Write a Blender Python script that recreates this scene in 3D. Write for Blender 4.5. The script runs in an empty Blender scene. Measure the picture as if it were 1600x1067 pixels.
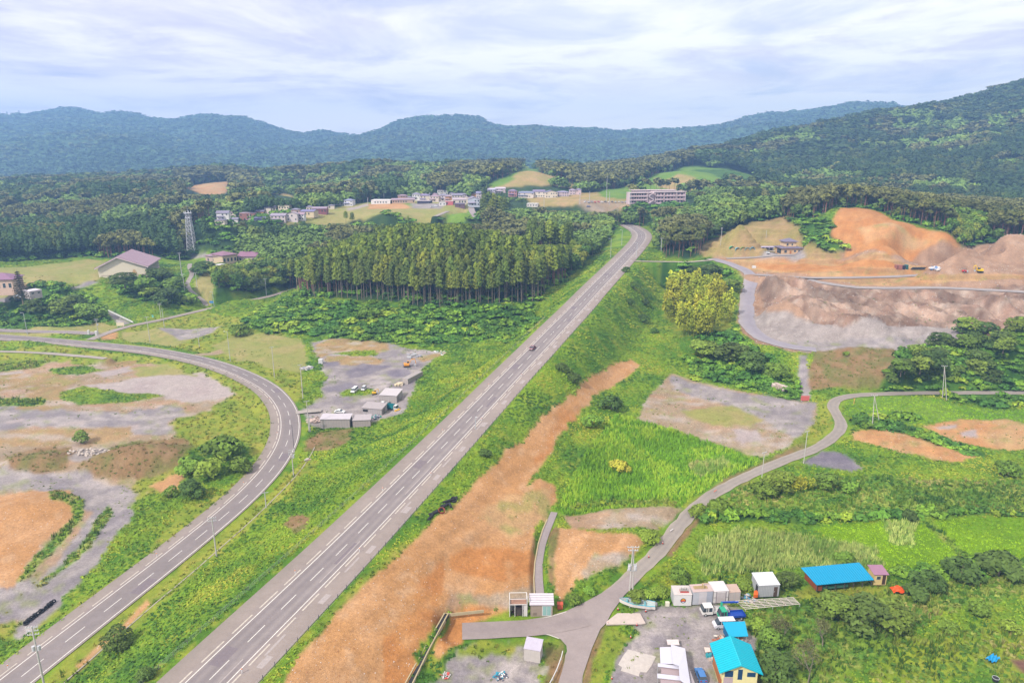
import bpy, bmesh, math, random
import numpy as np
from mathutils import Vector, Matrix
random.seed(7); RNG = np.random.default_rng(11)
QUAL = 1.0          # terrain resolution factor
scene = bpy.context.scene
R = math.radians
# ------------------------------------------------------------------ camera
CAMZ = 88.0; PITCH = R(15.36); FPX = 1066.7
cam_d = bpy.data.cameras.new('camera'); cam = bpy.data.objects.new('camera', cam_d)
scene.collection.objects.link(cam); scene.camera = cam
cam_d.sensor_width = 36.0; cam_d.lens = 24.0; cam_d.clip_start = 1.0; cam_d.clip_end = 30000
cam.location = (0, 0, CAMZ); cam.rotation_euler = (math.pi/2 - PITCH, 0, 0)
# ------------------------------------------------------------------ exposure
scene.view_settings.view_transform = 'Standard'; scene.view_settings.look = 'None'
scene.view_settings.exposure = 0.56; scene.view_settings.gamma = 1.0
# ------------------------------------------------------------------ sun
SUN_EL, SUN_AZ = R(42), R(-136)      # azimuth clockwise from +Y: sun stands behind left
sd = bpy.data.lights.new('sun', 'SUN'); sd.energy = 4.4; sd.angle = R(4); sd.color = (1.0, 0.94, 0.84)
so = bpy.data.objects.new('sun', sd); scene.collection.objects.link(so)
sv = Vector((math.sin(SUN_AZ)*math.cos(SUN_EL), math.cos(SUN_AZ)*math.cos(SUN_EL), math.sin(SUN_EL)))
so.rotation_euler = (-sv).to_track_quat('-Z', 'Y').to_euler()
# ------------------------------------------------------------------ world
def lin(r, g, b):
    f = lambda c: (c/255)/12.92 if c/255 <= .04045 else ((c/255+.055)/1.055)**2.4
    return (f(r), f(g), f(b))
W = bpy.data.worlds.new('World'); scene.world = W; W.use_nodes = True
nt = W.node_tree; nt.nodes.clear(); N = nt.nodes.new; L = nt.links.new
wo = N('ShaderNodeOutputWorld'); sky = N('ShaderNodeTexSky'); sky.sky_type = 'NISHITA'
sky.sun_disc = False; sky.sun_elevation = SUN_EL; sky.sun_rotation = SUN_AZ
b1 = N('ShaderNodeBackground'); b1.inputs[1].default_value = 0.09; L(sky.outputs[0], b1.inputs[0])
tc = N('ShaderNodeTexCoord'); sep = N('ShaderNodeSeparateXYZ'); L(tc.outputs['Generated'], sep.inputs[0])
def M(op, a, b=None, c=None, clamp=False):
    n = N('ShaderNodeMath'); n.operation = op; n.use_clamp = clamp
    for i, v in enumerate((a, b, c)):
        if v is None: continue
        if isinstance(v, (int, float)): n.inputs[i].default_value = v
        else: L(v, n.inputs[i])
    return n.outputs[0]
def MR(v, a, b, c, d):
    n = N('ShaderNodeMapRange'); n.interpolation_type = 'SMOOTHSTEP'; L(v, n.inputs[0])
    for i, k in enumerate((a, b, c, d)): n.inputs[i+1].default_value = k
    return n.outputs[0]
zc = M('MAXIMUM', sep.outputs[2], 0.0)
den = M('ADD', zc, 0.07)                       # a flat cloud deck seen in perspective
cx = M('DIVIDE', sep.outputs[0], den); cy = M('DIVIDE', sep.outputs[1], den)
cmb = N('ShaderNodeCombineXYZ'); L(cx, cmb.inputs[0]); L(cy, cmb.inputs[1])
def NZ(scale, det, rough, dist, off, sx=1, sy=1):
    mp = N('ShaderNodeMapping'); mp.inputs['Location'].default_value = off; mp.inputs['Scale'].default_value = (sx, sy, 1)
    L(cmb.outputs[0], mp.inputs[0])
    n = N('ShaderNodeTexNoise'); n.inputs['Scale'].default_value = scale; n.inputs['Detail'].default_value = det
    n.inputs['Roughness'].default_value = rough; n.inputs['Distortion'].default_value = dist
    L(mp.outputs[0], n.inputs['Vector']); return n.outputs[0]
n_big = NZ(.28, 3, .5, .3, (3.1, 1.7, 0)); n_mid = NZ(.62, 8, .62, .5, (8.3, 4.2, 0), 1, .9); n_fin = NZ(1.7, 9, .62, .35, (1.3, 9.2, 0), .8, .8)
def MIX(f, a, b):
    m = N('ShaderNodeMix'); m.data_type = 'RGBA'
    if isinstance(f, (int, float)): m.inputs[0].default_value = f
    else: L(f, m.inputs[0])
    for i, v in ((6, a), (7, b)):
        if isinstance(v, tuple): m.inputs[i].default_value = (*v, 1)
        else: L(v, m.inputs[i])
    return m.outputs[2]
EXK = 1/ (2**0.5)
def kc(r, g, b, k=1.0): return tuple(c*EXK*k for c in lin(r, g, b))
side = MR(sep.outputs[0], -.55, .15, 0, 1)     # the cloud deck is thicker towards the left
lo = MIX(side, kc(200, 194, 220), kc(210, 212, 232)); hi = MIX(side, kc(248, 240, 246), kc(255, 251, 242))
f1 = MR(M('ADD', M('MULTIPLY', n_mid, .7), M('MULTIPLY', n_big, .5)), .47, .63, 0, 1)
col = MIX(f1, lo, hi)
f2 = MR(n_fin, .48, .7, 0, .5); col = MIX(f2, col, hi)
dk = M('MULTIPLY', MR(M('ADD', M('MULTIPLY', n_fin, .5), M('MULTIPLY', n_big, .5)), .45, .6, 0, .75), MR(zc, .05, .13, 0, 1))
col = MIX(dk, col, kc(192, 186, 212))
hz = MR(zc, .0, .09, 1, 0); col = MIX(M('MULTIPLY', hz, .6), col, kc(255, 246, 236, 1.2))
lp = MR(zc, .33, .85, 1.36, 1.95); col = MIX(MR(zc, .36, .7, 0, .8), col, kc(250, 243, 232))                # cloud is brighter towards the zenith
b2 = N('ShaderNodeBackground'); L(col, b2.inputs[0]); L(lp, b2.inputs[1])
gap = MR(n_mid, .32, .42, .8, .98)
ms = N('ShaderNodeMixShader'); L(gap, ms.inputs[0]); L(b1.outputs[0], ms.inputs[1]); L(b2.outputs[0], ms.inputs[2])
L(ms.outputs[0], wo.inputs[0])
# ------------------------------------------------------------------ pixel -> world helpers (photo pixels, 1600 wide)
SP, CP = math.sin(PITCH), math.cos(PITCH)
def DF(v): return SP*FPX + CP*(v-533.5), CP*FPX - SP*(v-533.5)
def PZ(u, v, z):
    D, F = DF(v); t = (CAMZ-z)/D; return ((u-800)*t, F*t, z)
def PD(u, v, d):
    D, F = DF(v); t = d/F; return ((u-800)*t, d, CAMZ-D*t)
# ------------------------------------------------------------------ noise
def _h(ix, iy, s):
    n = (ix.astype(np.int64)*374761393 + iy.astype(np.int64)*668265263 + s*1442695041) & 0xffffffff
    n = ((n ^ (n >> 13))*1274126177) & 0xffffffff
    return ((n ^ (n >> 16)) & 0xffff)/65535.0
def vn(x, y, s=0):
    ix = np.floor(x); iy = np.floor(y); fx = x-ix; fy = y-iy
    fx = fx*fx*(3-2*fx); fy = fy*fy*(3-2*fy)
    a = _h(ix, iy, s); b = _h(ix+1, iy, s); c = _h(ix, iy+1, s); d = _h(ix+1, iy+1, s)
    return (a+(b-a)*fx)*(1-fy) + (c+(d-c)*fx)*fy
def fbm(x, y, sc, o=4, s=0, g=.5):
    t = 0; am = 1; n = 0; x = np.asarray(x)/sc; y = np.asarray(y)/sc
    for i in range(o):
        t = t + am*vn(x+i*17.3, y-i*9.1, s+i); n += am; am *= g; x = x*2.03; y = y*1.97
    return t/n
def sstep(a, b, x):
    t = np.clip((x-a)/(b-a), 0, 1); return t*t*(3-2*t)
# ------------------------------------------------------------------ terrain height: control points
CPT = []
def cz(z, *uv):
    for u, v in uv: CPT.append(PZ(u, v, z))
def cd(d, *uv):
    for u, v in uv: CPT.append(PD(u, v, d))
def cw(z, *ay):
    for a, y in ay: CPT.append((a*y, y, z))
# near valley floor, right of the highway
cz(-9, (890,1060),(920,955),(1030,862),(1130,778),(1060,1000),(1180,1060),(1120,955),(760,1030),(820,980),(700,1060))
cz(-9.5, (1000,720),(1150,740),(900,790),(1100,640),(1200,660),(1040,620),(950,860),(930,900),(1290,690),(1330,622),(1590,613),(1450,640),(1390,690),(1560,680))
cz(-10, (1400,850),(1550,840),(1200,870),(1300,760),(1500,750),(1590,760),(1300,980),(1500,950),(1590,1060),(1350,1060),(1450,1000),(1590,900))
cz(-4, (560,1000)); cz(-6.5, (640,990),(700,900),(740,820),(600,1060)); cz(-7, (800,840),(830,740),(800,920))
cz(-6, (900,640),(860,700),(985,572)); cz(-5, (1000,540),(1020,500)); cz(-2,(1040,460)); cz(4,(1040,430),(1100,450)); cz(2,(1090,480),(1110,520)); cz(-5,(1150,570)); cz(-8,(1080,570),(1220,600))
cz(-5, (480,1060))
# left side
cz(-10, (520,560),(600,560),(560,600),(620,640),(520,640),(500,690),(400,560),(350,550),(660,560),(580,680),(300,530),(440,610))
cz(-11.5, (150,600),(250,610),(100,650),(200,680),(30,640),(100,700),(60,800),(180,780),(120,880),(40,900),(30,960),(300,660),(350,650),(0,600),(0,720),(0,830),(250,760),(0,560),(150,560))
cz(-9.5, (250,520),(200,505),(120,520),(30,515),(0,530)); cz(-6, (500,790),(420,900),(300,1010),(600,690),(700,600)); cz(-5,(770,540))
cz(-8, (240,495),(330,490)); cz(-6.5,(420,467),(380,478)); cz(-5,(465,450)); cz(-7,(180,490)); cz(-2, (100,480),(60,480)); cz(2,(120,460)); cz(-3,(200,475)); cz(0, (300,455)); cz(6,(330,425),(300,420))
cz(8, (20,470),(60,452),(100,443),(150,440),(210,437),(262,425),(150,415),(60,425),(0,432),(20,440)); cz(9,(165,405),(240,405)); cz(10, (0,412),(90,400),(300,395),(340,410),(380,402),(420,400),(360,385))
cz(3,(400,430),(350,450)); cz(0, (440,440))
# centre hill
cz(-8, (480,515),(560,528),(650,538),(740,532)); cz(-5,(820,515)); cz(-3, (600,505),(700,505),(420,490)); cz(3, (490,462),(560,468),(650,476),(740,480)); cz(3,(820,472)); cz(8,(860,452)); cz(11,(890,428)); cz(14,(925,400))
cw(24, (-.12,472),(-.08,475)); cw(20,(-.16,462),(-.03,470)); cw(13,(-.21,450)); cw(6,(-.26,440),(-.30,440)); cw(18,(0.02,470)); cw(17,(.06,480)); cw(17,(-.02,430),(-.1,425)); cw(11,(-.18,420)); cw(9,(-.24,520)); cw(11,(-.22,545),(-.32,520)); cw(12,(-.3,570),(-.38,560)); cw(18,(.1,500)); cw(16,(.13,540)); cw(11,(-.15,580),(0,590),(-.08,560),(.06,570))
cw(13, (.02,640),(.08,640)); cw(14,(.13,620))
# village terraces
cz(31, (350,348),(400,346),(450,345)); cz(33,(490,338),(540,335),(600,340)); cz(35, (540,322),(600,327),(660,327),(720,335)); cz(37, (590,312),(650,315),(700,315),(735,322)); cz(38,(700,305),(620,308))
cw(17,(-.2,610),(-.1,620),(-.35,590)); cz(20,(760,350),(820,352)); cz(38, (800,308),(860,309),(920,315),(960,318),(1000,320),(1060,318)); cz(26,(900,335),(950,333)); cz(40,(850,303),(930,300)); cz(40,(1090,310))
cz(35,(1150,310),(1100,330)); cz(30,(1050,345)); cz(22,(1020,370),(1045,385)); cz(45,(1180,300))
# behind village
cd(960,(830,268)); cd(1050,(780,278),(890,285)); cd(1000,(1060,268)); cd(950,(1000,290),(1110,278)); cd(1100,(1170,275)); cd(900,(940,296))
cd(1150, (330,290),(300,296),(430,300)); cd(1300, (330,272),(400,275),(260,282)); cd(1250,(480,272),(600,268),(720,268)); cd(1300,(830,262),(900,270),(1000,262),(1060,252))
cd(1000,(520,300),(620,290),(700,290)); cd(900, (100,312),(0,318),(180,306)); cd(1150,(240,290)); cd(700,(100,360),(0,365),(200,350),(300,345)); cd(560,(100,392),(250,385),(300,380)); cd(800,(250,330),(300,320))
cw(38,(-.85,900),(-.95,700)); cw(20,(-.95,480))
# valley behind, before the mountains
cw(25, (-.7,1700),(-.4,1800),(-.1,1900),(.2,1900),(-.9,1500)); cw(20,(-.5,2100),(0,2200),(-.8,2000),(.3,2300))
# right side quarry
cz(0, (1250,545),(1200,545),(1330,548),(1300,530),(1170,515),(1400,543),(1480,530)); cz(-7,(1270,600),(1340,606)); cz(1.5,(1240,525),(1420,525)); cz(0.5,(1180,480)); cz(10, (1165,430))
cz(13.5, (1200,442),(1300,446),(1400,450),(1500,450),(1600,456)); cz(4.5,(1400,520),(1500,512),(1300,512)); cz(7,(1590,500))
cz(15.5, (1300,435),(1400,432),(1480,422),(1520,425)); cz(17,(1130,405),(1250,412),(1400,412),(1480,412)); cz(20.5, (1140,395),(1200,397),(1250,398),(1320,402),(1160,388),(1190,389),(1215,388),(1240,389),(1262,392)); cz(24,(1520,405),(1590,410)); cz(30,(1500,390),(1560,387),(1600,390))
cz(23,(1110,378)); cz(28,(1180,368)); cz(38,(1225,342),(1160,352)); cz(31,(1270,372)); cz(48,(1335,326)); cz(45,(1290,335)); cz(37,(1340,360)); cz(36,(1400,365)); cz(42,(1400,345)); cz(26,(1400,392),(1330,388)); cz(30,(1480,380))
cw(45,(.45,620),(.52,590)); cw(34,(.65,560),(.75,560)); cw(30,(.4,760),(.5,740),(.65,720),(.8,700)); cw(22,(.95,640)); cw(38,(.35,640))
cz(-8.5,(1400,612),(1500,608)); cz(-6,(1400,600),(1480,598)); cz(0,(1470,570)); cz(3,(1540,550),(1430,560)); cz(9,(1590,530)); cz(-8,(1590,605)); cz(-3,(1590,580)); cw(14,(.85,330),(1.0,300)); cw(5,(.95,260)); cw(10,(.9,380))
# right mountain
cd(1500,(1600,137),(1500,168),(1390,186),(1300,202),(1200,222)); cd(1450,(1130,243)); cd(1400,(1050,250))
cd(1100,(1590,230),(1450,250),(1300,270),(1200,285)); cd(850,(1590,320),(1500,315),(1400,305)); cd(950,(1300,295),(1240,300)); cd(1300,(1500,205),(1400,222),(1590,180)); cd(1250,(1300,240),(1200,255))
CPT += [(1.0*1500,1500,330),(1.2*1500,1500,380),(1.0*1000,1000,150),(1.15*900,900,110),(.9*2300,2300,330),(.45*2300,2300,120),(.3*1900,1900,60)]
# distant mountains (skyline)
SKYL = [(0,184),(60,182),(115,174),(160,184),(180,182),(250,195),(300,193),(325,187),(370,192),(420,197),(460,204),(500,203),(530,209),(590,208),(640,194),(680,192),(740,192),(780,202),(830,200),(880,206),(920,214),(1000,206),(1100,197),(1150,190),(1200,180),(1260,171),(1330,168),(1390,174),(1480,185)]
for u, v in SKYL: CPT.append(PD(u, v, 3700))
for u, v in SKYL: CPT.append(PD(u, v+30, 4400))
cd(2700, (0,228),(100,205),(200,212),(280,232),(350,250),(430,240),(520,252),(600,248),(700,240),(770,252),(860,248),(950,252),(1030,243),(1120,230),(1220,214),(1330,200))
cd(3200,(60,205),(180,205),(260,212),(330,205),(400,215),(460,222),(540,224),(600,222),(660,212),(740,210),(800,218),(860,216),(920,228),(1000,221),(1100,212),(1200,196),(1330,182))
cd(2200,(60,262),(180,255),(300,278))
cw(300,(-1.1,3700),(1.1,3700)); cw(220,(-1.1,2600),(1.1,2600)); cw(60,(-1.2,1700)); cw(60,(-1.2,5200),(0,5200),(1.2,5200),(-.6,5200),(.6,5200))
cw(-10,(-1.2,60),(-.6,60),(0,60),(.6,60),(1.2,60),(-1.2,110),(1.2,110),(-1.1,200),(1.1,180),(.9,140))
CPT = np.array(CPT)
def Q(x, y): y = np.maximum(y, 30.); return x/y, np.log(y)
_qa, _qb = Q(CPT[:, 0], CPT[:, 1]); EPS = .014
def _k(da, db): return np.sqrt(da*da+db*db+EPS*EPS)
_A = _k(_qa[:, None]-_qa[None], _qb[:, None]-_qb[None]); n_ = len(CPT)
_A = _A - np.eye(n_)*0.0008
_B = np.zeros((n_+1, n_+1)); _B[:n_, :n_] = _A; _B[n_, :n_] = 1; _B[:n_, n_] = 1
_S = CPT[:, 2]
_w = np.linalg.solve(_B, np.append(_S, 0))
def rbf(x, y):
    x = np.atleast_1d(np.asarray(x, float)); y = np.atleast_1d(np.asarray(y, float)); a, b = Q(x, y)
    a = a.ravel(); b = b.ravel(); out = np.empty(a.shape)
    for i in range(0, len(a), 20000):
        s = slice(i, i+20000); out[s] = _k(a[s, None]-_qa[None], b[s, None]-_qb[None]) @ _w[:n_] + _w[n_]
    return out.reshape(x.shape)
def polydist(x, y, P):
    """distance to polyline P (n,2/3), arc length and z of the closest point"""
    x = np.asarray(x); y = np.asarray(y); best = np.full(x.shape, 1e9); bz = np.zeros(x.shape); bs = np.zeros(x.shape); acc = 0
    for i in range(len(P)-1):
        ax, ay = P[i][0], P[i][1]; dx, dy = P[i+1][0]-ax, P[i+1][1]-ay; l2 = dx*dx+dy*dy; l = math.sqrt(l2)
        t = np.clip(((x-ax)*dx+(y-ay)*dy)/l2, 0, 1); d = np.hypot(x-ax-t*dx, y-ay-t*dy)
        m = d < best; best = np.where(m, d, best); bz = np.where(m, P[i][2]+t*(P[i+1][2]-P[i][2]), bz); bs = np.where(m, acc+t*l, bs); acc += l
    return best, bs, bz
def catmull(P, step):
    P = [np.array(p, float) for p in P]; P = [2*P[0]-P[1]]+P+[2*P[-1]-P[-2]]; out = []
    for i in range(1, len(P)-2):
        a, b, c, d = P[i-1:i+3]; n = max(1, int(np.linalg.norm(c-b)/step))
        for k in range(n):
            t = k/n; out.append(.5*((2*b)+(-a+c)*t+(2*a-5*b+4*c-d)*t*t+(-a+3*b-3*c+d)*t**3))
    out.append(P[-2]); return np.array(out)
def smooth(P, n):
    P = P.copy()
    for _ in range(n): P[1:-1] = .25*P[:-2]+.5*P[1:-1]+.25*P[2:]
    return P
# ------------------------------------------------------------------ road centre lines
HW = [(150,1240,0),(321,1067,0),(516.3,876.3,0),(551.9,840.6,0),(638.1,753.1,0),(685,705,.5),(723,665.6,1.2),(755.6,631.9,2.2),(784.4,601.3,3.8),(809.4,575.6,5.5),(841.9,542.5,8),(869.4,513.8,10.3),(893.1,490,12),(912.5,469.4,13.4),(930,450.6,14.7),(955,425,16.5),(986.3,392.5,19),(999,377.5,20.5),(1003,368.3,21.3),(999,361.5,21.9),(989,355.5,22.5),(976,349.5,23),(955,343,24),(925,338,25)]
LR = [(-70,1140),(33,1056),(95,1008),(155,961),(208,920),(255,883),(297,850),(333,820),(366,793.5),(388,773),(413,747),(430,726),(442,707),(449,693.6),(453.4,673),(453.6,659.5),(451.9,645.5),(446,633),(438.7,622.8),(429,612),(417.7,603),(403,594.5),(388.4,587.6),(372,580),(353,573),(334,567),(303,559),(270,552.5),(238,547),(202,543),(152,538),(101,533.5),(50,529),(0,525.6),(-80,519)]
P_hw = smooth(catmull([PZ(*p) for p in HW], 6), 3)
P_lr = smooth(catmull([PZ(u, v, -9.5) for u, v in LR], 4), 4)
P_up = catmull([PZ(u, v, -9.0) for u, v in [(-60,513),(0,516),(60,518),(110,519),(150,521)]], 6)
P_br = catmull([PZ(u, v, z) for u, v, z in [(140,531,-9.4),(165,521,-9.2),(200,510,-9),(250,500,-8.6),(310,486,-8),(360,475,-7),(420,463,-5.8),(465,449,-4.8),(475,446,-4)]], 6)
P_cv = catmull([PZ(u, v, z) for u, v, z in [(322,478,-7.6),(318,470,-6),(306,461,-3),(296,452,0),(292,444,2.5),(296,436,5),(300,428,7),(296,418,9),(297,412,9.5)]], 4)
SR = [(880,1120,-9),(893,1062,-9),(905,1010,-9),(925,965,-9),(955,930,-9),(1000,890,-9.1),(1035,855,-9.2),(1060,822,-9.3),(1090,790,-9.4),(1130,762,-9.5),(1180,738,-9.5),(1230,717,-9.5),(1275,700,-9.5),(1305,680,-9.4),(1316,664,-9.3),(1308,648,-9.3),(1300,634,-9.2),(1310,623,-9.1),(1340,617,-9),(1400,614.5,-9),(1480,613.5,-8.9),(1600,613.5,-8.8),(1720,614,-8.8)]
P_sr = smooth(catmull([PZ(*p) for p in SR], 3), 2)
P_dr = catmull([PZ(u, v, -8.9) for u, v in [(722,986),(760,984),(820,981),(870,975),(915,965)]], 3)
P_q1 = smooth(catmull([PZ(u, v, z) for u, v, z in [(1112,404,17),(1140,412,16.5),(1165,422,14.5),(1176,432,12),(1170,450,7),(1166,480,2),(1170,510,.6),(1195,530,.3),(1230,541,.2),(1275,546,0)]], 4), 3)
P_q2 = catmull([PZ(u, v, z) for u, v, z in [(1180,429,13),(1230,432,14),(1270,434,14.8),(1330,433.5,15.3),(1400,432,15.5),(1460,428,15.6),(1500,424,15.6),(1540,424,16)]], 6)
P_q3 = catmull([PZ(u, v, z) for u, v, z in [(1262,437,14.3),(1300,444,13.6),(1340,449,13.5),(1400,450,13.5),(1480,450,13.5),(1600,456,13.5),(1700,462,13.5)]], 6)
P_q4 = catmull([PZ(u, v, z) for u, v, z in [(1135,404,17.3),(1180,402,18.5),(1210,399,20.3),(1240,398,20.5)]], 5)
P_ul = catmull([PZ(u, v, -9) for u, v in [(-60,549),(0,549),(60,551),(110,555),(165,560)]], 6)
P_cr = catmull([PZ(u, v, z) for u, v, z in [(990,408,17.5),(1010,408.5,17.5),(1050,409,17.3),(1080,409,17.2),(1115,406,17)]], 6)
P_jn = catmull([PZ(u, v, -9.0) for u, v in [(800,980),(850,976),(890,972),(925,955)]], 3)
P_ch = catmull([PZ(u, v, -8.8) for u, v in [(844,930),(842,905),(842,880),(846,855),(852,835),(860,815),(866,800)]], 3)
P_v1 = catmull([PZ(u, v, z) for u, v, z in [(743,340,31.5),(742,337,32.5),(738,331,34),(736,325,36)]], 4)
P_v2 = catmull([PZ(u, v, z) for u, v, z in [(680,338,34),(688,335,34.6),(700,330,35.5)]], 4)
#        polyline, half width flat, max slope width, z offset
CARVE = [(P_hw, 9.0, 24), (P_lr, 5.6, 7), (P_up, 3.4, 4), (P_br, 3.0, 5), (P_cv, 2.2, 4), (P_sr, 2.6, 4), (P_dr, 3.4, 3), (P_jn, 5.2, 4), (P_q1, 4.2, 6), (P_q2, 4.0, 5), (P_q3, 4.0, 4), (P_q4, 4, 4), (P_cr, 2.2, 3), (P_ch, 1.0, 1.5), (P_v1, 3.2, 4), (P_v2, 3, 4), (P_ul, 1.8, 3)]
def bump(x, y, c, rx, ry, rot, h, p=2.):
    dx = x-c[0]; dy = y-c[1]; ca, sa = math.cos(rot), math.sin(rot)
    d = np.abs((dx*ca+dy*sa)/rx)**2 + np.abs((-dx*sa+dy*ca)/ry)**2
    return h*np.clip(1-d, 0, 1)**p
BUMPS = []
def hbase(x, y, det=True):
    x = np.asarray(x, float); y = np.asarray(y, float); z = rbf(x, y); z = z.reshape(x.shape)
    far = sstep(1500, 2800, y); mid = sstep(1000, 1500, y)
    if det:
        r = 1-np.abs(2*fbm(x, y, 900, 5, 5, .52)-1); z = z + far*(r-.78)*140
        z = z + mid*(fbm(x, y, 160, 4, 9)-.5)*26*(1-far*.3) * sstep(0, 250, y-500)
        z = z + far*(fbm(x, y, 240, 4, 21)-.5)*34
        z = z + (1-mid)*(fbm(x, y, 30, 3, 3)-.5)*1.0 + sstep(560, 900, y)*(fbm(x, y, 120, 3, 13)-.5)*6
    for b in BUMPS: z = z + bump(x, y, *b)
    return z
def carve(x, y, z):
    for P, hw, sw in CARVE:
        bb = hw+sw+4; m = (x > P[:, 0].min()-bb) & (x < P[:, 0].max()+bb) & (y > P[:, 1].min()-bb) & (y < P[:, 1].max()+bb)
        if not m.any(): continue
        d, s, pz = polydist(x[m], y[m], P); w = 1-sstep(hw, hw+sw, d)
        z[m] = z[m]*(1-w) + (pz-.10-.0004*y[m])*w
    return z
def hgt(x, y):
    sh = np.shape(x); x = np.atleast_1d(np.asarray(x, float)).copy(); y = np.atleast_1d(np.asarray(y, float)).copy()
    z = carve(x, y, hbase(x, y)); return z.reshape(sh) if sh else float(z[0])
_ts = np.exp(np.linspace(math.log(60), math.log(7000), 900))
def G(u, v, lift=0.0):
    """first terrain point on the view ray through photo pixel (u, v)"""
    D, F = DF(v); t = _ts/F; xs = (u-800)*t; zs = CAMZ-D*t; h = hgt(xs, _ts)+lift
    b = np.nonzero(zs <= h)[0]
    if len(b) == 0: i = len(_ts)-1; return (xs[i], _ts[i], h[i])
    i = max(b[0], 1); g0 = zs[i-1]-h[i-1]; g1 = zs[i]-h[i]; f = g0/(g0-g1)
    y = _ts[i-1]+(_ts[i]-_ts[i-1])*f; t = y/F
    return ((u-800)*t, y, CAMZ-D*t)
# local mounds
def mound(u, v, z, rx, ry, rot, h, p=2.): c = PZ(u, v, z); BUMPS.append(((c[0], c[1]), rx, ry, R(rot), h, p))
mound(215,722,-11.5,26,14,15,5.5); mound(60,722,-11.5,16,9,0,2.5); mound(30,800,-11.5,24,15,30,3.0)
mound(1235,500,1,24,22,0,8,1.3); mound(1345,522,1,14,11,0,5,1.2); mound(1455,525,1.5,17,10,0,5,1.0); mound(1300,545,.5,22,8,0,2.2); mound(1570,470,13,26,16,0,6); mound(1560,398,26,45,20,0,6,1.)
mound(490,585,-10,2.8,2,0,.0); mound(520,580,-10,8,5,0,1.6); mound(625,583,-10,11,6,0,1.8); mound(495,625,-10,4,3,0,1.0)
mound(830,770,-7,20,9,60,2.5); mound(940,850,-9,22,16,40,2.5,1.); mound(1000,805,-9.5,20,8,0,1.5)
def Gb(uv):
    uv = np.array(uv, float); D, F = SP*FPX + CP*(uv[:, 1]-533.5), CP*FPX - SP*(uv[:, 1]-533.5)
    T = _ts[None]/F[:, None]; X = (uv[:, 0:1]-800)*T; Y = np.broadcast_to(_ts[None], X.shape); Z = CAMZ-D[:, None]*T
    H = hgt(X, Y); below = Z <= H; i = np.argmax(below, 1); i = np.where(below.any(1), i, len(_ts)-1); i = np.maximum(i, 1); k = np.arange(len(uv))
    g0 = Z[k, i-1]-H[k, i-1]; g1 = Z[k, i]-H[k, i]; f = np.clip(g0/(g0-g1+1e-9), 0, 1); y = _ts[i-1]+(_ts[i]-_ts[i-1])*f; t = y/F
    return np.stack([(uv[:, 0]-800)*t, y, CAMZ-D*t], 1)
def link(o, parent=None):
    scene.collection.objects.link(o)
    if parent is not None: o.parent = parent
    return o
def mesh_np(name, V, Fc, mat=None, col=None, parent=None, smooth=False, colname='Col'):
    V = np.asarray(V, np.float32); Fc = np.asarray(Fc, np.int32); k = Fc.shape[1]; me = bpy.data.meshes.new(name)
    me.vertices.add(len(V)); me.vertices.foreach_set('co', V.ravel()); me.loops.add(Fc.size); me.loops.foreach_set('vertex_index', Fc.ravel())
    me.polygons.add(len(Fc)); me.polygons.foreach_set('loop_start', np.arange(0, Fc.size, k, dtype=np.int32))
    try: me.polygons.foreach_set('loop_total', np.full(len(Fc), k, np.int32))
    except Exception: pass
    if smooth: me.polygons.foreach_set('use_smooth', np.ones(len(Fc), bool))
    me.update(calc_edges=True)
    if col is not None:
        a = me.color_attributes.new(colname, 'FLOAT_COLOR', 'POINT'); c = np.ones((len(V), 4), np.float32); c[:, :3] = col; a.data.foreach_set('color', c.ravel())
    if mat: me.materials.append(mat)
    o = bpy.data.objects.new(name, me); link(o, parent); return o
# ------------------------------------------------------------------ materials
_mats = {}
def alb(r, g, b, k=.52):
    """surface colour that, in this daylight, shows as the given picture colour"""
    c = lin(r, g, b); return tuple(min(.85, x*k) for x in c)
def mat(name, col=(.5, .5, .5), rough=.7, metal=0., noise=0., nscale=3., spec=.3, bump=0., stain=0.):
    if name in _mats: return _mats[name]
    m = bpy.data.materials.new(name); m.use_nodes = True; t = m.node_tree; p = t.nodes['Principled BSDF']
    p.inputs['Base Color'].default_value = (*col, 1); p.inputs['Roughness'].default_value = rough; p.inputs['Metallic'].default_value = metal
    p.inputs['Specular IOR Level'].default_value = spec
    if noise:
        tc = t.nodes.new('ShaderNodeTexCoord'); n = t.nodes.new('ShaderNodeTexNoise'); n.inputs['Scale'].default_value = nscale; n.inputs['Detail'].default_value = 5
        n.inputs['Roughness'].default_value = .65; t.links.new(tc.outputs['Object'], n.inputs['Vector'])
        mr = t.nodes.new('ShaderNodeMapRange'); mr.inputs[1].default_value = .3; mr.inputs[2].default_value = .7; mr.inputs[3].default_value = 1-noise; mr.inputs[4].default_value = 1+noise
        t.links.new(n.outputs[0], mr.inputs[0]); mx = t.nodes.new('ShaderNodeVectorMath'); mx.operation = 'SCALE'; mx.inputs[0].default_value = col
        t.links.new(mr.outputs[0], mx.inputs['Scale']); t.links.new(mx.outputs[0], p.inputs['Base Color'])
        if bump:
            b = t.nodes.new('ShaderNodeBump'); b.inputs['Strength'].default_value = bump; b.inputs['Distance'].default_value = .05
            t.links.new(n.outputs[0], b.inputs['Height']); t.links.new(b.outputs[0], p.inputs['Normal'])
    _mats[name] = m; return m
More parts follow.
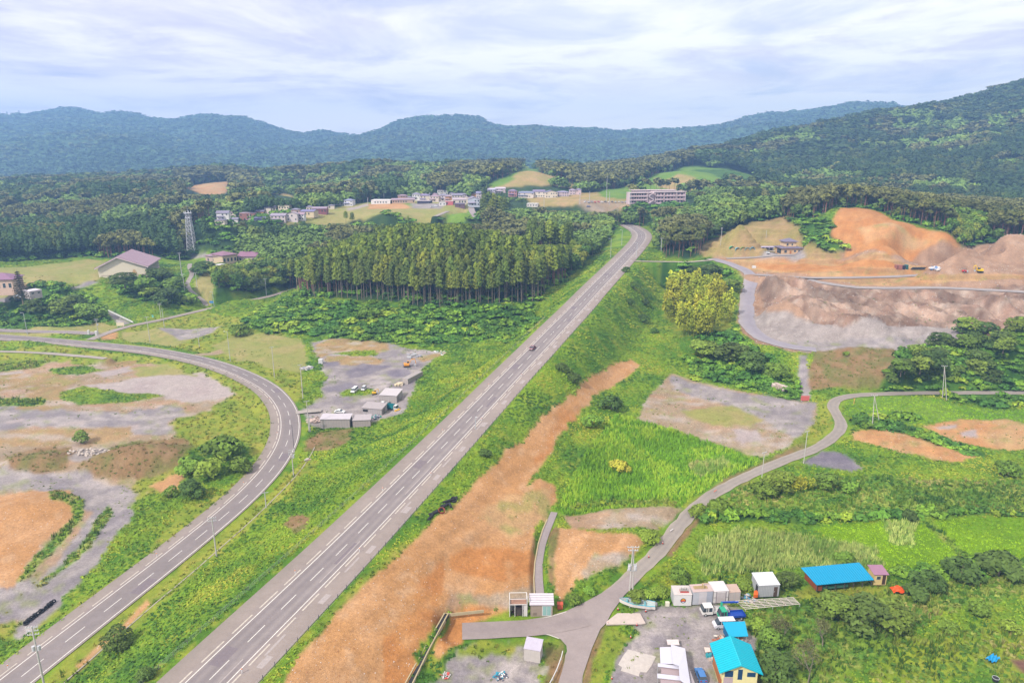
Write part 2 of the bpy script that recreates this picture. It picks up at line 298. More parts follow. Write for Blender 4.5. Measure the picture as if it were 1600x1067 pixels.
def mat_attr(name, rough=.9, spec=.15, layers=((1.1, .25), (6., .2)), objrand=0., bump=0., bdist=.3, trans=0.):
    """base colour from the Col attribute times procedural noise layers (scale 1/m, amount)"""
    m = bpy.data.materials.new(name); m.use_nodes = True; t = m.node_tree; p = t.nodes['Principled BSDF']; p.inputs['Roughness'].default_value = rough; p.inputs['Specular IOR Level'].default_value = spec
    a = t.nodes.new('ShaderNodeAttribute'); a.attribute_name = 'Col'; cur = a.outputs['Color']; tc = t.nodes.new('ShaderNodeTexCoord'); g = t.nodes.new('ShaderNodeNewGeometry')
    last = None
    for sc, am in layers:
        n = t.nodes.new('ShaderNodeTexNoise'); n.inputs['Scale'].default_value = sc; n.inputs['Detail'].default_value = 4; n.inputs['Roughness'].default_value = .7
        t.links.new(g.outputs['Position'] if not objrand else tc.outputs['Object'], n.inputs['Vector'])
        mr = t.nodes.new('ShaderNodeMapRange'); mr.inputs[1].default_value = .3; mr.inputs[2].default_value = .7; mr.inputs[3].default_value = 1-am; mr.inputs[4].default_value = 1+am
        t.links.new(n.outputs[0], mr.inputs[0]); mx = t.nodes.new('ShaderNodeVectorMath'); mx.operation = 'SCALE'; t.links.new(cur, mx.inputs[0]); t.links.new(mr.outputs[0], mx.inputs['Scale']); cur = mx.outputs[0]; last = n
    if objrand:
        oi = t.nodes.new('ShaderNodeObjectInfo'); hs = t.nodes.new('ShaderNodeHueSaturation'); mr = t.nodes.new('ShaderNodeMapRange'); mr.inputs[3].default_value = 1-objrand; mr.inputs[4].default_value = 1+objrand
        t.links.new(oi.outputs['Random'], mr.inputs[0]); t.links.new(mr.outputs[0], hs.inputs['Value'])
        m2 = t.nodes.new('ShaderNodeMath'); m2.operation = 'MULTIPLY_ADD'; m2.inputs[1].default_value = 7.31; m2.inputs[2].default_value = 0; t.links.new(oi.outputs['Random'], m2.inputs[0])
        fr = t.nodes.new('ShaderNodeMath'); fr.operation = 'FRACT'; t.links.new(m2.outputs[0], fr.inputs[0])
        mh = t.nodes.new('ShaderNodeMapRange'); mh.inputs[3].default_value = .47; mh.inputs[4].default_value = .503; t.links.new(fr.outputs[0], mh.inputs[0]); t.links.new(mh.outputs[0], hs.inputs['Hue'])
        t.links.new(cur, hs.inputs['Color']); cur = hs.outputs[0]
    t.links.new(cur, p.inputs['Base Color'])
    if bump and last:
        b = t.nodes.new('ShaderNodeBump'); b.inputs['Strength'].default_value = bump; b.inputs['Distance'].default_value = bdist
        t.links.new(last.outputs[0], b.inputs['Height']); t.links.new(b.outputs[0], p.inputs['Normal'])
    _mats[name] = m; return m
M_ground = mat_attr('ground_cover', layers=((.35, .12), (1.6, .22), (5.5, .22)), bump=.5, bdist=.35)
M_mount = mat_attr('mountain_forest', layers=((.012, .2), (.05, .25)), bump=.0)
M_asph = mat_attr('asphalt', rough=.85, layers=((.07, .09), (.5, .07), (2.5, .06), (14., .12)))
M_leaf = mat_attr('foliage', rough=.75, spec=.2, layers=((1.2, .15),))
M_leafo = mat_attr('foliage_tree', rough=.75, spec=.2, layers=((.5, .2),), objrand=.22)
M_trunk = mat('bark', alb(150, 135, 120), .95, noise=.25, nscale=2)
M_trunkp = mat('pine_bark', alb(165, 120, 105), .95, noise=.25, nscale=2)
# ------------------------------------------------------------------ land cover
#  class: colour a, colour b, colour c (speckle), patch size m, displacement m, edge noise
CL = {
 'meadow': ((132,166,46),(88,134,42),(166,174,66), 9, .75), 'brush': ((84,128,46),(56,98,42),(118,152,52), 7, 1.3), 'forest': ((58,86,46),(40,68,40),(84,108,56), 9, 1.2),
 'darkforest': ((44,66,44),(34,54,40),(60,80,50), 9, 1.0),
 'orange': ((214,164,116),(204,152,100),(218,176,136), 11, .12), 'orange2': ((210,150,92),(202,138,80),(216,164,114), 8, .12), 'terrace': ((212,170,122),(212,156,104),(192,166,114), 16, .25),
 'gbrown': ((184,162,136),(174,150,122),(178,166,150), 12, .12), 'ggrey': ((170,160,160),(154,145,150),(186,176,172), 10, .10), 'dgrey': ((146,138,148),(132,124,138),(160,150,158), 6, .15),
 'dry': ((164,164,92),(178,166,106),(142,156,78), 10, .15), 'drydirt': ((192,162,112),(172,158,92),(204,168,128), 11, .35), 'paddy': ((122,164,18),(110,152,20),(136,174,30), 10, .12),
 'reed': ((110,158,48),(92,142,44),(132,170,62), 5, .6), 'palereed': ((140,168,92),(118,152,74),(164,184,122), 5, .7), 'lawn': ((112,152,60),(126,160,64),(98,140,54), 14, .15),
 'rock': ((182,154,136),(164,132,114),(200,182,168), 6, .9), 'rockg': ((182,170,166),(168,156,152),(198,188,182), 5, .35), 'spoil': ((188,152,126),(172,136,110),(198,168,144), 10, .6), 'mud': ((196,182,178),(188,172,170),(204,190,186), 9, .03),
 'brownveg': ((156,124,88),(128,126,70),(176,146,110), 5, .6), 'soil': ((140,100,90),(128,92,80),(150,112,98), 5, .15), 'wildflower': ((140,170,60),(100,148,60),(190,190,110), 5, .9), 'bamboo': ((150,160,50),(110,140,50),(170,170,60), 5, .8),
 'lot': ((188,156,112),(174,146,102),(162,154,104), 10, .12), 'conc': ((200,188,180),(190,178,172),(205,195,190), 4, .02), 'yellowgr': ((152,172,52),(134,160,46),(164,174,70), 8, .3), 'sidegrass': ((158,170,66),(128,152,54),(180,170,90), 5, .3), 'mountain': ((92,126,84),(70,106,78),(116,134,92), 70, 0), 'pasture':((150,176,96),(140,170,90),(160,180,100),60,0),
}
for _n in ('meadow','brush','forest','reed','palereed','lawn','paddy','sidegrass','wildflower','yellowgr','bamboo'): _a = CL[_n]; CL[_n] = tuple((min(255, int(c[0]*1.02)), c[1], int(c[2]*.9)) for c in _a[:3])+_a[3:]
CN = list(CL); CI = {n: i for i, n in enumerate(CN)}
PAINT = [
 ('sidegrass', [(0,536),(130,545),(240,556),(330,577),(395,608),(428,650),(425,690),(400,735),(350,785),(270,845),(190,905),(110,965),(0,1040)], 2),
 ('gbrown', [(0,560),(60,566),(150,570),(250,566),(310,588),(340,598),(366,615),(330,640),(287,650),(272,665),(272,688),(235,695),(222,720),(215,770),(175,850),(120,915),(80,965),(0,985)], 3),
 ('mud', [(135,602),(180,597),(215,590),(255,584),(305,583),(340,598),(366,614),(350,623),(300,630),(250,620),(200,613),(160,609)], 2.5), ('mud', [(0,585),(35,580),(38,590),(0,594)], 1), ('mud', [(150,583),(200,571),(205,580),(160,590)], 1.5),
 ('ggrey', [(0,645),(60,632),(130,642),(200,645),(270,632),(290,645),(272,658),(265,680),(215,682),(200,667),(60,668),(0,676)], 3),
 ('mud', [(95,662),(130,656),(132,661),(100,665)], .6), ('mud', [(5,660),(35,653),(38,657),(10,663)], .6), ('mud', [(183,668),(215,662),(218,670),(195,673)], .8),
 ('lot', [(0,674),(60,672),(150,667),(200,667),(210,680),(180,690),(100,697),(0,700)], 1.5), ('lot', [(165,560),(215,563),(205,572),(165,568)], 1), ('dry', [(200,575),(260,568),(310,590),(280,585),(220,590)], 2),
 ('lot', [(0,590),(80,580),(120,595),(90,608),(0,612)], 4), ('lot', [(40,610),(100,600),(120,625),(80,640),(30,640)], 4),
 ('meadow', [(95,612),(130,604),(190,612),(255,618),(200,629),(130,633),(95,625)], 1.5), ('yellowgr', [(0,622),(76,622),(70,632),(0,640)], 1.5), ('yellowgr', [(0,568),(40,563),(84,561),(60,574),(0,584)], 1.5), ('meadow', [(75,577),(130,571),(165,578),(120,586),(85,585)], 1.5),
 ('ggrey', [(0,715),(120,735),(180,755),(215,765),(195,830),(140,905),(80,962),(0,988),(0,930),(60,900),(110,860),(140,800),(60,762),(0,770)], 2.5),
 ('orange', [(0,790),(20,770),(60,764),(110,770),(130,785),(125,800),(105,820),(60,855),(20,915),(0,928)], 1.5), ('orange', [(60,850),(105,818),(120,800),(95,810),(40,870),(15,915)], 1),
 ('wildflower', [(70,769),(100,770),(134,783),(128,806),(95,850),(45,898),(22,910),(60,864),(108,815),(116,790),(75,777)], 1.), ('wildflower', [(172,788),(177,800),(135,858),(62,916),(60,912),(125,852)], .8),
 ('brownveg', [(120,735),(170,700),(210,690),(290,685),(300,700),(280,730),(240,745),(150,745)], 1.5), ('brownveg', [(10,715),(60,700),(112,698),(108,730),(60,738),(15,735)], 1.5), ('rockg', [(106,715),(125,702),(165,698),(172,703),(140,718),(112,719)], 1),
 ('meadow', [(262,790),(275,745),(305,700),(330,690),(385,690),(392,722),(350,768),(280,800)], 2), ('orange', [(235,760),(262,742),(285,740),(280,765),(250,785)], 1.5), ('meadow', [(215,780),(250,770),(290,790),(230,860),(150,925),(100,960),(95,945),(150,880)], 2),
 ('ggrey', [(25,985),(90,930),(105,940),(50,990),(30,1000)], 1.5),
 # north of the left road
 ('dry', [(0,497),(60,500),(160,505),(185,510),(165,522),(0,523)], 1.5), ('gbrown', [(0,500),(45,500),(48,508),(0,510)], .8), ('sidegrass', [(165,520),(215,505),(300,488),(345,492),(420,510),(470,535),(475,620),(455,640),(430,600),(380,575),(300,548),(180,530)], 2),
 ('dry', [(190,518),(240,514),(300,530),(270,542),(190,532)], 1.5), ('terrace', [(155,524),(185,518),(180,530),(158,531)], 1), ('ggrey', [(240,512),(290,514),(345,510),(330,520),(300,530),(280,532),(262,520)], 1.5),
 ('dry', [(330,540),(360,526),(405,520),(470,530),(482,555),(475,582),(425,575),(370,562)], 2), ('ggrey', [(235,484),(262,479),(282,487),(268,494),(240,492)], 1), ('meadow', [(180,490),(210,480),(300,470),(305,485),(210,506)], 3),
 ('gbrown', [(300,555),(345,545),(350,552),(318,556)], .8),
 ('dry', [(0,422),(40,417),(140,405),(166,408),(156,438),(100,442),(60,445),(0,448)], .8), ('gbrown', [(35,446),(75,442),(75,448),(45,456)], .5), ('ggrey', [(0,455),(30,457),(48,452),(76,444),(140,438),(155,441),(95,448),(60,472),(0,473)], .8), ('gbrown', [(70,450),(95,444),(82,458),(70,460)], .5),
 ('brush', [(0,480),(40,452),(110,450),(150,470),(170,500),(120,511),(0,505)], 3), ('brush', [(170,440),(230,425),(285,432),(285,455),(300,465),(302,475),(240,475),(190,462)], 2), ('dry', [(305,440),(330,415),(345,420),(332,455),(328,478),(318,470),(308,455)], 1),
 ('lawn', [(325,400),(362,390),(385,393),(360,408),(330,415)],1), ('ggrey', [(300,398),(322,396),(326,402),(300,404)], .5), ('ggrey', [(168,487),(176,485),(207,505),(186,509)], .3),
 # yard of the prefab sheds
 ('ggrey', [(485,535),(520,528),(600,533),(640,546),(695,548),(664,572),(652,592),(648,610),(630,645),(570,664),(490,668),(480,652),(470,640),(505,618),(508,590),(500,565)], 1.5), ('lot', [(492,538),(520,529),(600,532),(612,545),(580,556),(520,552),(500,560)], 2), ('lot', [(520,532),(560,532),(555,540),(525,538)], 1),
 ('lot', [(510,556),(575,556),(602,562),(590,570),(545,572),(505,564)], 1.5), ('meadow', [(560,548),(585,548),(590,556),(550,556),(520,552)], 1.), ('dgrey', [(505,566),(530,564),(532,571),(508,572)], 1), ('dgrey', [(540,578),(570,568),(615,572),(580,585),(545,590)], 2), ('dgrey', [(600,580),(640,578),(645,585),(615,590)], 1.5), ('dgrey', [(510,605),(545,598),(560,602),(535,612),(515,614)], 2),
 ('meadow', [(530,613),(545,608),(585,608),(582,616),(535,619)], .5), ('lot', [(652,560),(690,548),(700,550),(680,560),(660,566)], 1), ('brownveg', [(478,690),(495,675),(552,670),(545,690),(520,702),(475,705)], 1), ('brownveg', [(442,820),(460,803),(482,802),(480,822),(455,835)], 1.5), ('sidegrass', [(475,720),(420,770),(335,840),(240,915),(130,1000),(60,1067),(100,1067),(220,975),(350,860),(440,780),(500,720)], 1.2),
 ('orange', [(115,1040),(175,990),(235,935),(240,942),(175,1000),(120,1050)], .8),
 # centre hill foot
 ('brush', [(372,512),(420,478),(465,458),(480,466),(560,476),(700,484),(830,478),(858,490),(830,520),(780,528),(740,532),(650,540),(560,530),(470,522),(420,520)], 3),
 # right of the highway
 ('orange', [(985,560),(1000,570),(975,592),(925,622),(895,652),(872,690),(838,740),(822,760),(845,748),(872,762),(868,785),(845,805),(835,850),(836,935),(795,945),(700,955),(690,968),(640,1067),(425,1120),(470,1020),(500,985),(560,925),(640,845),(672,822),(700,795),(740,760),(800,700),(850,650),(900,610),(950,570)], 1.2),
 ('orange2', [(595,1000),(640,960),(680,950),(695,962),(640,1067),(590,1067)], 2), ('orange2', [(700,870),(760,850),(830,860),(836,900),(760,905),(700,890)], 2), ('orange2', [(880,640),(905,640),(870,690),(835,735),(850,700)], 2), ('orange2', [(650,900),(690,870),(690,950),(655,945)],1.5),
 ('gbrown', [(700,925),(790,918),(836,915),(836,936),(795,944),(705,950)], 2), ('terrace', [(740,800),(800,772),(868,765),(835,830),(800,840)], 3),
 ('sidegrass', [(625,850),(645,845),(600,885),(540,945),(500,980),(495,975),(560,910)], .6), ('meadow', [(380,1100),(440,1030),(480,985),(502,985),(470,1020),(420,1100)], 1.2),
 ('gbrown', [(880,808),(940,797),(1066,792),(1050,815),(1025,832),(965,824),(900,826)], 1.2), ('orange', [(876,824),(950,830),(1010,846),(987,870),(940,895),(897,905),(872,937),(862,925),(866,860)], 1.2), ('brownveg', [(858,830),(876,824),(866,870),(862,920),(855,900)], .5), ('gbrown', [(900,890),(930,865),(990,868),(945,893),(910,902)],1.5),
 ('reed', [(960,648),(1000,658),(1060,674),(1130,700),(1187,722),(1150,747),(1085,775),(1062,790),(950,795),(880,806),(868,800),(895,740),(930,690)], 1), ('palereed', [(1075,725),(1130,715),(1150,730),(1090,748)], 1), ('yellowgr', [(900,785),(960,780),(1060,780),(1055,792),(890,797)], .8),
 ('gbrown', [(1050,583),(1110,600),(1200,620),(1276,630),(1280,660),(1252,690),(1190,716),(1130,697),(1050,672),(995,656),(1010,625),(1035,595)], 1.), ('ggrey', [(1050,586),(1110,603),(1200,622),(1274,632),(1276,660),(1250,685),(1180,650),(1090,620),(1045,605)], 2.5), ('dry', [(1070,640),(1140,635),(1200,655),(1150,668),(1090,660)], 3), ('mud', [(1140,672),(1190,670),(1200,688),(1150,692)], 3),
 ('sidegrass', [(1230,700),(1275,660),(1285,625),(1300,640),(1300,670),(1270,700),(1190,735)], 1), ('brownveg', [(1075,790),(1130,750),(1190,722),(1255,690),(1262,698),(1190,735),(1120,765),(1070,805),(1040,850),(1010,885),(1005,880),(1035,845)], .6), ('brownveg', [(1190,745),(1120,785),(1080,830),(1050,870),(1040,868),(1075,820),(1130,770)], .6),
 ('lawn', [(1325,621),(1400,618),(1600,618),(1720,618),(1720,672),(1600,668),(1450,660),(1390,668),(1340,658),(1315,645)], 1), ('terrace', [(1332,672),(1380,668),(1440,686),(1530,712),(1500,722),(1440,715),(1380,702),(1332,686)], 1), ('terrace', [(1438,666),(1500,655),(1570,655),(1620,668),(1620,700),(1560,703),(1490,690)], 1), ('mud', [(1495,676),(1525,672),(1530,684),(1500,682)],1), ('mud', [(1460,667),(1495,663),(1495,668),(1465,671)],.7),
 ('brush', [(1330,655),(1360,645),(1400,650),(1440,648),(1440,656),(1400,662),(1430,672),(1480,690),(1540,708),(1530,714),(1450,690),(1385,670),(1340,668)], .8), ('dgrey', [(1252,722),(1285,705),(1310,705),(1352,732),(1330,738),(1270,727)], .8),
 ('paddy', [(1272,824),(1340,817),(1420,814),(1447,820),(1505,872),(1480,882),(1380,893),(1330,862)], 1), ('paddy', [(1455,815),(1530,808),(1720,812),(1720,880),(1520,874),(1485,842)], .8), ('palereed', [(1085,850),(1150,828),(1262,838),(1375,858),(1382,885),(1200,893),(1090,897)], 2), ('palereed', [(1380,815),(1430,815),(1425,850),(1390,848)], 1.5),
 ('brush', [(1085,818),(1180,815),(1270,818),(1350,812),(1440,810),(1600,802),(1720,800),(1720,792),(1560,795),(1440,798),(1280,804),(1090,803)], 1), ('brush', [(1385,893),(1440,886),(1500,884),(1600,878),(1720,880),(1720,892),(1600,892),(1500,900),(1400,908)], 1), ('wildflower', [(1444,820),(1455,815),(1500,858),(1522,874),(1506,876),(1480,850)], .5), ('wildflower', [(1100,770),(1300,745),(1500,750),(1720,740),(1720,795),(1440,800),(1280,806),(1090,803)], 2),
 ('yellowgr', [(1080,905),(1130,890),(1190,895),(1180,925),(1080,925)], 2),
 ('wildflower', [(1150,985),(1250,920),(1420,915),(1720,880),(1720,1100),(1180,1100)], 3), ('meadow', [(1400,1000),(1500,940),(1720,930),(1720,1100),(1250,1100)], 3), ('yellowgr', [(1380,1010),(1520,985),(1600,1000),(1600,1067),(1350,1067)], 5), ('soil', [(1575,1030),(1600,1022),(1720,1030),(1720,1060),(1610,1062)], 1),
 ('ggrey', [(985,962),(1010,945),(1060,945),(1110,940),(1160,950),(1165,985),(1185,1000),(1200,1120),(950,1120),(962,1050),(965,1025),(985,1005),(1005,990)], 1.2), ('sidegrass', [(1240,925),(1270,918),(1360,915),(1390,925),(1250,935)], 1.5),
 ('brownveg', [(850,1000),(880,1000),(885,1020),(868,1100),(840,1100),(850,1050)], 1.), ('ggrey', [(655,1040),(720,1005),(790,995),(825,1000),(840,1010),(840,1100),(650,1100)], 3), ('meadow', [(650,1030),(700,985),(740,990),(730,1010),(690,1060),(650,1090)], 2), ('sidegrass', [(735,1000),(800,995),(870,995),(870,1005),(800,1005),(780,1030),(730,1030)], 3), ('ggrey', [(790,1030),(835,1030),(835,1045),(800,1050)], 1),
 ('orange2', [(705,958),(770,948),(795,950),(740,975),(720,1005),(690,1030),(680,1020)], 1), ('sidegrass', [(930,980),(955,965),(985,1000),(960,1040),(930,1100),(905,1100),(920,1020)], 1.5), ('brownveg', [(935,985),(948,975),(925,1060),(905,1100),(900,1090)], .8),
 # quarry
 ('spoil', [(1110,378),(1160,352),(1225,341),(1250,352),(1300,385),(1310,372),(1300,355),(1335,325),(1400,345),(1500,385),(1720,385),(1720,520),(1600,510),(1520,530),(1420,545),(1380,550),(1300,552),(1240,552),(1180,535),(1155,515),(1155,480),(1160,440),(1150,420),(1115,406)], 1.5),
 ('drydirt', [(1095,392),(1110,375),(1160,350),(1225,339),(1262,352),(1300,385),(1320,402),(1250,410),(1190,400),(1140,402),(1100,402)], 1.5), ('terrace', [(1130,404),(1200,404),(1300,402),(1400,405),(1450,418),(1440,430),(1270,432),(1185,425),(1150,412)], 1), ('terrace', [(1290,437),(1400,435),(1480,430),(1530,428),(1600,440),(1600,447),(1450,446),(1340,446)], 1), ('orange2', [(1180,408),(1260,412),(1400,412),(1400,420),(1260,424),(1185,418)], 1.5), ('orange2', [(1320,388),(1380,385),(1400,400),(1320,402)], 1),
 ('orange2', [(1336,324),(1400,345),(1500,386),(1440,392),(1390,400),(1330,385),(1295,370),(1300,350)], 1), ('terrace', [(1345,355),(1400,350),(1480,385),(1420,392),(1350,385)], 3),
 ('rock', [(1180,440),(1220,440),(1270,438),(1340,450),(1400,452),(1600,458),(1720,465),(1720,500),(1600,505),(1500,512),(1330,508),(1260,500),(1190,480)], 2), ('rockg', [(1172,485),(1200,488),(1260,500),(1330,508),(1400,510),(1500,512),(1518,530),(1440,545),(1380,548),(1250,545),(1190,530),(1168,510)], 2), ('ggrey', [(1190,528),(1240,535),(1320,530),(1380,528),(1460,518),(1510,522),(1440,545),(1380,552),(1250,550)], 2), ('rock', [(1500,525),(1540,500),(1600,485),(1720,480),(1720,520),(1590,512),(1530,532)], 2),
 ('brush', [(1228,342),(1290,338),(1302,355),(1296,368),(1312,378),(1322,392),(1290,392),(1268,380),(1250,355)], 1.), ('brownveg', [(1275,550),(1400,545),(1415,552),(1385,590),(1350,607),(1270,612),(1262,585)], 1.5), ('brush', [(1415,548),(1520,532),(1600,508),(1720,500),(1720,610),(1380,612),(1385,590)], 1.5),
 ('ggrey', [(1248,556),(1262,556),(1268,622),(1252,626)], .6), ('ggrey', [(1190,397),(1240,396),(1262,402),(1190,404)], .7),
 ('brush', [(1070,560),(1150,560),(1230,580),(1250,600),(1250,628),(1180,612),(1090,590)], 2), ('brush', [(1075,520),(1150,515),(1170,540),(1210,575),(1120,560)], 2), ('brush', [(1030,410),(1100,405),(1145,430),(1150,470),(1060,470)], 2), ('bamboo', [(1035,450),(1130,435),(1150,480),(1140,520),(1060,530),(1040,500)], 2),
]
FAR_CLEAR = [('terrace', [(285,292),(360,283),(356,300),(342,306),(312,303)], 4), ('drydirt', [(420,298),(440,297),(462,310),(440,305)], 3), ('drydirt', [(762,293),(800,275),(832,266),(870,278),(908,293),(905,297),(760,297)], 4), ('lawn', [(757,291),(800,272),(830,264),(845,270),(800,282),(775,294)], 4),
 ('dry', [(430,342),(500,328),(560,318),(640,312),(742,318),(738,335),(690,344),(560,344),(500,352),(440,352)], 4), ('orange', [(577,319),(632,318),(640,326),(575,327)], 2), ('lawn', [(585,313),(636,312),(645,325),(632,318),(577,318)], 2), ('ggrey', [(640,318),(690,318),(690,327),(645,326)], 3), ('mud', [(540,326),(575,318),(577,321),(545,330)], 2), ('lawn', [(690,345),(700,335),(735,328),(740,340),(720,350)], 3),
 ('drydirt', [(820,300),(985,300),(985,326),(930,328),(830,322)], 4), ('lawn', [(935,300),(985,290),(1000,300),(980,312),(940,308)], 4), ('lawn', [(890,330),(990,325),(990,345),(900,345)], 5), ('gbrown', [(905,312),(985,314),(985,320),(900,320)], 2),
 ('lawn', [(970,300),(1060,262),(1120,262),(1190,280),(1180,296),(1090,302),(1000,300)], 6), ('drydirt', [(1020,290),(1060,272),(1080,275),(1100,292),(1060,300)], 5), ('brush', [(1080,266),(1140,266),(1185,282),(1130,285)], 5), ('brush', [(990,335),(1050,330),(1030,350),(1005,350)],4)]
near_edge = [(-200,408),(0,409),(140,400),(168,403),(262,405),(300,405),(305,398),(330,392),(345,420),(338,465),(400,455),(463,446),(474,464),(560,470),(650,478),(740,484),(830,472),(852,458),(882,440),(908,418),(935,393),(955,366),(968,352)]
near_edge2 = [(1016,352),(1026,385),(1034,398),(1050,402),(1095,402),(1108,378),(1158,352),(1226,339),(1290,336),(1335,323),(1400,343),(1500,384),(1602,384)]
bamb = [(1033,410),(1034,412)]
_pts = []
def _reg(uv): s = len(_pts); _pts.extend(uv); return slice(s, len(_pts))
_r = [_reg([(-160 if u <= 0 else 1740 if u == 1600 else u, v) for u, v in p[1]]) for p in PAINT]; _rf = [_reg(p[1]) for p in FAR_CLEAR]; _e1 = _reg(near_edge); _e2 = _reg(near_edge2)
_W = Gb(_pts)[:, :2]
POLYS = []
FORW = np.vstack([_W[_e1], _W[_e2], [(1.25*560, 560), (1.3*9000, 9000), (-1.3*9000, 9000), (-1.3*330, 330)]])
POLYS.append(('forest', FORW, 2.5))
for (c, _, e), s in zip(PAINT, _r): POLYS.append((c, _W[s], e))
for (c, _, e), s in zip(FAR_CLEAR, _rf): POLYS.append((c, _W[s], e))
def inpoly(x, y, P):
    r = np.zeros(x.shape, bool); n = len(P); j = n-1
    for i in range(n):
        xi, yi, xj, yj = P[i][0], P[i][1], P[j][0], P[j][1]
        if yi != yj: r ^= ((yi > y) != (yj > y)) & (x < (xj-xi)*(y-yi)/(yj-yi)+xi)
        j = i
    return r
def cover(x, y):
    x = np.asarray(x, float); y = np.asarray(y, float); c = np.full(x.shape, CI['meadow'], np.int16)
    nx = fbm(x, y, 9, 5, 50, .68)-.5; ny = fbm(x, y, 9, 5, 60, .68)-.5
    for name, P, e in POLYS:
        e = e*3.4
        m = (x > P[:, 0].min()-e) & (x < P[:, 0].max()+e) & (y > P[:, 1].min()-e) & (y < P[:, 1].max()+e)
        if not m.any(): continue
        k = inpoly(x[m]+nx[m]*e, y[m]+ny[m]*e, P); idx = np.nonzero(m.ravel())[0][k]; c.ravel()[idx] = CI[name]
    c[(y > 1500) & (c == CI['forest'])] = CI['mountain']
    for P, hw, sw in CARVE[:1]:
        m = (x > -150) & (x < 260) & (y < 640) & (y > 60)
        d, s, z = polydist(x[m], y[m], P); idx = np.nonzero(m.ravel())[0]; k = idx[(d < hw+4.5) & ((c.ravel()[idx] == CI['forest']) | (c.ravel()[idx] == CI['brush']))]; c.ravel()[k] = CI['sidegrass']
    return c
# ------------------------------------------------------------------ terrain mesh (cells grow with distance)
def terrain():
    na = int(1050*QUAL); nr = int(1080*QUAL)
    a = np.linspace(-1.16, 1.16, na); g_ = np.linspace(math.log(62), math.log(4700), 4000); dn = 1+1.3*np.exp(-((g_-math.log(400))/.32)**2); cd_ = np.cumsum(dn); yy = np.exp(np.interp(np.linspace(cd_[0], cd_[-1], nr), cd_, g_))
    Y, A = np.meshgrid(yy, a, indexing='ij'); X = A*Y
    hb = hbase(X, Y); C = cover(X, Y); cov_amp = np.array([CL[n][4] for n in CN])[C]
    # forest floor under small woods and scrub: rough ground
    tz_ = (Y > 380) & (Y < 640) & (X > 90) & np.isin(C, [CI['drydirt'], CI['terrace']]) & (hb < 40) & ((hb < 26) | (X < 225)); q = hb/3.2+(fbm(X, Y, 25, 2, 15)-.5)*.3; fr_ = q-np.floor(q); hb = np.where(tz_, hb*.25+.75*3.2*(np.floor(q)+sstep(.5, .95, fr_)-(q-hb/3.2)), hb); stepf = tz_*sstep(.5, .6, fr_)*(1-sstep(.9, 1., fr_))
    Z = hb; big = fbm(X, Y, 3.2, 3, 70, .6)-.45; fs = np.clip(Y*.006, .5, 6); fine = vn(X/fs, Y/fs, 77)-.5
    Z = Z + cov_amp*(big*1.3+fine*.5)
    isq = np.isin(C, [CI['rock']]); gul = 1-np.abs(2*fbm(X+Y*.35, Y*.45, 11, 5, 90, .6)-1); Z = Z + isq*((gul-.8)*9+(fbm(X, Y, 4, 3, 95)-.5)*2.)
    mt = C == CI['mountain']; Z = Z + mt*(vn(X/9, Y/9, 5)-.5)*5*sstep(1500, 1700, Y)*(1-.0*Y)
    Z = carve(X, Y, Z)
    ca = np.array([[alb(*CL[n][i]) for i in range(3)] for n in CN])[C]
    sc = np.array([CL[n][3] for n in CN])[C]; f = np.zeros(X.shape)
    for s in np.unique(sc): m = sc == s; f[m] = fbm(X[m], Y[m], s, 4, int(s)+31, .6)
    f = sstep(.36, .64, f)[..., None]; sp = sstep(.60, .70, fbm(X, Y, 3.0, 3, 123, .65))[..., None]*.7
    col = ca[..., 0, :]*(1-f)+ca[..., 1, :]*f; col = col*(1-sp)+ca[..., 2, :]*sp
    wr = Y > 380; bench = wr & np.isin(C, [CI[k] for k in ('drydirt', 'terrace', 'spoil', 'orange2')]); bl = sstep(.35, .8, np.sin(hb*1.9+3*(fbm(X, Y, 14, 3, 61)-.5)))
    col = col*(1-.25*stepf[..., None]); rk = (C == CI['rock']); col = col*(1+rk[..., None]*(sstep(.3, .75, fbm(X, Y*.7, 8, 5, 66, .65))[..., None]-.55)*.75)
    flat_ = np.isin(C, [CI[k] for k in ('gbrown', 'ggrey', 'lot')]); pf = flat_*sstep(.57, .66, fbm(X/3., Y, 4, 4, 68, .6))*.55; col = col*(1-pf[..., None])+np.array(alb(208, 196, 192))*pf[..., None]; pf = (C == CI['gbrown'])*sstep(.56, .64, fbm(X/2.2, Y, 7, 4, 69, .6))*.45; col = col*(1-pf[..., None])+np.array(alb(196, 150, 116))*pf[..., None]
    # traffic lines and washed-out streaks of the bare lots
    bare = np.isin(C, [CI[k] for k in ('orange', 'orange2', 'gbrown', 'lot', 'ggrey', 'terrace', 'spoil', 'rock', 'rockg', 'drydirt')])
    th = R(62); U = X*math.cos(th)+Y*math.sin(th); Vv = -X*math.sin(th)+Y*math.cos(th)
    st = .55*fbm(U/5., Vv, 2.0, 3, 200, .6)+.45*fbm(U/14., Vv, .9, 2, 210, .6); col = col*(1+bare[..., None]*(st[..., None]-.5)*.62)
    gr = sstep(.62, .7, fbm(X, Y, 5, 4, 333, .65)) * np.isin(C, [CI[k] for k in ('gbrown', 'lot', 'ggrey', 'terrace', 'drydirt')]) * .5
    col = col*(1-gr[..., None]) + np.array(alb(150, 160, 80))*gr[..., None]
    for _ in range(2):
        q = col.copy(); q[1:-1, 1:-1] = .36*col[1:-1, 1:-1]+.16*(col[:-2, 1:-1]+col[2:, 1:-1]+col[1:-1, :-2]+col[1:-1, 2:]); col = q
    V = np.stack([X, Y, Z], -1).reshape(-1, 3); ccol = col.reshape(-1, 3)
    def faces(r0, r1):
        i = np.arange(r0, r1-1)[:, None]*na + np.arange(na-1)[None]; i = i.ravel(); return np.stack([i, i+1, i+na+1, i+na], 1)
    cut = int(np.searchsorted(yy, 1650))
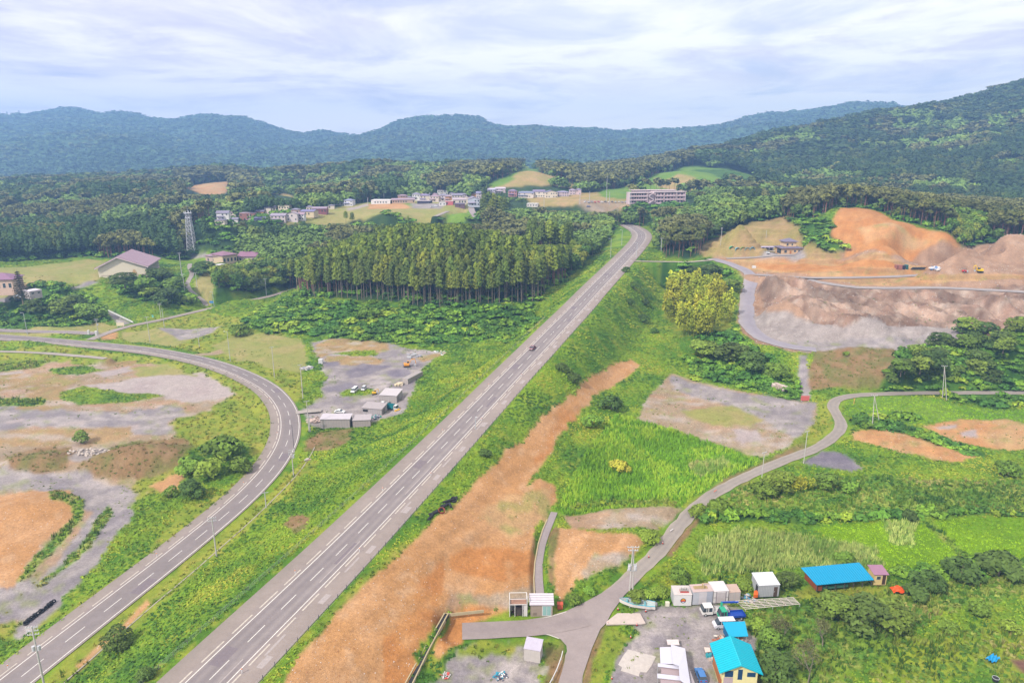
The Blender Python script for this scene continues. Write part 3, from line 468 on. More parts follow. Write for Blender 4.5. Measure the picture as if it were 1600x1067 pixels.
    o = mesh_np('ground', V[:(cut+1)*na], faces(0, cut+1), M_ground, ccol[:(cut+1)*na], smooth=True); o['kind'] = 'structure'
    o = mesh_np('mountains', V[cut*na:], faces(0, nr-cut), M_mount, ccol[cut*na:], smooth=True); o['kind'] = 'structure'
    return X, Y, Z, C, yy, a
TX, TY, TZ, TC, T_y, T_a = terrain()
TANG = np.maximum.accumulate((TZ-CAMZ)/TY, axis=0)       # running skyline, for skipping hidden trees
_LY = np.log(T_y); _LI = np.arange(len(T_y))
def rowf(y): return np.interp(np.log(y), _LY, _LI)
def gz(x, y):
    """height of the built terrain mesh"""
    x = np.asarray(x, float); y = np.asarray(y, float); fa = (x/y-T_a[0])/(T_a[1]-T_a[0]); fr = rowf(y)
    fa = np.clip(fa, 0, len(T_a)-1.001); fr = np.clip(fr, 0, len(T_y)-1.001); i = fr.astype(int); j = fa.astype(int); s = fr-i; t = fa-j
    return (TZ[i, j]*(1-s)*(1-t)+TZ[i+1, j]*s*(1-t)+TZ[i, j+1]*(1-s)*t+TZ[i+1, j+1]*s*t)
def gvis(x, y, h):
    fa = np.clip((x/y-T_a[0])/(T_a[1]-T_a[0]), 0, len(T_a)-1.001).astype(int); fr = np.clip(rowf(y), 0, len(T_y)-1.001).astype(int)
    return (gz(x, y)+h-CAMZ)/y > TANG[np.maximum(fr-3, 0), fa]
def gcov(x, y):
    fa = np.clip(np.rint((x/y-T_a[0])/(T_a[1]-T_a[0])), 0, len(T_a)-1).astype(int); fr = np.clip(np.rint(rowf(y)), 0, len(T_y)-1).astype(int)
    return TC[fr, fa]
# ------------------------------------------------------------------ roads
def offs(P, d):
    T = np.gradient(P[:, :2], axis=0); T /= np.linalg.norm(T, axis=1)[:, None]; d = np.broadcast_to(np.asarray(d, float), (len(P),))
    o = P.copy(); o[:, 0] += T[:, 1]*d; o[:, 1] -= T[:, 0]*d; return o        # positive d = to the right of travel
def arclen(P): return np.append(0, np.cumsum(np.linalg.norm(np.diff(P[:, :2], axis=0), axis=1)))
def strip(name, P, ds, cols, zo=0., m=None, jit=0., kind='structure'):
    rows = []
    for k, d in enumerate(ds):
        dd = d + (fbm(P[:, 0], P[:, 1], 2.5, 3, 7+k)-.5)*jit*2 if (jit and k in (0, len(ds)-1)) else d
        q = offs(P, dd); q[:, 2] += zo; rows.append(q)
    V = np.stack(rows, 1); n, k = V.shape[:2]; i = (np.arange(n-1)[:, None]*k+np.arange(k-1)[None]).ravel(); F = np.stack([i, i+1, i+k+1, i+k], 1)
    c = np.broadcast_to(np.array([alb(*x) for x in cols])[None], (n, k, 3)).reshape(-1, 3)*np.array([.99, 1.02, .93])
    o = mesh_np(name, V.reshape(-1, 3), F, m or M_asph, c)
    if kind: o['kind'] = kind
    return o
def at_s(P, s, S=None):
    S = arclen(P) if S is None else S; return np.array([np.interp(s, S, P[:, i]) for i in range(P.shape[1])])
M_paint = mat('road_paint', (.55, .53, .50), .7, noise=.12, nscale=1.5); M_paint2 = mat('rumble_paint', (.36, .32, .28), .8, noise=.2, nscale=1.5)
def dashes(P, d, w, s0, s1, period, on, zo, V, F):
    S = arclen(P); s = s0
    while s < min(s1, S[-1]-2):
        n = max(2, int(on/3)+1); ss = np.linspace(s, s+on, n); Q_ = np.array([at_s(P, t, S) for t in ss])
        A = offs(Q_, d-w/2); B = offs(Q_, d+w/2); b = len(V)
        for a_, b_ in zip(A, B): V.append((a_[0], a_[1], a_[2]+zo)); V.append((b_[0], b_[1], b_[2]+zo))
        for i in range(n-1): F.append((b+2*i, b+2*i+1, b+2*i+3, b+2*i+2))
        s += period
def mark(name, jobs, m):
    V, F = [], []
    for j in jobs: dashes(*j, V, F)
    o = mesh_np(name, V, F, m); o['kind'] = 'structure'; return o
aL, aS, aE = (152,140,146), (172,156,156), (164,150,148)
strip('highway', P_hw, [-8.3,-5.5,-3.6,-2.7,-1.75,-.8,0,.8,1.75,2.7,3.6,5.5,8.5], [aE,aS,(166,151,154),(148,136,144),(163,150,156),(148,136,144),(157,144,150),(151,139,147),(168,155,160),(151,139,147),(166,150,154),aS,(168,151,152)])
strip('side_road', P_lr, [-7.0,-5.,-3.4,-1.7,0,1.7,3.4,3.9], [aE,aS,(164,148,152),aL,(154,141,148),aL,(160,146,150),aE])
strip('upper_road', P_up, [-3,0,3], [(176,160,162),(166,152,160),(176,160,162)], .03); strip('branch_road', P_br, [-2.4,0,2.4], [(182,168,166),(176,160,162),(182,168,166)], .02)
strip('hill_path', P_cv, [-1.5,0,1.5], [(172,160,162)]*3, .02); strip('farm_road', P_sr, [-2.05,-.9,0,.9,2.05], [(184,170,164),(166,154,154),(176,163,161),(166,154,154),(184,170,166)], .0, jit=.5)
strip('yard_road', P_dr, [-2.6,0,2.6], [(172,156,160),(166,150,156),(172,156,160)], .03, jit=.2); strip('quarry_road', P_q1, [-4,-1.5,1.5,4], [(176,166,182),(168,158,176),(176,166,182),(184,172,180)], .02, jit=1.2)
strip('haul_track', P_q2, [-3,0,3], [(186,172,176),(176,164,174),(186,172,172)], .03, jit=1.2); strip('bench_track', P_q3, [-3.4,0,3.4], [(188,176,178),(178,166,176),(188,176,176)], .03, jit=1)
strip('house_drive', P_q4, [-3,0,3], [(184,172,176)]*3, .04, jit=.8); strip('crossing_road', P_cr, [-1.8,0,1.8], [(200,184,180)]*3, .05); strip('field_path', P_ul, [-1.5,0,1.5], [(190,176,176)]*3, .03, jit=.8)
strip('village_street', P_v1, [-3,0,3], [(178,164,172)]*3, .1); strip('village_lane', P_v2, [-2.2,0,2.2], [(184,170,172)]*3, .1)
strip('yard_driveway', catmull([PZ(u, v, -9.4) for u, v in [(462,645),(478,643),(502,641)]], 3), [-1.8,0,1.8], [(186,174,174)]*3, .12, jit=.4)
HS = arclen(P_hw); LS = arclen(P_lr)
mark('highway_markings', [(P_hw,-3.45,.16,0,HS[-1],8,8.02,.006),(P_hw,3.45,.16,0,HS[-1],8,8.02,.006),(P_hw,0,.14,3,HS[-1],10,5,.006)], M_paint)
mark('highway_rumble_strips', [(P_hw,-4.35,.32,2,HS[-1]-60,8,5.8,.006),(P_hw,4.3,.32,4,HS[-1]-60,8,5.8,.006)], M_paint2)
mark('side_road_markings', [(P_lr,-3.2,.16,0,LS[-1],6,6.02,.006),(P_lr,3.2,.16,0,LS[-1],6,6.02,.006),(P_lr,0,.14,3,LS[-1]-60,10,5,.006),(P_up,2.6,.15,0,90,6,6.02,.04),(P_up,-2.6,.15,0,90,6,6.02,.04)], M_paint)
mark('side_road_rumble_strips', [(P_lr,-4.1,.3,2,LS[-1]-70,8,5.8,.006)], M_paint2)
def junction():
    px = [(722,978),(724,995),(728,997),(800,992),(835,989),(858,992),(876,998),(885,1008),(886,1018),(878,1048),(862,1100),(898,1100),(912,1050),(925,1012),(938,982),(947,973),(956,956),(975,930),(1000,905),(985,898),(962,913),(940,926),(912,941),(885,954),(858,962),(828,967),(800,970),(760,973)]
    bm = bmesh.new(); vs = [bm.verts.new(PZ(u, v, -8.93)) for u, v in px]; bm.faces.new(vs); bmesh.ops.triangulate(bm, faces=bm.faces[:]); bmesh.ops.recalc_face_normals(bm, faces=bm.faces[:]); me = bpy.data.meshes.new('junction'); bm.to_mesh(me); bm.free()
    a = me.color_attributes.new('Col', 'FLOAT_COLOR', 'POINT')
    for d in a.data: d.color = (*alb(174,160,158), 1)
    me.materials.append(M_asph); o = bpy.data.objects.new('junction', me); link(o); o['kind'] = 'structure'
    for k, e in enumerate(([(728,996),(800,991),(835,988),(857,991),(873,997)], [(760,973.5),(800,970.5),(828,968),(858,963),(885,955)])):
        P = catmull([PZ(u, v, -8.915) for u, v in e], 2); strip('road_edge_line', P, [-.07,.07], [(250,245,240)]*2, 0.)
junction()

mark('road_repair_patches', [(P_hw,6.4,1.3,9,HS[-1]-200,19,3.2,.012),(P_hw,5.4,.5,31,HS[-1]-200,27,6,.011),(P_hw,2.2,.25,12,HS[-1]-200,41,17,.008)], mat('repair_patch', alb(190,178,176), .9, noise=.15, nscale=2)); mark('road_dark_patches', [(P_hw,-1.7,2.6,26,HS[-1]-150,83,5,.005),(P_hw,1.8,1.0,60,HS[-1]-150,97,9,.005),(P_lr,1.6,2.4,40,LS[-1]-80,71,6,.005)], mat('dark_patch', alb(140,128,134), .9, noise=.12, nscale=2))
CRM, WHT, PNK, BRN, SLT, NVY, MAU, GRY = (236,222,204), (240,236,234), (226,200,196), (178,120,104), (140,134,156), (78,78,116), (170,144,160), (196,190,194)
HL = [ # u0, u1, v, height, wall, roof, type, label
 (336,351,351,3,CRM,SLT,'hip','low cream house with a slate roof at the lower left end of the left cluster'), (339,357,344,5,WHT,SLT,'gx','white house with a pale slate roof above the lowest house of the left cluster'), (355,371,341.5,5,CRM,MAU,'gx','cream house with a mauve roof and gable left of the red-brown hall'),
 (375,400,346,6.5,(170,116,104),(196,170,186),'flat','wide red-brown hall with a pale flat roof in the left cluster'), (397,421,348,3.2,(92,90,124),NVY,'gx','low dark navy house right of the red-brown hall'), (400,413,339,4.5,(214,150,110),SLT,'gx','orange-walled house behind the navy house'),
 (414,432,336,6,CRM,SLT,'gx','tall cream house with a slate roof left of the flat-topped one'), (435.5,453,334.5,6.5,(232,216,190),(222,206,190),'flat','cream flat-roofed block in the middle of the left cluster'), (423,446,347.5,5,(222,206,202),(160,148,168),'gx','long pale house at the front of the left cluster'),
 (448,465,346,5.5,(228,214,212),(176,160,172),'gy','pale gable-fronted house right of the long pale house'), (455,468,336,4,(190,160,150),SLT,'hip','small brown house behind the pale gable house'), (470,492,338.5,4,(226,206,170),(128,120,164),'gx','cream house with a broad violet-grey gable roof'),
 (488,510,334,4,(150,90,96),(160,140,160),'gx','dark red house with a mauve roof at the right of the left cluster'), (513,522,327,3,CRM,SLT,'hip','tiny cream house between the left cluster and the white pair'), (522,536,321.5,5,WHT,(140,150,190),'hip','white house with a blue-grey hip roof, left of the white pair'), (538,552,322,5,(232,228,236),(150,152,186),'hip','white house with a blue-grey hip roof, right of the white pair'),
 (580,610,319.5,3.6,WHT,(240,236,236),'flat','long white flat hall left of the centre cluster'), (613,648,318.5,3.4,(214,180,160),MAU,'gx','long low pinkish house at the left of the centre cluster'), (622,637,313.5,4.5,(206,160,150),(166,140,156),'hip','pink house with a mauve roof behind the long low house'), (644,656,313.5,6,WHT,SLT,'hip','white two-storey house left of the cream pair'),
 (656.5,671,316,6,CRM,(140,128,168),'hip','cream two-storey house with a violet roof above the dark garage'), (652,672,318.7,2.6,(70,66,90),(196,180,190),'flat','dark garage with a pale roof in the centre cluster'), (672,686,316,5.5,(226,208,200),MAU,'hip','pale house right of the dark garage'), (684,700,305.5,5,WHT,(242,238,240),'flat','white flat box building at the top of the centre cluster'),
 (685,699,314.5,5.5,(222,204,208),SLT,'hip','house with a slate hip roof below the white box building'), (686,697,322,3,(232,226,226),(214,206,210),'flat','small white hut at the front of the centre cluster'), (696,708,321,3.4,(206,110,120),(226,196,196),'flat','low pinkish-red shop at the front of the centre cluster'), (696,706,315.5,5,(200,150,110),MAU,'hip','tan house in the middle of the centre cluster'),
 (706,723,314,5.5,(232,216,200),SLT,'gx','cream house with a long slate roof in the centre cluster'), (708,729,319.5,4,(230,218,206),(190,172,180),'gx','wide cream house below the slate-roofed one'), (711,726,324,2.8,(120,90,100),(116,104,130),'hip','low dark house at the lower front of the centre cluster'), (723,732,317,4.5,(240,228,200),(210,190,190),'gy','small cream gable house near the street'),
 (731,750,322.5,6,(206,210,226),(168,156,178),'gy','large bluish-white gable house beside the village street'), (730,744,310,4.5,(214,160,110),(160,140,150),'hip','orange-tan house at the upper right of the centre cluster'), (744.5,755,310.5,5.5,(224,208,210),(150,146,180),'gx','pale house with a blue-grey roof right of the tan house'),
 (762,774,304,5,(226,214,226),(196,190,214),'gx','pale house behind the tall dark trees, first of the right row'), (775,790,302.5,5,(220,200,206),(206,190,204),'gx','pale house with a greyish roof, second of the right row'), (795,808,308,6,(206,150,150),(146,126,160),'hip','pink house with a violet roof in the right row'), (810,834,309,4.8,(232,218,208),(136,140,172),'gx','long cream house with a blue-grey roof in the right row'),
 (833,851.5,309,6,(240,230,216),(140,126,160),'gx','cream two-storey house with a violet roof in the right row'), (852.5,871,310,6,(240,226,208),(130,124,166),'gy','cream gable house at the front of the right row'), (871,889,307.5,4.5,(216,196,204),(160,150,182),'hip','mauve-roofed house at the back of the right row'), (890,899,305,5,(222,200,206),(176,160,182),'hip','house near the end of the right row'), (899.5,908,304.5,5,(224,196,200),(150,140,170),'hip','last house at the right end of the right row'),
 (657,664,311.5,4.5,CRM,MAU,'hip','small cream house at the back left of the centre cluster'), (665,672,310.5,4.5,WHT,SLT,'gx','small white house at the back of the centre cluster, left of the box building'), (675,683,309.5,4,PNK,MAU,'hip','small pink house just left of the white box building'), (702,709,309.5,4.5,CRM,SLT,'hip','small cream house just right of the white box building'),
 (713,721,308.5,4.5,WHT,MAU,'gx','small white house at the back right of the centre cluster'), (722,729,311,4.5,PNK,SLT,'hip','small pink house left of the tan house'), (733,741,316,4.5,WHT,SLT,'hip','white house between the tan house and the bluish gable house'), (637,643,315,4,CRM,SLT,'hip','tiny cream house at the left edge of the centre cluster'),
 (363,372,350,4,WHT,SLT,'gx','white house at the front of the left cluster below the red-brown hall'), (386,395,351,3.5,CRM,MAU,'hip','low cream house at the front of the left cluster, left of the navy house'), (467,476,344,4.5,WHT,MAU,'gx','white house in front of the broad violet-grey roof'), (479,488,331.5,4,CRM,SLT,'hip','cream house behind the broad violet-grey roof'),
 (823,840,323.5,3,(236,226,220),(230,226,226),'flat','small white building half hidden by trees below the right row')]
# ------------------------------------------------------------------ vegetation templates
def rnd(n, a=0., b=1.): return RNG.uniform(a, b, n)
def unit(n): v = RNG.normal(size=(n, 3)); return v/np.linalg.norm(v, axis=1)[:, None]
def shards(C, Nrm, size, tilt=.6, asp=.75):
    """triangular leaf sprays at C, roughly facing Nrm -> verts (n,3,3)"""
    n = len(C); N_ = Nrm + unit(n)*tilt; N_ /= np.linalg.norm(N_, axis=1)[:, None]; r = unit(n); T = np.cross(N_, r); T /= np.linalg.norm(T, axis=1)[:, None]+1e-9; B = np.cross(N_, T)
    s = np.broadcast_to(size, (n,))[:, None]; a = -T*s*asp-B*s*.5; b = T*s*asp-B*s*.5*rnd(n, .4, 1.3)[:, None]; c = B*s*rnd(n, .7, 1.3)[:, None]
    return np.stack([C+a, C+b, C+c], 1)
def lobes(L, n, size, tilt=.6, zmin=-.55, jit=.18, cvar=.22):
    """crown out of ellipsoid lobes L [(x,y,z,rx,ry,rz)]"""
    L = np.array(L, float); w = (L[:, 3]*L[:, 4]+L[:, 3]*L[:, 5]); k = RNG.choice(len(L), n, p=w/w.sum()); u = unit(n); u[:, 2] = np.where(u[:, 2] < zmin, -u[:, 2], u[:, 2])
    r = 1-np.abs(RNG.normal(size=n))*jit; C = L[k, :3]+u*L[k, 3:]*r[:, None]; Nn = u/L[k, 3:]; Nn /= np.linalg.norm(Nn, axis=1)[:, None]; Nn[:, 2] += .25
    inside = np.zeros(n, bool)
    for i in range(len(L)):
        q = (C-L[i, :3])/L[i, 3:]; inside |= ((q**2).sum(1) < .55) & (k != i)
    lc = 1+RNG.uniform(-cvar, cvar, len(L)); f = lc[k]*(1+RNG.uniform(-.22, .22, n)); keep = ~inside
    V = shards(C[keep], Nn[keep], size*rnd(keep.sum(), .7, 1.35), tilt); return V, np.repeat(f[keep], 3)
def mk(V, f): return V.reshape(-1, 3), np.asarray(f)
def T_broad(n, s, nl=9, seed=0):
    g = np.random.default_rng(seed); L = [(0, 0, .62, .30, .30, .30)]
    for i in range(nl):
        a = i*2.4+g.uniform(0, .6); r = g.uniform(.12, .30); z = g.uniform(.36, .84)-.3*r; q = g.uniform(.15, .25); L.append((math.cos(a)*r, math.sin(a)*r, z, q, q, q*g.uniform(.7, .95)))
    return mk(*lobes(L, n, s))
def T_cedar(n, s, seed=0, base=.52):
    g = np.random.default_rng(seed); t = g.uniform(0, 1, n)**.8; z = base+(1-base)*t; prof = np.clip((.098+.02*g.random())*(1-t)**.33*np.clip(t*7+.45, 0, 1)+.008, 0, 1)
    a = g.uniform(0, 6.283, n); lay = 1+.35*np.sin(z*55+np.floor(a*1.3)*2.1); r = prof*lay*g.uniform(.72, 1.08, n)
    C = np.stack([np.cos(a)*r, np.sin(a)*r, z-.02*r/.1], 1); Nn = np.stack([np.cos(a), np.sin(a), np.full(n, .55)], 1); f = 1+g.uniform(-.2, .2, n)
    return mk(shards(C, Nn, s*g.uniform(.7, 1.3, n), .5), np.repeat(f, 3))
def T_pine(n, s, seed=0):
    g = np.random.default_rng(seed); L = []
    for i in range(7):
        a = g.uniform(0, 6.28); r = g.uniform(0, .17); z = g.uniform(.66, .93); q = g.uniform(.09, .15); L.append((math.cos(a)*r, math.sin(a)*r, z, q, q, q*.5))
    return mk(*lobes(L, n, s))
def T_shrub(n, s, seed=0):
    g = np.random.default_rng(seed); L = [(0, 0, .35, .42, .42, .38)]
    for i in range(6):
        a = i*1.05+g.uniform(0, .5); r = g.uniform(.2, .42); q = g.uniform(.2, .32); L.append((math.cos(a)*r, math.sin(a)*r, g.uniform(.2, .5), q, q, q*.85))
    return mk(*lobes(L, n, s, zmin=-.3))
def T_bamboo(n, s, seed=0):
    g = np.random.default_rng(seed); L = []
    for i in range(9):
        a = g.uniform(0, 6.28); r = g.uniform(.02, .2); L.append((math.cos(a)*r, math.sin(a)*r, g.uniform(.45, .9), .07, .07, .16))
    L.append((0, 0, .45, .2, .2, .3)); V, f = lobes(L, n, s, 1.2); return mk(V, f)
def T_tuft(n, s, seed=0, tall=1.0):
    g = np.random.default_rng(seed); a = g.uniform(0, 6.28, n); r = g.uniform(0, .45, n); c = np.stack([np.cos(a)*r, np.sin(a)*r, np.zeros(n)], 1); b = g.uniform(0, 6.28, n); w = .07*s
    d = np.stack([np.cos(b)*w, np.sin(b)*w, np.zeros(n)], 1); tip = c+np.stack([g.normal(size=n)*.18, g.normal(size=n)*.18, tall*g.uniform(.6, 1.1, n)], 1)
    return mk(np.stack([c-d, c+d, tip], 1), np.repeat(1+g.uniform(-.25, .25, n), 3))
def T_clump(n, s, seed=0):
    g = np.random.default_rng(seed); u = unit(n); u[:, 2] = np.abs(u[:, 2]); C = u*np.array([.5, .5, .35])*g.uniform(.6, 1, n)[:, None]
    return mk(shards(C, u+[0, 0, .4], s*g.uniform(.7, 1.3, n), .5), np.repeat(1+g.uniform(-.2, .2, n), 3))
def merge(name, tmpl, X, Y, Z, H, Rr, COL, lean=0., kind='stuff', label=None, mat_=None, cat=None, lb=1.35):
    """one mesh of many template copies (for growth nobody could count)"""
    Vs, Cs = [], []; n = len(X); COL = COL*VEGT; ti = RNG.integers(0, len(tmpl), n); rot = rnd(n, 0, 6.283)
    for k, (TV, TF) in enumerate(tmpl):
        i = np.nonzero(ti == k)[0]
        if len(i) == 0: continue
        c, s = np.cos(rot[i])[:, None], np.sin(rot[i])[:, None]; R_ = Rr[i][:, None]; x = (TV[None, :, 0]*c-TV[None, :, 1]*s)*R_; y = (TV[None, :, 0]*s+TV[None, :, 1]*c)*R_; z = TV[None, :, 2]*H[i][:, None]
        Vs.append(np.stack([x+X[i][:, None], y+Y[i][:, None], z+Z[i][:, None]], -1).reshape(-1, 3)); Cs.append((COL[i][:, None, :]*TF[None, :, None]).reshape(-1, 3))
    V = np.concatenate(Vs); C = np.concatenate(Cs); o = mesh_np(name, V, np.arange(len(V)).reshape(-1, 3), mat_ or M_leaf, np.clip(C*lb, 0, 1)); o['kind'] = kind
    if label: o['label'] = label
    if cat: o['category'] = cat
    return o
def trunk_mesh(name, h, r0, r1, m, limbs=0, zl=.5, seed=0, lean=.02):
    g = np.random.default_rng(seed); V, F = [], []
    def tube(p0, p1, a, b, k=6):
        p0, p1 = np.array(p0, float), np.array(p1, float); d = p1-p0; d /= np.linalg.norm(d); u = np.cross(d, [0, 1, 0] if abs(d[1]) < .9 else [1, 0, 0]); u /= np.linalg.norm(u); w = np.cross(d, u); s = len(V)
        for p, r in ((p0, a), (p1, b)):
            for i in range(k): t = 6.283*i/k; V.append(p+(u*math.cos(t)+w*math.sin(t))*r)
        for i in range(k): j = (i+1) % k; F.append((s+i, s+j, s+k+j, s+k+i))
    q = (g.normal()*lean*h, g.normal()*lean*h, h*.5); tube((0, 0, -.8), q, r0, (r0+r1)/2); tube(q, (q[0]*1.3, q[1]*1.3, h), (r0+r1)/2, r1)
    for i in range(limbs):
        z = h*g.uniform(zl, .9); a = i*2.4; l = h*g.uniform(.15, .3); tube((0, 0, z), (math.cos(a)*l, math.sin(a)*l, z+l*g.uniform(.3, .7)), r0*.4, r1*.5, 4)
    return V, F
def trunk_obj(name, V, F, m):
    me = bpy.data.meshes.new(name); me.from_pydata([tuple(v) for v in V], [], F); me.materials.append(m); o = bpy.data.objects.new(name, me); return o
def empty(name, loc, rz=0.): o = bpy.data.objects.new(name, None); o.location = loc; o.rotation_euler = (0, 0, rz); o.empty_display_size = .5; link(o); return o
def tag(o, label, cat, group=None):
    o['label'] = label; o['category'] = cat
    if group: o['group'] = group
    return o
VEGT = np.array([1.12, .97, .74])   # young summer leaves lean to yellow
LB = 1.35       # leaves shade each other: leaf albedo against whole-crown colour
def crown_mesh(T, col, sx, sz, mat_):
    V = T[0]*np.array([sx, sx, sz]); C = np.clip(np.array(col)[None]*VEGT*T[1][:, None]*LB, 0, 1); me_o = mesh_np('crown', V, np.arange(len(V)).reshape(-1, 3), mat_, C); me = me_o.data; bpy.data.objects.remove(me_o); return me
class Kind:
    """prototype meshes of one kind of plant: crown + trunk, unit built at a real size"""
    def __init__(s, name, tm, cols, H, D, trunk, m=None):
        s.name = name; s.H = H; s.cr = [crown_mesh(t, alb(*c), D, H, m or M_leafo) for t in tm for c in cols]; s.tr = []
        for k in range(3):
            V, F = trunk_mesh('trunk', H*trunk[0], trunk[1], trunk[2], trunk[3], trunk[4], trunk[5], seed=k); o = trunk_obj('trunk', V, F, trunk[3]); s.tr.append(o.data); bpy.data.objects.remove(o)
    def put(s, x, y, z, sc, label, cat, group=None, var=None, wide=1., cols=None):
        o = empty(s.name, (x, y, z), random.uniform(0, 6.28)); o.scale = (sc*wide, sc*wide, sc); k = random.randrange(len(s.cr)) if var is None else var
        c = bpy.data.objects.new('crown', s.cr[k]); link(c, o); t = bpy.data.objects.new('trunk', random.choice(s.tr)); link(t, o); tag(o, label, cat, group); return o
# ------------------------------------------------------------------ forest scatter
def grid_pts(y0, y1, sp, a0=-1.12, a1=1.12, jit=.42):
    xs = np.arange(a0*y1, a1*y1, sp); ys = np.arange(y0, y1, sp); X, Y = np.meshgrid(xs, ys); X = X+RNG.uniform(-jit, jit, X.shape)*sp; Y = Y+RNG.uniform(-jit, jit, X.shape)*sp; X = X.ravel(); Y = Y.ravel()
    m = (X/Y > a0) & (X/Y < a1); return X[m], Y[m]
hill_line = np.array([PZ(u, v, 3)[:2] for u, v in [(463,448),(474,466),(560,472),(650,480),(740,486),(830,474),(855,462)]])
fx, fy = [], []
for y0, y1, sp in ((300, 560, 3.7), (560, 800, 5.6), (800, 1150, 7.2), (1150, 1620, 9.5)):
    x, y = grid_pts(y0, y1, sp*(.9 if y0 < 500 else 1)); fx.append(x); fy.append(y)
fx = np.concatenate(fx); fy = np.concatenate(fy); fc = gcov(fx, fy); m = np.isin(fc, [CI['forest'], CI['mountain'], CI['darkforest']]); dh = polydist(fx, fy, P_hw)[0]; m &= (dh > 15) | (fy > 640)
fx, fy = fx[m], fy[m]; ga = fx/fy; _kp = ((ga > -.335) & (ga < .085) & (fy < 510)) | (fy > 560) | (RNG.random(len(fx)) < .68); fx, fy, ga = fx[_kp], fy[_kp], ga[_kp]
h1 = fbm(fx, fy, 90, 3, 400); h2 = fbm(fx, fy, 45, 3, 410)
hill = (ga > -.335) & (ga < .085) & (fy < 505); hillR = (ga >= .0) & (ga < .16) & (fy < 560) & ~hill
ridge = (ga > .40) & (ga < .78) & (fy > 500) & (fy < 640); far_r = (fy > 930) & (fy < 1330) & (ga > -.06) & (ga < .26); left_r = (fy > 1100) & (fy < 1350) & (ga > -.48) & (ga < -.36)
rm = (ga > .30) & (fy > 640)
kind = np.where(h1 > .61, 1, 0); kind = np.where((h2 > .60), 2, kind)               # 0 broadleaf, 1 cedar, 2 pine
kind = np.where(hill, 1, kind); kind = np.where(ridge | far_r | left_r, np.where(RNG.random(len(fx)) < .85, 2, 0), kind); kind = np.where(rm, np.where(h1 > .47, 1, np.where(h2 > .6, 2, 0)), kind)
kind = np.where(hillR, 0, kind)
fh = np.where(kind == 0, rnd(len(fx), 8, 14), np.where(kind == 1, rnd(len(fx), 15.5, 25.5), rnd(len(fx), 13, 18)))
fh = fh*np.where(hill, 1., np.where(kind == 1, .78, 1.)); fh *= np.where(fy > 900, 1.05, 1)
fz = gz(fx, fy); vis = gvis(fx, fy, fh+3); near_ok = (np.abs(ga) < .86)
# woods in front of the open terraces stay low enough to leave them in view
WIN = [(148,272,439,432),(318,402,411,515),(318,374,391,573),(288,314,393,575),(325,476,352.5,600),(476,562,351,640),(560,640,351,745),(640,700,351,745),(700,754,350,760),(792,852,326,790),(850,912,330,790),(908,990,332,800),(976,1092,323,778),(284,362,305,1080),(418,464,311,960),(758,910,299,900),(996,1112,301,860),(1108,1188,292,860),(440,480,404,505),(480,515,388,505),(515,550,374,505),(550,585,363,505),(585,620,354,505),(620,690,346,505),(690,735,352,505),(735,780,361,505),(780,825,370,505),(825,905,384,490)]
_hy = Gb([(q[0]+k*(q[1]-q[0]), q[2]) for q in HL for k in (0, .5, 1)])[:, 1].reshape(-1, 3).max(1)
WIN += [(q[0]-5, q[1]+5, q[2]+1, yy-2) for q, yy in zip(HL, _hy)]
def limit(x, y, z, h):
    D0 = (CAMZ-(z+h))/y; v = 533.5+FPX*np.tan(np.arctan(D0)-PITCH); u = 800+x/y*(CP*FPX-SP*(v-533.5)); h = h.copy()
    for u0, u1, vv, dist in WIN:
        m = (u > u0) & (u < u1) & (y < dist); D, F = DF(vv); tgt = CAMZ-D/F*y; h = np.where(m, np.minimum(h, tgt-z+RNG.uniform(-.5, 1., len(h))), h)
    return h
fh = limit(fx, fy, fz, fh); okh = fh > 2.5; fx, fy, fz, fh, kind, ga, hill, ridge, vis, near_ok, rm = [q[okh] for q in (fx, fy, fz, fh, kind, ga, hill, ridge, vis, near_ok, rm)]; kind = np.where(fh < 6.5, 0, kind)
fx, fy, fz, fh, kind, ga, hill, ridge, near_ok, rm = [q[vis] for q in (fx, fy, fz, fh, kind, ga, hill, ridge, near_ok, rm)]
wd = np.where(kind == 0, rnd(len(fx), .85, 1.15)*fh, np.where(kind == 1, fh*.95, fh*1.0))
spc = np.where(fy < 560, 4.4, np.where(fy < 800, 5.6, np.where(fy < 1150, 7.2, 9.5)))
K_broad = Kind('broadleaf_tree', [T_broad(800, .07, 9, i) for i in range(5)], [(104,142,52),(80,120,48),(120,146,60)], 10, 9.5, (.62, .22, .08, M_trunk, 5, .4))
K_cedar = Kind('cedar_tree', [T_cedar(620, .030, i) for i in range(6)], [(118,142,54),(96,124,50),(84,108,48)], 22, 20.5, (.93, .24, .05, M_trunk, 0, .5))
K_pine = Kind('pine_tree', [T_pine(480, .055, i) for i in range(4)], [(98,112,62),(86,102,56)], 15, 15, (.86, .2, .08, M_trunkp, 5, .62))
IND = np.zeros(len(fx), bool); order = np.argsort(fy)
names = {0: (K_broad, 10., 'broadleaf tree'), 1: (K_cedar, 22., 'cedar tree'), 2: (K_pine, 15., 'pine tree')}
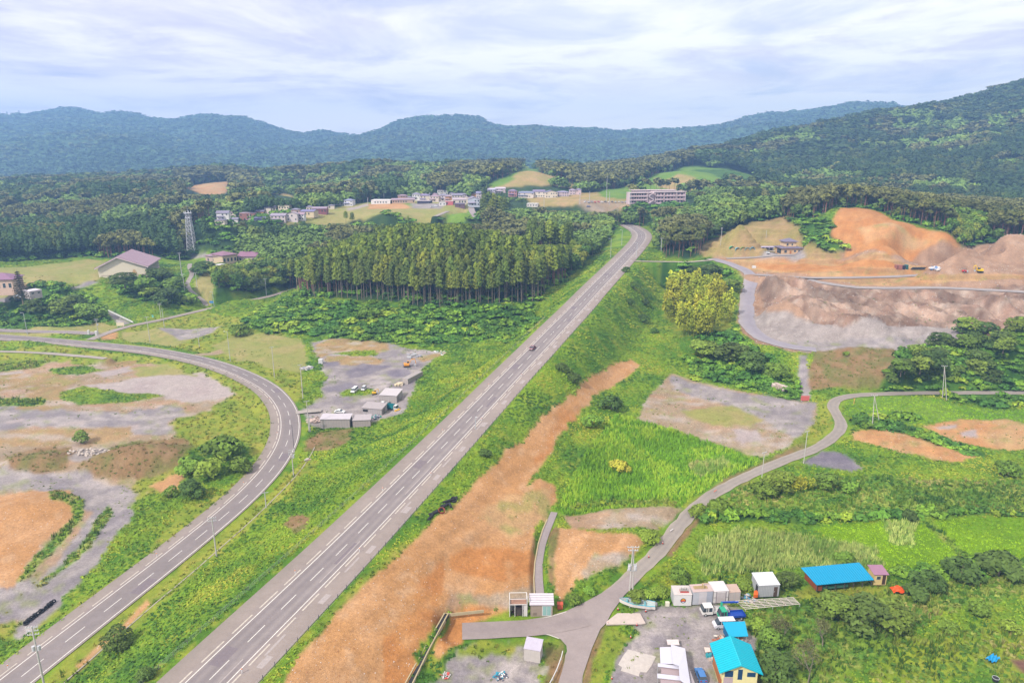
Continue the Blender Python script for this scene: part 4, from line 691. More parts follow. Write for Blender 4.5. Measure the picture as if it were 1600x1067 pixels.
def flabel(k, i):
    x, y, a = fx[i], fy[i], ga[i]
    th = lambda lo, hi: ('left', 'middle', 'right')[int(np.clip((a-lo)/(hi-lo)*3, 0, 2))]
    if k == 1 and hill[i]:
        row = 'front rows' if y < 415 else 'rows just behind the front' if y < 432 else 'upper rows'; sd_ = th(-.32, .06); return 'slender cedar on the central hill, %s, %s third' % (row, sd_), 'central hill cedars, %s, %s' % (row, sd_)
    if k == 1: return ('dark cedar in the woods of the left side', 'cedars in the left woods') if a < -.3 else ('dark cedar in the woods right of the highway', 'cedars in the right woods') if a > .1 else ('dark cedar in the woods behind the central hill', 'cedars behind the central hill')
    if k == 2 and ridge[i]: sd_ = th(.4, .78); return 'red pine on the ridge above the orange mound, %s third' % sd_, 'pines above the orange mound, %s' % sd_
    if k == 2: return ('pine with a flat dark crown in the woods of the left side', 'pines in the left woods') if a < -.1 else ('pine with a flat dark crown in the woods of the right side', 'pines in the right woods')
    if a < -.34: sd_ = th(-.86, -.34); return 'leafy tree in the mixed woods behind the gymnasium, %s third' % sd_, 'leafy trees of the left woods, '+sd_
    if a < .02: return 'round leafy tree in the woods around the central cedar hill', 'leafy trees around the central hill'
    if a < .17: nf = 'lower' if y < 430 else 'upper'; return 'round leafy tree on the %s wooded slope left of the far highway bend' % nf, 'leafy trees left of the bend, '+nf
    sd_ = th(.17, .5); return 'leafy tree between the far bend and the quarry, %s third of the woods' % sd_, 'leafy trees right of the bend, '+sd_
for k in (0, 1, 2):
    K, h0, cat = names[k]; c = [i for i in order if kind[i] == k and near_ok[i]]
    if k == 2: c = [i for i in c if ridge[i] or fy[i] < 560]
    c = c[:290]
    for i in c:
        IND[i] = True; lb, gr = flabel(k, i); K.put(fx[i], fy[i], fz[i], fh[i]/h0, lb, cat, gr, wide=random.uniform(.85, 1.1)*(wd[i]/fh[i] if k == 0 else 1))
print('forest', len(fx), 'individual', IND.sum())
cB, cC, cP = np.array(alb(102,136,68)), np.array(alb(68,100,58)), np.array(alb(106,116,76))
def tint(n, base, X, Y, warm=.25):
    f = fbm(X, Y, 38, 3, 500)[:, None]; g = RNG.uniform(.84, 1.16, n)[:, None]; w = sstep(.55, .75, fbm(X, Y, 24, 3, 600))[:, None]*warm
    c = base[None]*g*(.75+.5*f); return c*(1-w)+np.array(alb(150,160,70))[None]*w*g
LODS = [(300, 700, lambda s: (T_broad(150, .15, 7, s), T_cedar(130, .062, s), T_pine(110, .10, s))), (700, 1200, lambda s: (T_broad(70, .22, 5, s), T_cedar(60, .09, s), T_pine(54, .15, s))), (1200, 1700, lambda s: (T_broad(40, .3, 4, s), T_cedar(34, .12, s), T_pine(34, .2, s)))]
def trunks_merge(X, Y, Z, H, fr, r, name, m, lab):
    n = len(X); s = 4; ang = np.arange(s)*6.283/s; V = np.zeros((n, s*2, 3)); lx = RNG.normal(size=n)*.02*H; ly = RNG.normal(size=n)*.02*H
    for j in range(s):
        V[:, j, 0] = X+math.cos(ang[j])*r; V[:, j, 1] = Y+math.sin(ang[j])*r; V[:, j, 2] = Z-1; V[:, s+j, 0] = X+lx+math.cos(ang[j])*r*.5; V[:, s+j, 1] = Y+ly+math.sin(ang[j])*r*.5; V[:, s+j, 2] = Z+H*fr
    F = np.array([(j, (j+1) % s, s+(j+1) % s, s+j) for j in range(s)]); F = (np.arange(n)[:, None, None]*s*2+F[None]).reshape(-1, 4); o = mesh_np(name, V.reshape(-1, 3), F, m); o['kind'] = 'stuff'; o['label'] = lab
for y0, y1, fn in LODS:
    TM = [fn(i) for i in range(5)]
    for k, base, nm, lab in ((0, cB, 'broadleaf_forest', 'mass of leafy trees filling the hills beyond the nearest trees'), (1, cC, 'cedar_forest', 'mass of dark cedars on the hills beyond the nearest trees'), (2, cP, 'pine_forest', 'mass of pines on the ridges beyond the nearest trees')):
        m = (~IND) & (kind == k) & (fy >= y0) & (fy < y1) & ~(hill & (kind == 1))
        if m.sum() == 0: continue
        wfac = {0: 1.25, 1: 1.35, 2: 1.25}[k]*np.clip(spc[m]/({0: 8, 1: 5., 2: 7}[k]), .8, 2.2 if k else 1.6)
        c = tint(m.sum(), base, fx[m], fy[m]); 
        if k == 1: c = np.where(rm[m][:, None], c*.72, c)
        if k == 1: c = np.where(hill[m][:, None], c*1.25*np.array([1.25, 1.1, .8]), c)
        merge(nm, [t[k] for t in TM], fx[m], fy[m], fz[m], fh[m], wd[m]*wfac, c, label=lab, cat=None)
m = (~IND) & hill & (kind == 1); cc_ = np.array([alb(118,142,54), alb(96,124,50), alb(84,108,48)])[RNG.integers(0, 3, m.sum())]*RNG.uniform(.85, 1.15, m.sum())[:, None]
merge('cedar_stand', [T_cedar(300, .042, 50+i) for i in range(6)], fx[m], fy[m], fz[m], fh[m], fh[m]*.95, cc_, label='inner trees of the dense cedar stand on the central hill')
m = (~IND) & (kind >= 1) & (fy < 1350) & (ridge | hill | (kind == 2))
trunks_merge(fx[m], fy[m], fz[m], fh[m], .85, .22, 'distant_tree_trunks', M_trunkp, 'bare trunks of the farther pines and cedars')
# far mountain forest
mx_, my_ = [], []
for y0, y1, sp, a0, a1 in ((1600, 2300, 13, -1.0, 1.1), (2300, 3900, 20, -1.0, 1.0)):
    x, y = grid_pts(y0, y1, sp, a0, a1); mx_.append(x); my_.append(y)
mx_ = np.concatenate(mx_); my_ = np.concatenate(my_); mz_ = gz(mx_, my_); v = gvis(mx_, my_, 14); mx_, my_, mz_ = mx_[v], my_[v], mz_[v]; n = len(mx_); print('mountain trees', n)
sz = np.where(my_ < 2300, 11., 14.)*rnd(n, .7, 1.3)
TMm = [(lambda a: (a[0], 1+(a[1]-1)*.4))(T_broad(16, .34, 3, 40+i)) for i in range(5)]
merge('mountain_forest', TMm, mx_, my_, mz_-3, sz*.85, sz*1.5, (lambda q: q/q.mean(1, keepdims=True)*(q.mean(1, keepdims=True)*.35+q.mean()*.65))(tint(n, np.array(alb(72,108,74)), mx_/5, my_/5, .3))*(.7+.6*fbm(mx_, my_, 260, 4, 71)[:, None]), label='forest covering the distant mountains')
# ------------------------------------------------------------------ scrub, reeds and meadow growth
def cover_scatter(name, classes, y0, y1, sp, tmpl, hr, wr, cols, label, amax=1.0, keep=1., warm=.2, zo=-.1, spf=None, clear=0., lb=1.05):
    X, Y, S = [], [], []
    yb = y0
    while yb < y1:
        ye = min(yb*1.22, y1); s = sp*(1+max(0, (yb-150))*.0042); x, y = grid_pts(yb, ye, s, -amax, amax); X.append(x); Y.append(y); S.append(np.full(len(x), s/sp)); yb = ye
    X, Y, S = map(np.concatenate, (X, Y, S)); c = gcov(X, Y); m = np.isin(c, [CI[k] for k in classes]) & (RNG.random(len(X)) < keep)
    if clear: m &= fbm(X, Y, 6, 3, 808) > clear
    X, Y, S = X[m], Y[m], S[m]
    for P, hw, sw in CARVE:
        d = polydist(X, Y, P)[0] if len(X) else np.zeros(0); k = d > hw*(1.02 if hw > 4 else 1.1)+.4; X, Y, S = X[k], Y[k], S[k]
    Z = gz(X, Y); v = gvis(X, Y, 3); X, Y, Z, S = X[v], Y[v], Z[v], S[v]; n = len(X)
    if n == 0: return
    b = np.array([alb(*q) for q in cols]); i = np.clip((fbm(X, Y, 13, 4, 900)*1.7-.35+RNG.normal(size=n)*.08)*len(b), 0, len(b)-1).astype(int); C = b[i]*RNG.uniform(.87, 1.13, n)[:, None]*(.7+.6*fbm(X, Y, 26, 4, 940)[:, None])
    hs = rnd(n, *hr)*(.6+.8*fbm(X, Y, 14, 3, 930)); print(name, n)
    merge(name, tmpl, X, Y, Z+zo, hs*S**.35, rnd(n, *wr)*S, C, label=label, lb=lb)
TS = [T_shrub(70, .22, i) for i in range(6)]; TSf = [T_shrub(36, .3, i) for i in range(5)]
cover_scatter('shrub_thicket', ['brush'], 90, 560, 2.3, TS, (1.6, 3.6), (2.2, 3.8), [(62,108,44),(82,128,46),(104,146,50),(74,118,46),(130,162,54)], 'thicket of leafy shrubs covering the slopes', zo=-.3, lb=1.5)
cover_scatter('understorey', ['forest'], 330, 720, 2.8, TS, (1.5, 4.2), (2.2, 3.6), [(62,108,44),(82,128,46),(104,146,50)], 'leafy undergrowth at the feet of the nearest trees', zo=-.3, keep=.7, lb=1.45, warm=0)
cover_scatter('kudzu_cover', ['meadow'], 70, 520, 1.05, [T_clump(9, .25, i) for i in range(6)], (.6, 1.3), (.85, 1.5), [(64,112,40),(88,138,42),(112,156,44),(128,166,46),(146,176,50),(164,182,64)], 'bright green creepers and tall grass covering the banks', zo=-.05)
cover_scatter('mound_weeds', ['brownveg'], 70, 420, 1.3, [T_clump(8, .25, i) for i in range(4)]+[T_tuft(9, 1.5, i) for i in range(3)], (.4, .9), (.6, 1.3), [(110,136,60),(130,140,70),(150,130,84)], 'sparse weeds over the brown mounds', keep=.45, zo=-.05)
cover_scatter('weeds', ['wildflower', 'yellowgr'], 70, 420, 1.1, [T_clump(9, .28, i) for i in range(5)]+[T_tuft(10, 1.4, i) for i in range(3)], (.7, 1.7), (.9, 1.9), [(66,112,44),(112,150,56),(88,134,48),(140,164,80),(104,146,50),(160,168,104)], 'mixed weeds and wild flowers', zo=-.05)
cover_scatter('roadside_grass', ['sidegrass'], 70, 480, 1.3, [T_tuft(9, 1.6, i) for i in range(4)]+[T_clump(7, .25, i) for i in range(3)], (.4, .9), (.8, 1.5), [(140,160,66),(112,146,54),(166,172,82),(96,136,50)], 'rough grass along the roads', keep=.6, zo=-.03)
cover_scatter('reeds', ['reed'], 70, 420, .95, [T_tuft(12, 1.5, i) for i in range(5)], (1.0, 1.9), (.9, 1.5), [(96,146,46),(118,166,50),(140,178,62),(104,154,46)], 'dense green reeds', zo=-.1, lb=1.8)
cover_scatter('pale_reeds', ['palereed'], 70, 420, .95, [T_tuft(12, 1.5, i) for i in range(5)], (1.1, 2.1), (.9, 1.5), [(130,160,90),(150,172,108),(112,148,76),(160,170,120)], 'pale seeding reeds', zo=-.1, lb=1.9)
cover_scatter('rice_plants', ['paddy', 'lawn'], 70, 330, .9, [T_tuft(9, 1.4, i) for i in range(4)], (.3, .55), (.8, 1.3), [(124,172,24),(136,182,30),(110,164,30)], 'low bright green crop', keep=.8, zo=-.02, lb=1.5)
cover_scatter('sparse_weeds', ['gbrown', 'lot', 'ggrey', 'terrace', 'drydirt', 'rock', 'dry'], 70, 460, 1.6, [T_tuft(7, 1.6, i) for i in range(3)]+[T_clump(6, .25, i) for i in range(3)], (.2, .6), (.5, 1.2), [(128,156,60),(104,142,52),(160,164,80)], 'sparse weeds on the bare lots', keep=.5, zo=-.02, clear=.60)
# loose stones on the bare earth
def stones(name, classes, y0, y1, sp, keep, r, cols, label, thr=.0):
    x, y = grid_pts(y0, y1, sp, -.95, .95, .5); c = gcov(x, y); m = np.isin(c, [CI[k] for k in classes]) & (RNG.random(len(x)) < keep) & (fbm(x, y, 9, 3, 77) > thr); x, y = x[m], y[m]; v = gvis(x, y, 1); x, y = x[v], y[v]; n = len(x)
    for P, hw, sw in CARVE: k = polydist(x, y, P)[0] > hw; x, y = x[k], y[k]
    n = len(x); z = gz(x, y); ico = np.array([(1,0,0),(-.5,.87,0),(-.5,-.87,0),(0,0,.8),(.3,.5,-.3)]); F = np.array([(0,1,3),(1,2,3),(2,0,3)]); rr = r*np.exp(np.clip(RNG.normal(size=n), -2, 1.3)*.5)*(1+np.maximum(0, y-150)*.002); a = rnd(n, 0, 6.28); jx = rnd(n, .6, 1.3)
    V = np.stack([(ico[None, :4, 0]*np.cos(a)[:, None]-ico[None, :4, 1]*np.sin(a)[:, None])*rr[:, None]*jx[:, None]+x[:, None], (ico[None, :4, 0]*np.sin(a)[:, None]+ico[None, :4, 1]*np.cos(a)[:, None])*rr[:, None]+y[:, None], ico[None, :4, 2]*rr[:, None]+z[:, None]], -1)
    b = np.array([alb(*q) for q in cols])[RNG.integers(0, len(cols), n)]; o = mesh_np(name, V.reshape(-1, 3), (np.arange(n)[:, None, None]*4+F[None]).reshape(-1, 3), M_leaf, np.repeat(b, 4, 0)); o['kind'] = 'stuff'; o['label'] = label; print(name, n)
stones('scattered_stones', ['orange', 'orange2', 'gbrown', 'lot', 'terrace'], 80, 330, .75, .45, .11, [(216,190,170),(200,160,130),(186,130,90),(226,206,196)], 'small stones strewn over the bare orange earth', .4)
stones('quarry_stones', ['rock', 'rockg', 'spoil'], 290, 480, 1.7, .5, .2, [(200,184,176),(186,166,158),(160,140,134),(212,200,194)], 'broken stones over the quarry', .42)
# ------------------------------------------------------------------ mesh builder
def MC(r, g, b, rough=.6, noise=.08, metal=0., spec=.3, nscale=1.2): return mat('paint_%d_%d_%d' % (r, g, b), alb(r, g, b, .6), rough, metal, noise, nscale, spec)
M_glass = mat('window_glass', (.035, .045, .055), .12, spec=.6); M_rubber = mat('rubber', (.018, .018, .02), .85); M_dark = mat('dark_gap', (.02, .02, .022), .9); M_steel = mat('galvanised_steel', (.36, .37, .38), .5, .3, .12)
M_conc = mat('pole_concrete', alb(215,210,205), .85, noise=.12); M_chrome = mat('lamp_lens', (.7, .7, .72), .2, .2)
class MB:
    def __init__(s): s.V = []; s.F = []
    def poly(s, pts, faces): b = len(s.V); s.V += [tuple(p) for p in pts]; s.F += [tuple(b+i for i in f) for f in faces]; return s
    def box(s, x0, x1, y0, y1, z0, z1, tx=0., ty=0.):
        """box whose top is inset by tx, ty"""
        return s.poly([(x0,y0,z0),(x1,y0,z0),(x1,y1,z0),(x0,y1,z0),(x0+tx,y0+ty,z1),(x1-tx,y0+ty,z1),(x1-tx,y1-ty,z1),(x0+tx,y1-ty,z1)], [(0,3,2,1),(4,5,6,7),(0,1,5,4),(1,2,6,5),(2,3,7,6),(3,0,4,7)])
    def prism(s, prof, y0, y1, axis='y', ins=0.):
        """extrude a closed profile [(x,z)] along y"""
        n = len(prof); a = [(x, y0, z) for x, z in prof]; b = [(x, y1, z) for x, z in prof]
        if axis == 'x': a = [(y0, x, z) for x, z in prof]; b = [(y1, x, z) for x, z in prof]
        return s.poly(a+b, [tuple(range(n)), tuple(reversed(range(n, 2*n)))]+[(i, n+i, n+(i+1) % n, (i+1) % n) for i in range(n)])
    def tube(s, p0, p1, r0, r1=None, k=8):
        r1 = r0 if r1 is None else r1; p0, p1 = Vector(p0), Vector(p1); d = (p1-p0).normalized(); u = d.orthogonal().normalized(); w = d.cross(u); P = []
        for p, r in ((p0, r0), (p1, r1)):
            for i in range(k): t = 6.28318*i/k; P.append(p+(u*math.cos(t)+w*math.sin(t))*r)
        return s.poly(P, [(i, (i+1) % k, k+(i+1) % k, k+i) for i in range(k)]+[tuple(reversed(range(k))), tuple(range(k, 2*k))])
    def torus(s, c, r, t, ax=(0, 1, 0), n=14, m=7):
        ax = Vector(ax).normalized(); u = ax.orthogonal().normalized(); w = ax.cross(u); P = []; c = Vector(c)
        for i in range(n):
            a = 6.28318*i/n; d = u*math.cos(a)+w*math.sin(a)
            for j in range(m): b = 6.28318*j/m; P.append(c+d*(r+t*math.cos(b))+ax*t*math.sin(b))
        return s.poly(P, [(i*m+j, ((i+1) % n)*m+j, ((i+1) % n)*m+(j+1) % m, i*m+(j+1) % m) for i in range(n) for j in range(m)])
    def build(s, name, m, parent=None, bev=0., smooth=False):
        me = bpy.data.meshes.new(name); me.from_pydata(s.V, [], s.F); me.materials.append(m)
        if bev or True:
            bm = bmesh.new(); bm.from_mesh(me); bmesh.ops.recalc_face_normals(bm, faces=bm.faces)
            if bev: bmesh.ops.bevel(bm, geom=bm.edges[:], offset=bev, segments=2, affect='EDGES', clamp_overlap=True)
            if smooth:
                for f in bm.faces: f.smooth = True
            bm.to_mesh(me); bm.free()
        o = bpy.data.objects.new(name, me); link(o, parent); return o
def GP(u, v, z=-9.):
    for _ in range(12): p = PZ(u, v, z); z = z*.4+.6*float(gz(p[0], p[1]))
    return Vector(PZ(u, v, z))
def zat(v, y): D, F = DF(v); return CAMZ-D/F*y
def frame(name, A, B, z=None, far=False):
    """an Empty whose x axis runs from photo point A to B on the ground; returns it and the width"""
    f = (lambda q: Vector(G(*q))) if far else (lambda q: GP(*q))
    if z is None: a, b = f(A), f(B)
    else: a, b = Vector(PZ(*A, z)), Vector(PZ(*B, z))
    d = b-a; w = math.hypot(d.x, d.y); o = empty(name, (a.x, a.y, min(a.z, b.z) if z is None else z), math.atan2(d.y, d.x)); return o, w
# ---- buildings
def wins(p, lst, y, m=None, frame_m=None, name='window'):
    for (x0, x1, z0, z1) in lst:
        f = MB(); t = .06; f.box(x0-t, x1+t, y-.06, y, z0-t, z0).box(x0-t, x1+t, y-.06, y, z1, z1+t).box(x0-t, x0, y-.06, y, z0, z1).box(x1, x1+t, y-.06, y, z0, z1)
        w = f.build(name, frame_m or M_steel, p); MB().box(x0, x1, y-.03, y+.01, z0, z1).build('pane', m or M_glass, w)
def gable(p, x0, x1, y0, y1, ze, zr, m, along='x', ov=.4, th=.14, name='roof', off=.5):
    mb = MB()
    if along == 'x':
        ym = y0+(y1-y0)*off; k = (zr-ze)/(ym-y0); k2 = (zr-ze)/(y1-ym); prof = [(y0-ov, ze-k*ov), (ym, zr), (y1+ov, ze-k2*ov), (y1+ov, ze-k2*ov+th), (ym, zr+th*1.3), (y0-ov, ze-k*ov+th)]
        mb.prism(prof, x0-ov, x1+ov, 'x')
    else:
        xm = x0+(x1-x0)*off; k = (zr-ze)/(xm-x0); k2 = (zr-ze)/(x1-xm); prof = [(x0-ov, ze-k*ov), (xm, zr), (x1+ov, ze-k2*ov), (x1+ov, ze-k2*ov+th), (xm, zr+th*1.3), (x0-ov, ze-k*ov+th)]
        mb.prism(prof, y0-ov, y1+ov)
    return mb.build(name, m, p)
def gwall(p, x0, x1, y0, y1, ze, zr, m, along='x', name='wall', off=.5):
    mb = MB()
    if along == 'x': mb.prism([(y0, -1), (y1, -1), (y1, ze), (y0+(y1-y0)*off, zr), (y0, ze)], x0, x1, 'x')
    else: mb.prism([(x0, -1), (x1, -1), (x1, ze), (x0+(x1-x0)*off, zr), (x0, ze)], y0, y1)
    return mb.build(name, m, p)
def hip(p, x0, x1, y0, y1, ze, zr, m, ov=.5, name='roof', th=.15):
    x0 -= ov; x1 += ov; y0 -= ov; y1 += ov; r = min(x1-x0, y1-y0)/2
    if x1-x0 >= y1-y0: a, b = (x0+r, (y0+y1)/2, zr), (x1-r, (y0+y1)/2, zr)
    else: a, b = ((x0+x1)/2, y0+r, zr), ((x0+x1)/2, y1-r, zr)
    P = [(x0,y0,ze),(x1,y0,ze),(x1,y1,ze),(x0,y1,ze),(x0,y0,ze+th),(x1,y0,ze+th),(x1,y1,ze+th),(x0,y1,ze+th),a,b]; s = [(0,3,2,1),(0,1,5,4),(1,2,6,5),(2,3,7,6),(3,0,4,7)]
    f = [(4,5,9,8),(5,6,9),(6,7,8,9),(7,4,8)] if x1-x0 >= y1-y0 else [(4,5,8),(5,6,9,8),(6,7,9),(7,4,8,9)]
    return MB().poly(P, s+f).build(name, m, p)
def mono(p, x0, x1, y0, y1, z0, z1, m, ov=.25, th=.1, name='roof'):
    """single-pitch roof, z0 at the front edge, z1 at the back"""
    return MB().poly([(x0-ov,y0-ov,z0),(x1+ov,y0-ov,z0),(x1+ov,y1+ov,z1),(x0-ov,y1+ov,z1),(x0-ov,y0-ov,z0+th),(x1+ov,y0-ov,z0+th),(x1+ov,y1+ov,z1+th),(x0-ov,y1+ov,z1+th)], [(0,3,2,1),(4,5,6,7),(0,1,5,4),(1,2,6,5),(2,3,7,6),(3,0,4,7)]).build(name, m, p)
def ribs(p, x0, x1, y, z0, z1, m, n, name='cladding', side=None, d=.04):
    mb = MB()
    for i in range(n+1): x = x0+(x1-x0)*i/n; mb.box(x-.05, x+.05, y-d, y+.02, z0, z1)
    return mb.build(name, m, p)
def house_far(u0, u1, v, h, wc, rc, lab, typ='hip', dep=None, grp='houses of the far village', rot=0., rise=None):
    a = Vector(G(u0, v)); b = Vector(G(u1, v)); D, F = DF(v); w = (u1-u0)/F*a.y; dep = dep or w*.75; t = empty('village_house', ((a.x+(u0+w-u0)*0) if 0 else (u0-800)/F*a.y, a.y, a.z), R(rot)); rise = rise or h*.28
    W_ = MC(*wc); Rf = MC(*rc, rough=.5)
    if typ == 'flat': MB().box(0, w, 0, dep, -2, h).build('wall', W_, t); MB().box(-.2, w+.2, -.2, dep+.2, h, h+.35).build('roof', Rf, t)
    elif typ == 'gx': gwall(t, 0, w, 0, dep, h, h+rise, W_); gable(t, 0, w, 0, dep, h, h+rise, Rf, ov=.5)
    elif typ == 'gy': gwall(t, 0, w, 0, dep, h, h+rise, W_, 'y'); gable(t, 0, w, 0, dep, h, h+rise, Rf, 'y', ov=.5)
    else: MB().box(0, w, 0, dep, -2, h).build('wall', W_, t); hip(t, 0, w, 0, dep, h, h+rise, Rf)
    n = max(2, int(w/2.6)); fl = 2 if h > 4.6 else 1
    for k in range(fl):
        for i in range(n):
            if random.random() < .25: continue
            x = (i+.5)*w/n; z = h/fl*k+h/fl*.35; MB().box(x-.6, x+.6, -.06, .02, z, z+h/fl*.4).build('window', M_glass, t)
    if fl == 2 and typ != 'flat' and random.random() < .6: MB().poly([(-.3,-1.4,h*.46),(w*.62,-1.4,h*.46),(w*.62,.0,h*.56),(-.3,.0,h*.56),(-.3,-1.4,h*.49),(w*.62,-1.4,h*.49),(w*.62,.0,h*.6),(-.3,.0,h*.6)], [(0,3,2,1),(4,5,6,7),(0,1,5,4),(1,2,6,5),(2,3,7,6),(3,0,4,7)]).build('porch_roof', Rf, t)
    tag(t, lab, 'house', grp); return t
# ---- poles
def pole_top(base, vt): return zat(vt, base.y)-base.z
def utility_pole(ub, vb, vt, lab, arms=2, transf=0, z=None, lamp=False, grp='utility poles', lean=0., rz=.5, r=.19, hmin=0.):
    b = GP(ub, vb) if z is None else Vector(PZ(ub, vb, z)); h = max(hmin, pole_top(b, vt)); t = empty('utility_pole', b, rz); t.rotation_euler[1] = lean
    MB().tube((0,0,-.5), (0,0,h), r, r*.6, 10).build('pole', M_conc, t)
    for i in range(arms):
        z_ = h-.25-.75*i; a = MB().box(-1.0, 1.0, -.06, .06, z_-.06, z_+.06).build('crossarm', M_steel, t); q = MB()
        for x in (-.9, -.45, .45, .9): q.tube((x, 0, z_+.06), (x, 0, z_+.3), .07, .05, 6)
        q.build('insulator', MC(225,225,228), a)
    for i in range(transf): s = -1 if i % 2 else 1; MB().tube((s*.45, 0, h*.68), (s*.45, 0, h*.68+.9), .3, .3, 10).build('transformer', MC(205,205,210), t)
    if lamp: l = MB().tube((0,0,h*.62), (1.3,0,h*.66), .04).build('arm', M_steel, t); MB().box(1.1, 1.7, -.15, .15, h*.66-.05, h*.66+.08, .05, .03).build('lamp_head', MC(225,225,225), l)
    tag(t, lab, 'utility pole', grp); return t
def street_lamp(ub, vb, vt, lab, side=-1, z=None, arm=1.4, grp='street lamps', far=False, kindw='street lamp', yaw=0.):
    b = (Vector(G(ub, vb)) if far else GP(ub, vb)) if z is None else Vector(PZ(ub, vb, z)); h = pole_top(b, vt); t = empty('street_lamp', b, yaw); k = 1+b.y/900.
    MB().tube((0,0,-.4), (0,0,h), .11*k, .07*k, 8).build('pole', MC(200,205,210, metal=.2), t)
    a = MB().tube((0,0,h-.06), (side*arm,0,h+.1), .05*k, .05*k, 6).build('arm', M_steel, t); MB().box(side*arm-.35, side*arm+.35, -.15, .15, h+.02, h+.2, .06, .04).build('lamp_head', MC(215,218,220), a)
    tag(t, lab, kindw, grp); return t
def plain_pole(ub, vb, vt, lab, z=None, r=.12, far=False, grp=None, col=(200,200,205), name='utility_pole', arms=1, cat='pole'):
    b = (Vector(G(ub, vb)) if far else GP(ub, vb)) if z is None else Vector(PZ(ub, vb, z)); h = pole_top(b, vt); t = empty(name, b, random.uniform(0, 1)); k = 1+b.y/700.
    MB().tube((0,0,-.5), (0,0,h), r*k, r*.65*k, 8).build('pole', MC(*col), t)
    for i in range(arms): MB().box(-.8*k, .8*k, -.05*k, .05*k, h-.4-i*.8, h-.4-i*.8+.12*k).build('crossarm', M_steel, t)
    tag(t, lab, cat, grp); return t
# ---- vehicles (x forward)
def wheel(p, x, y, r=.32, w=.2):
    t = MB().tube((x, y-w/2, r), (x, y+w/2, r), r, r, 16).build('wheel', M_rubber, p); MB().tube((x, y-w/2-.012, r), (x, y+w/2+.012, r), r*.58, r*.58, 10).build('rim', M_steel, t)
def car(loc, yaw, col, lab, typ='sedan', L=4.3, W=1.68, H=1.45, grp=None, cat='car', name='parked_car', detail=True):
    t = empty(name, loc, yaw); m = MC(*col, rough=.3, noise=.02, spec=.5); hL = L/2
    if typ == 'van': body = [(-hL,.35),(hL-.1,.32),(hL,.6),(hL-.05,.95),(hL-.55,1.15),(-hL+.02,1.15)]; cab = [(-hL+.04,1.15),(hL-.5,1.15),(hL-1.15,H-.08),(-hL+.25,H-.08)]; rf = (-hL+.22,hL-1.1)
    elif typ == 'wagon': body = [(-hL,.35),(hL-.1,.32),(hL,.6),(hL-.08,.82),(hL-.9,.95),(-hL+.02,.95)]; cab = [(-hL+.1,.95),(hL-.95,.95),(hL-1.6,H-.06),(-hL+.4,H-.06)]; rf = (-hL+.38,hL-1.55)
    else: body = [(-hL,.38),(hL-.1,.34),(hL,.58),(hL-.1,.78),(hL-1.1,.92),(-hL+.7,.95),(-hL+.03,.88)]; cab = [(-hL+.65,.93),(hL-1.15,.92),(hL-1.85,H-.06),(-hL+1.25,H-.06)]; rf = (-hL+1.22,hL-1.8)
    MB().prism(body, -W/2, W/2).build('body', m, t, bev=.05)
    b = MB(); n = len(cab); ins = .14; P = [(x, -W/2+(.03 if z < 1.2 and i < 2 else ins), z) for i, (x, z) in enumerate(cab)]+[(x, W/2-(.03 if i < 2 else ins), z) for i, (x, z) in enumerate(cab)]
    b.poly(P, [tuple(range(n)), tuple(reversed(range(n, 2*n)))]+[(i, n+i, n+(i+1) % n, (i+1) % n) for i in range(n)]).build('windows', M_glass, t)
    rr = MB().box(rf[0], rf[1], -W/2+ins-.02, W/2-ins+.02, H-.07, H, .05, .05); rr.build('roof', m, t)
    if detail:
        pl = MB()
        for y in (-1, 1):
            for (xa, xb) in (((cab[1][0]+cab[2][0])*.5-.45, (cab[1][0]+cab[2][0])*.5-.37) if typ != 'van' else (hL-1.5, hL-1.4), (-.3, -.2)): pl.poly([(xa,y*(W/2-.015),cab[0][1]),(xb,y*(W/2-.015),cab[0][1]),(xb,y*(W/2-ins+.015),H-.06),(xa,y*(W/2-ins+.015),H-.06)], [(0,1,2,3)])
        pl.build('pillar', m, t)
        for y in (-W/2+.28, W/2-.28): MB().box(hL-.1, hL+.015, y-.18, y+.18, .58, .74).build('headlight', M_chrome, t); MB().box(-hL-.015, -hL+.05, y-.15, y+.15, .62, .85).build('tail_light', MC(190,40,40), t)
        for y in (-W/2-.08, W/2+.08): MB().box(cab[1][0]-.5, cab[1][0]-.35, y-.09, y+.09, .98, 1.12).build('mirror', m, t)
    for x in (hL-.8, -hL+.8):
        for y in (-W/2+.06, W/2-.06): wheel(t, x, y)
    tag(t, lab, cat, grp); return t
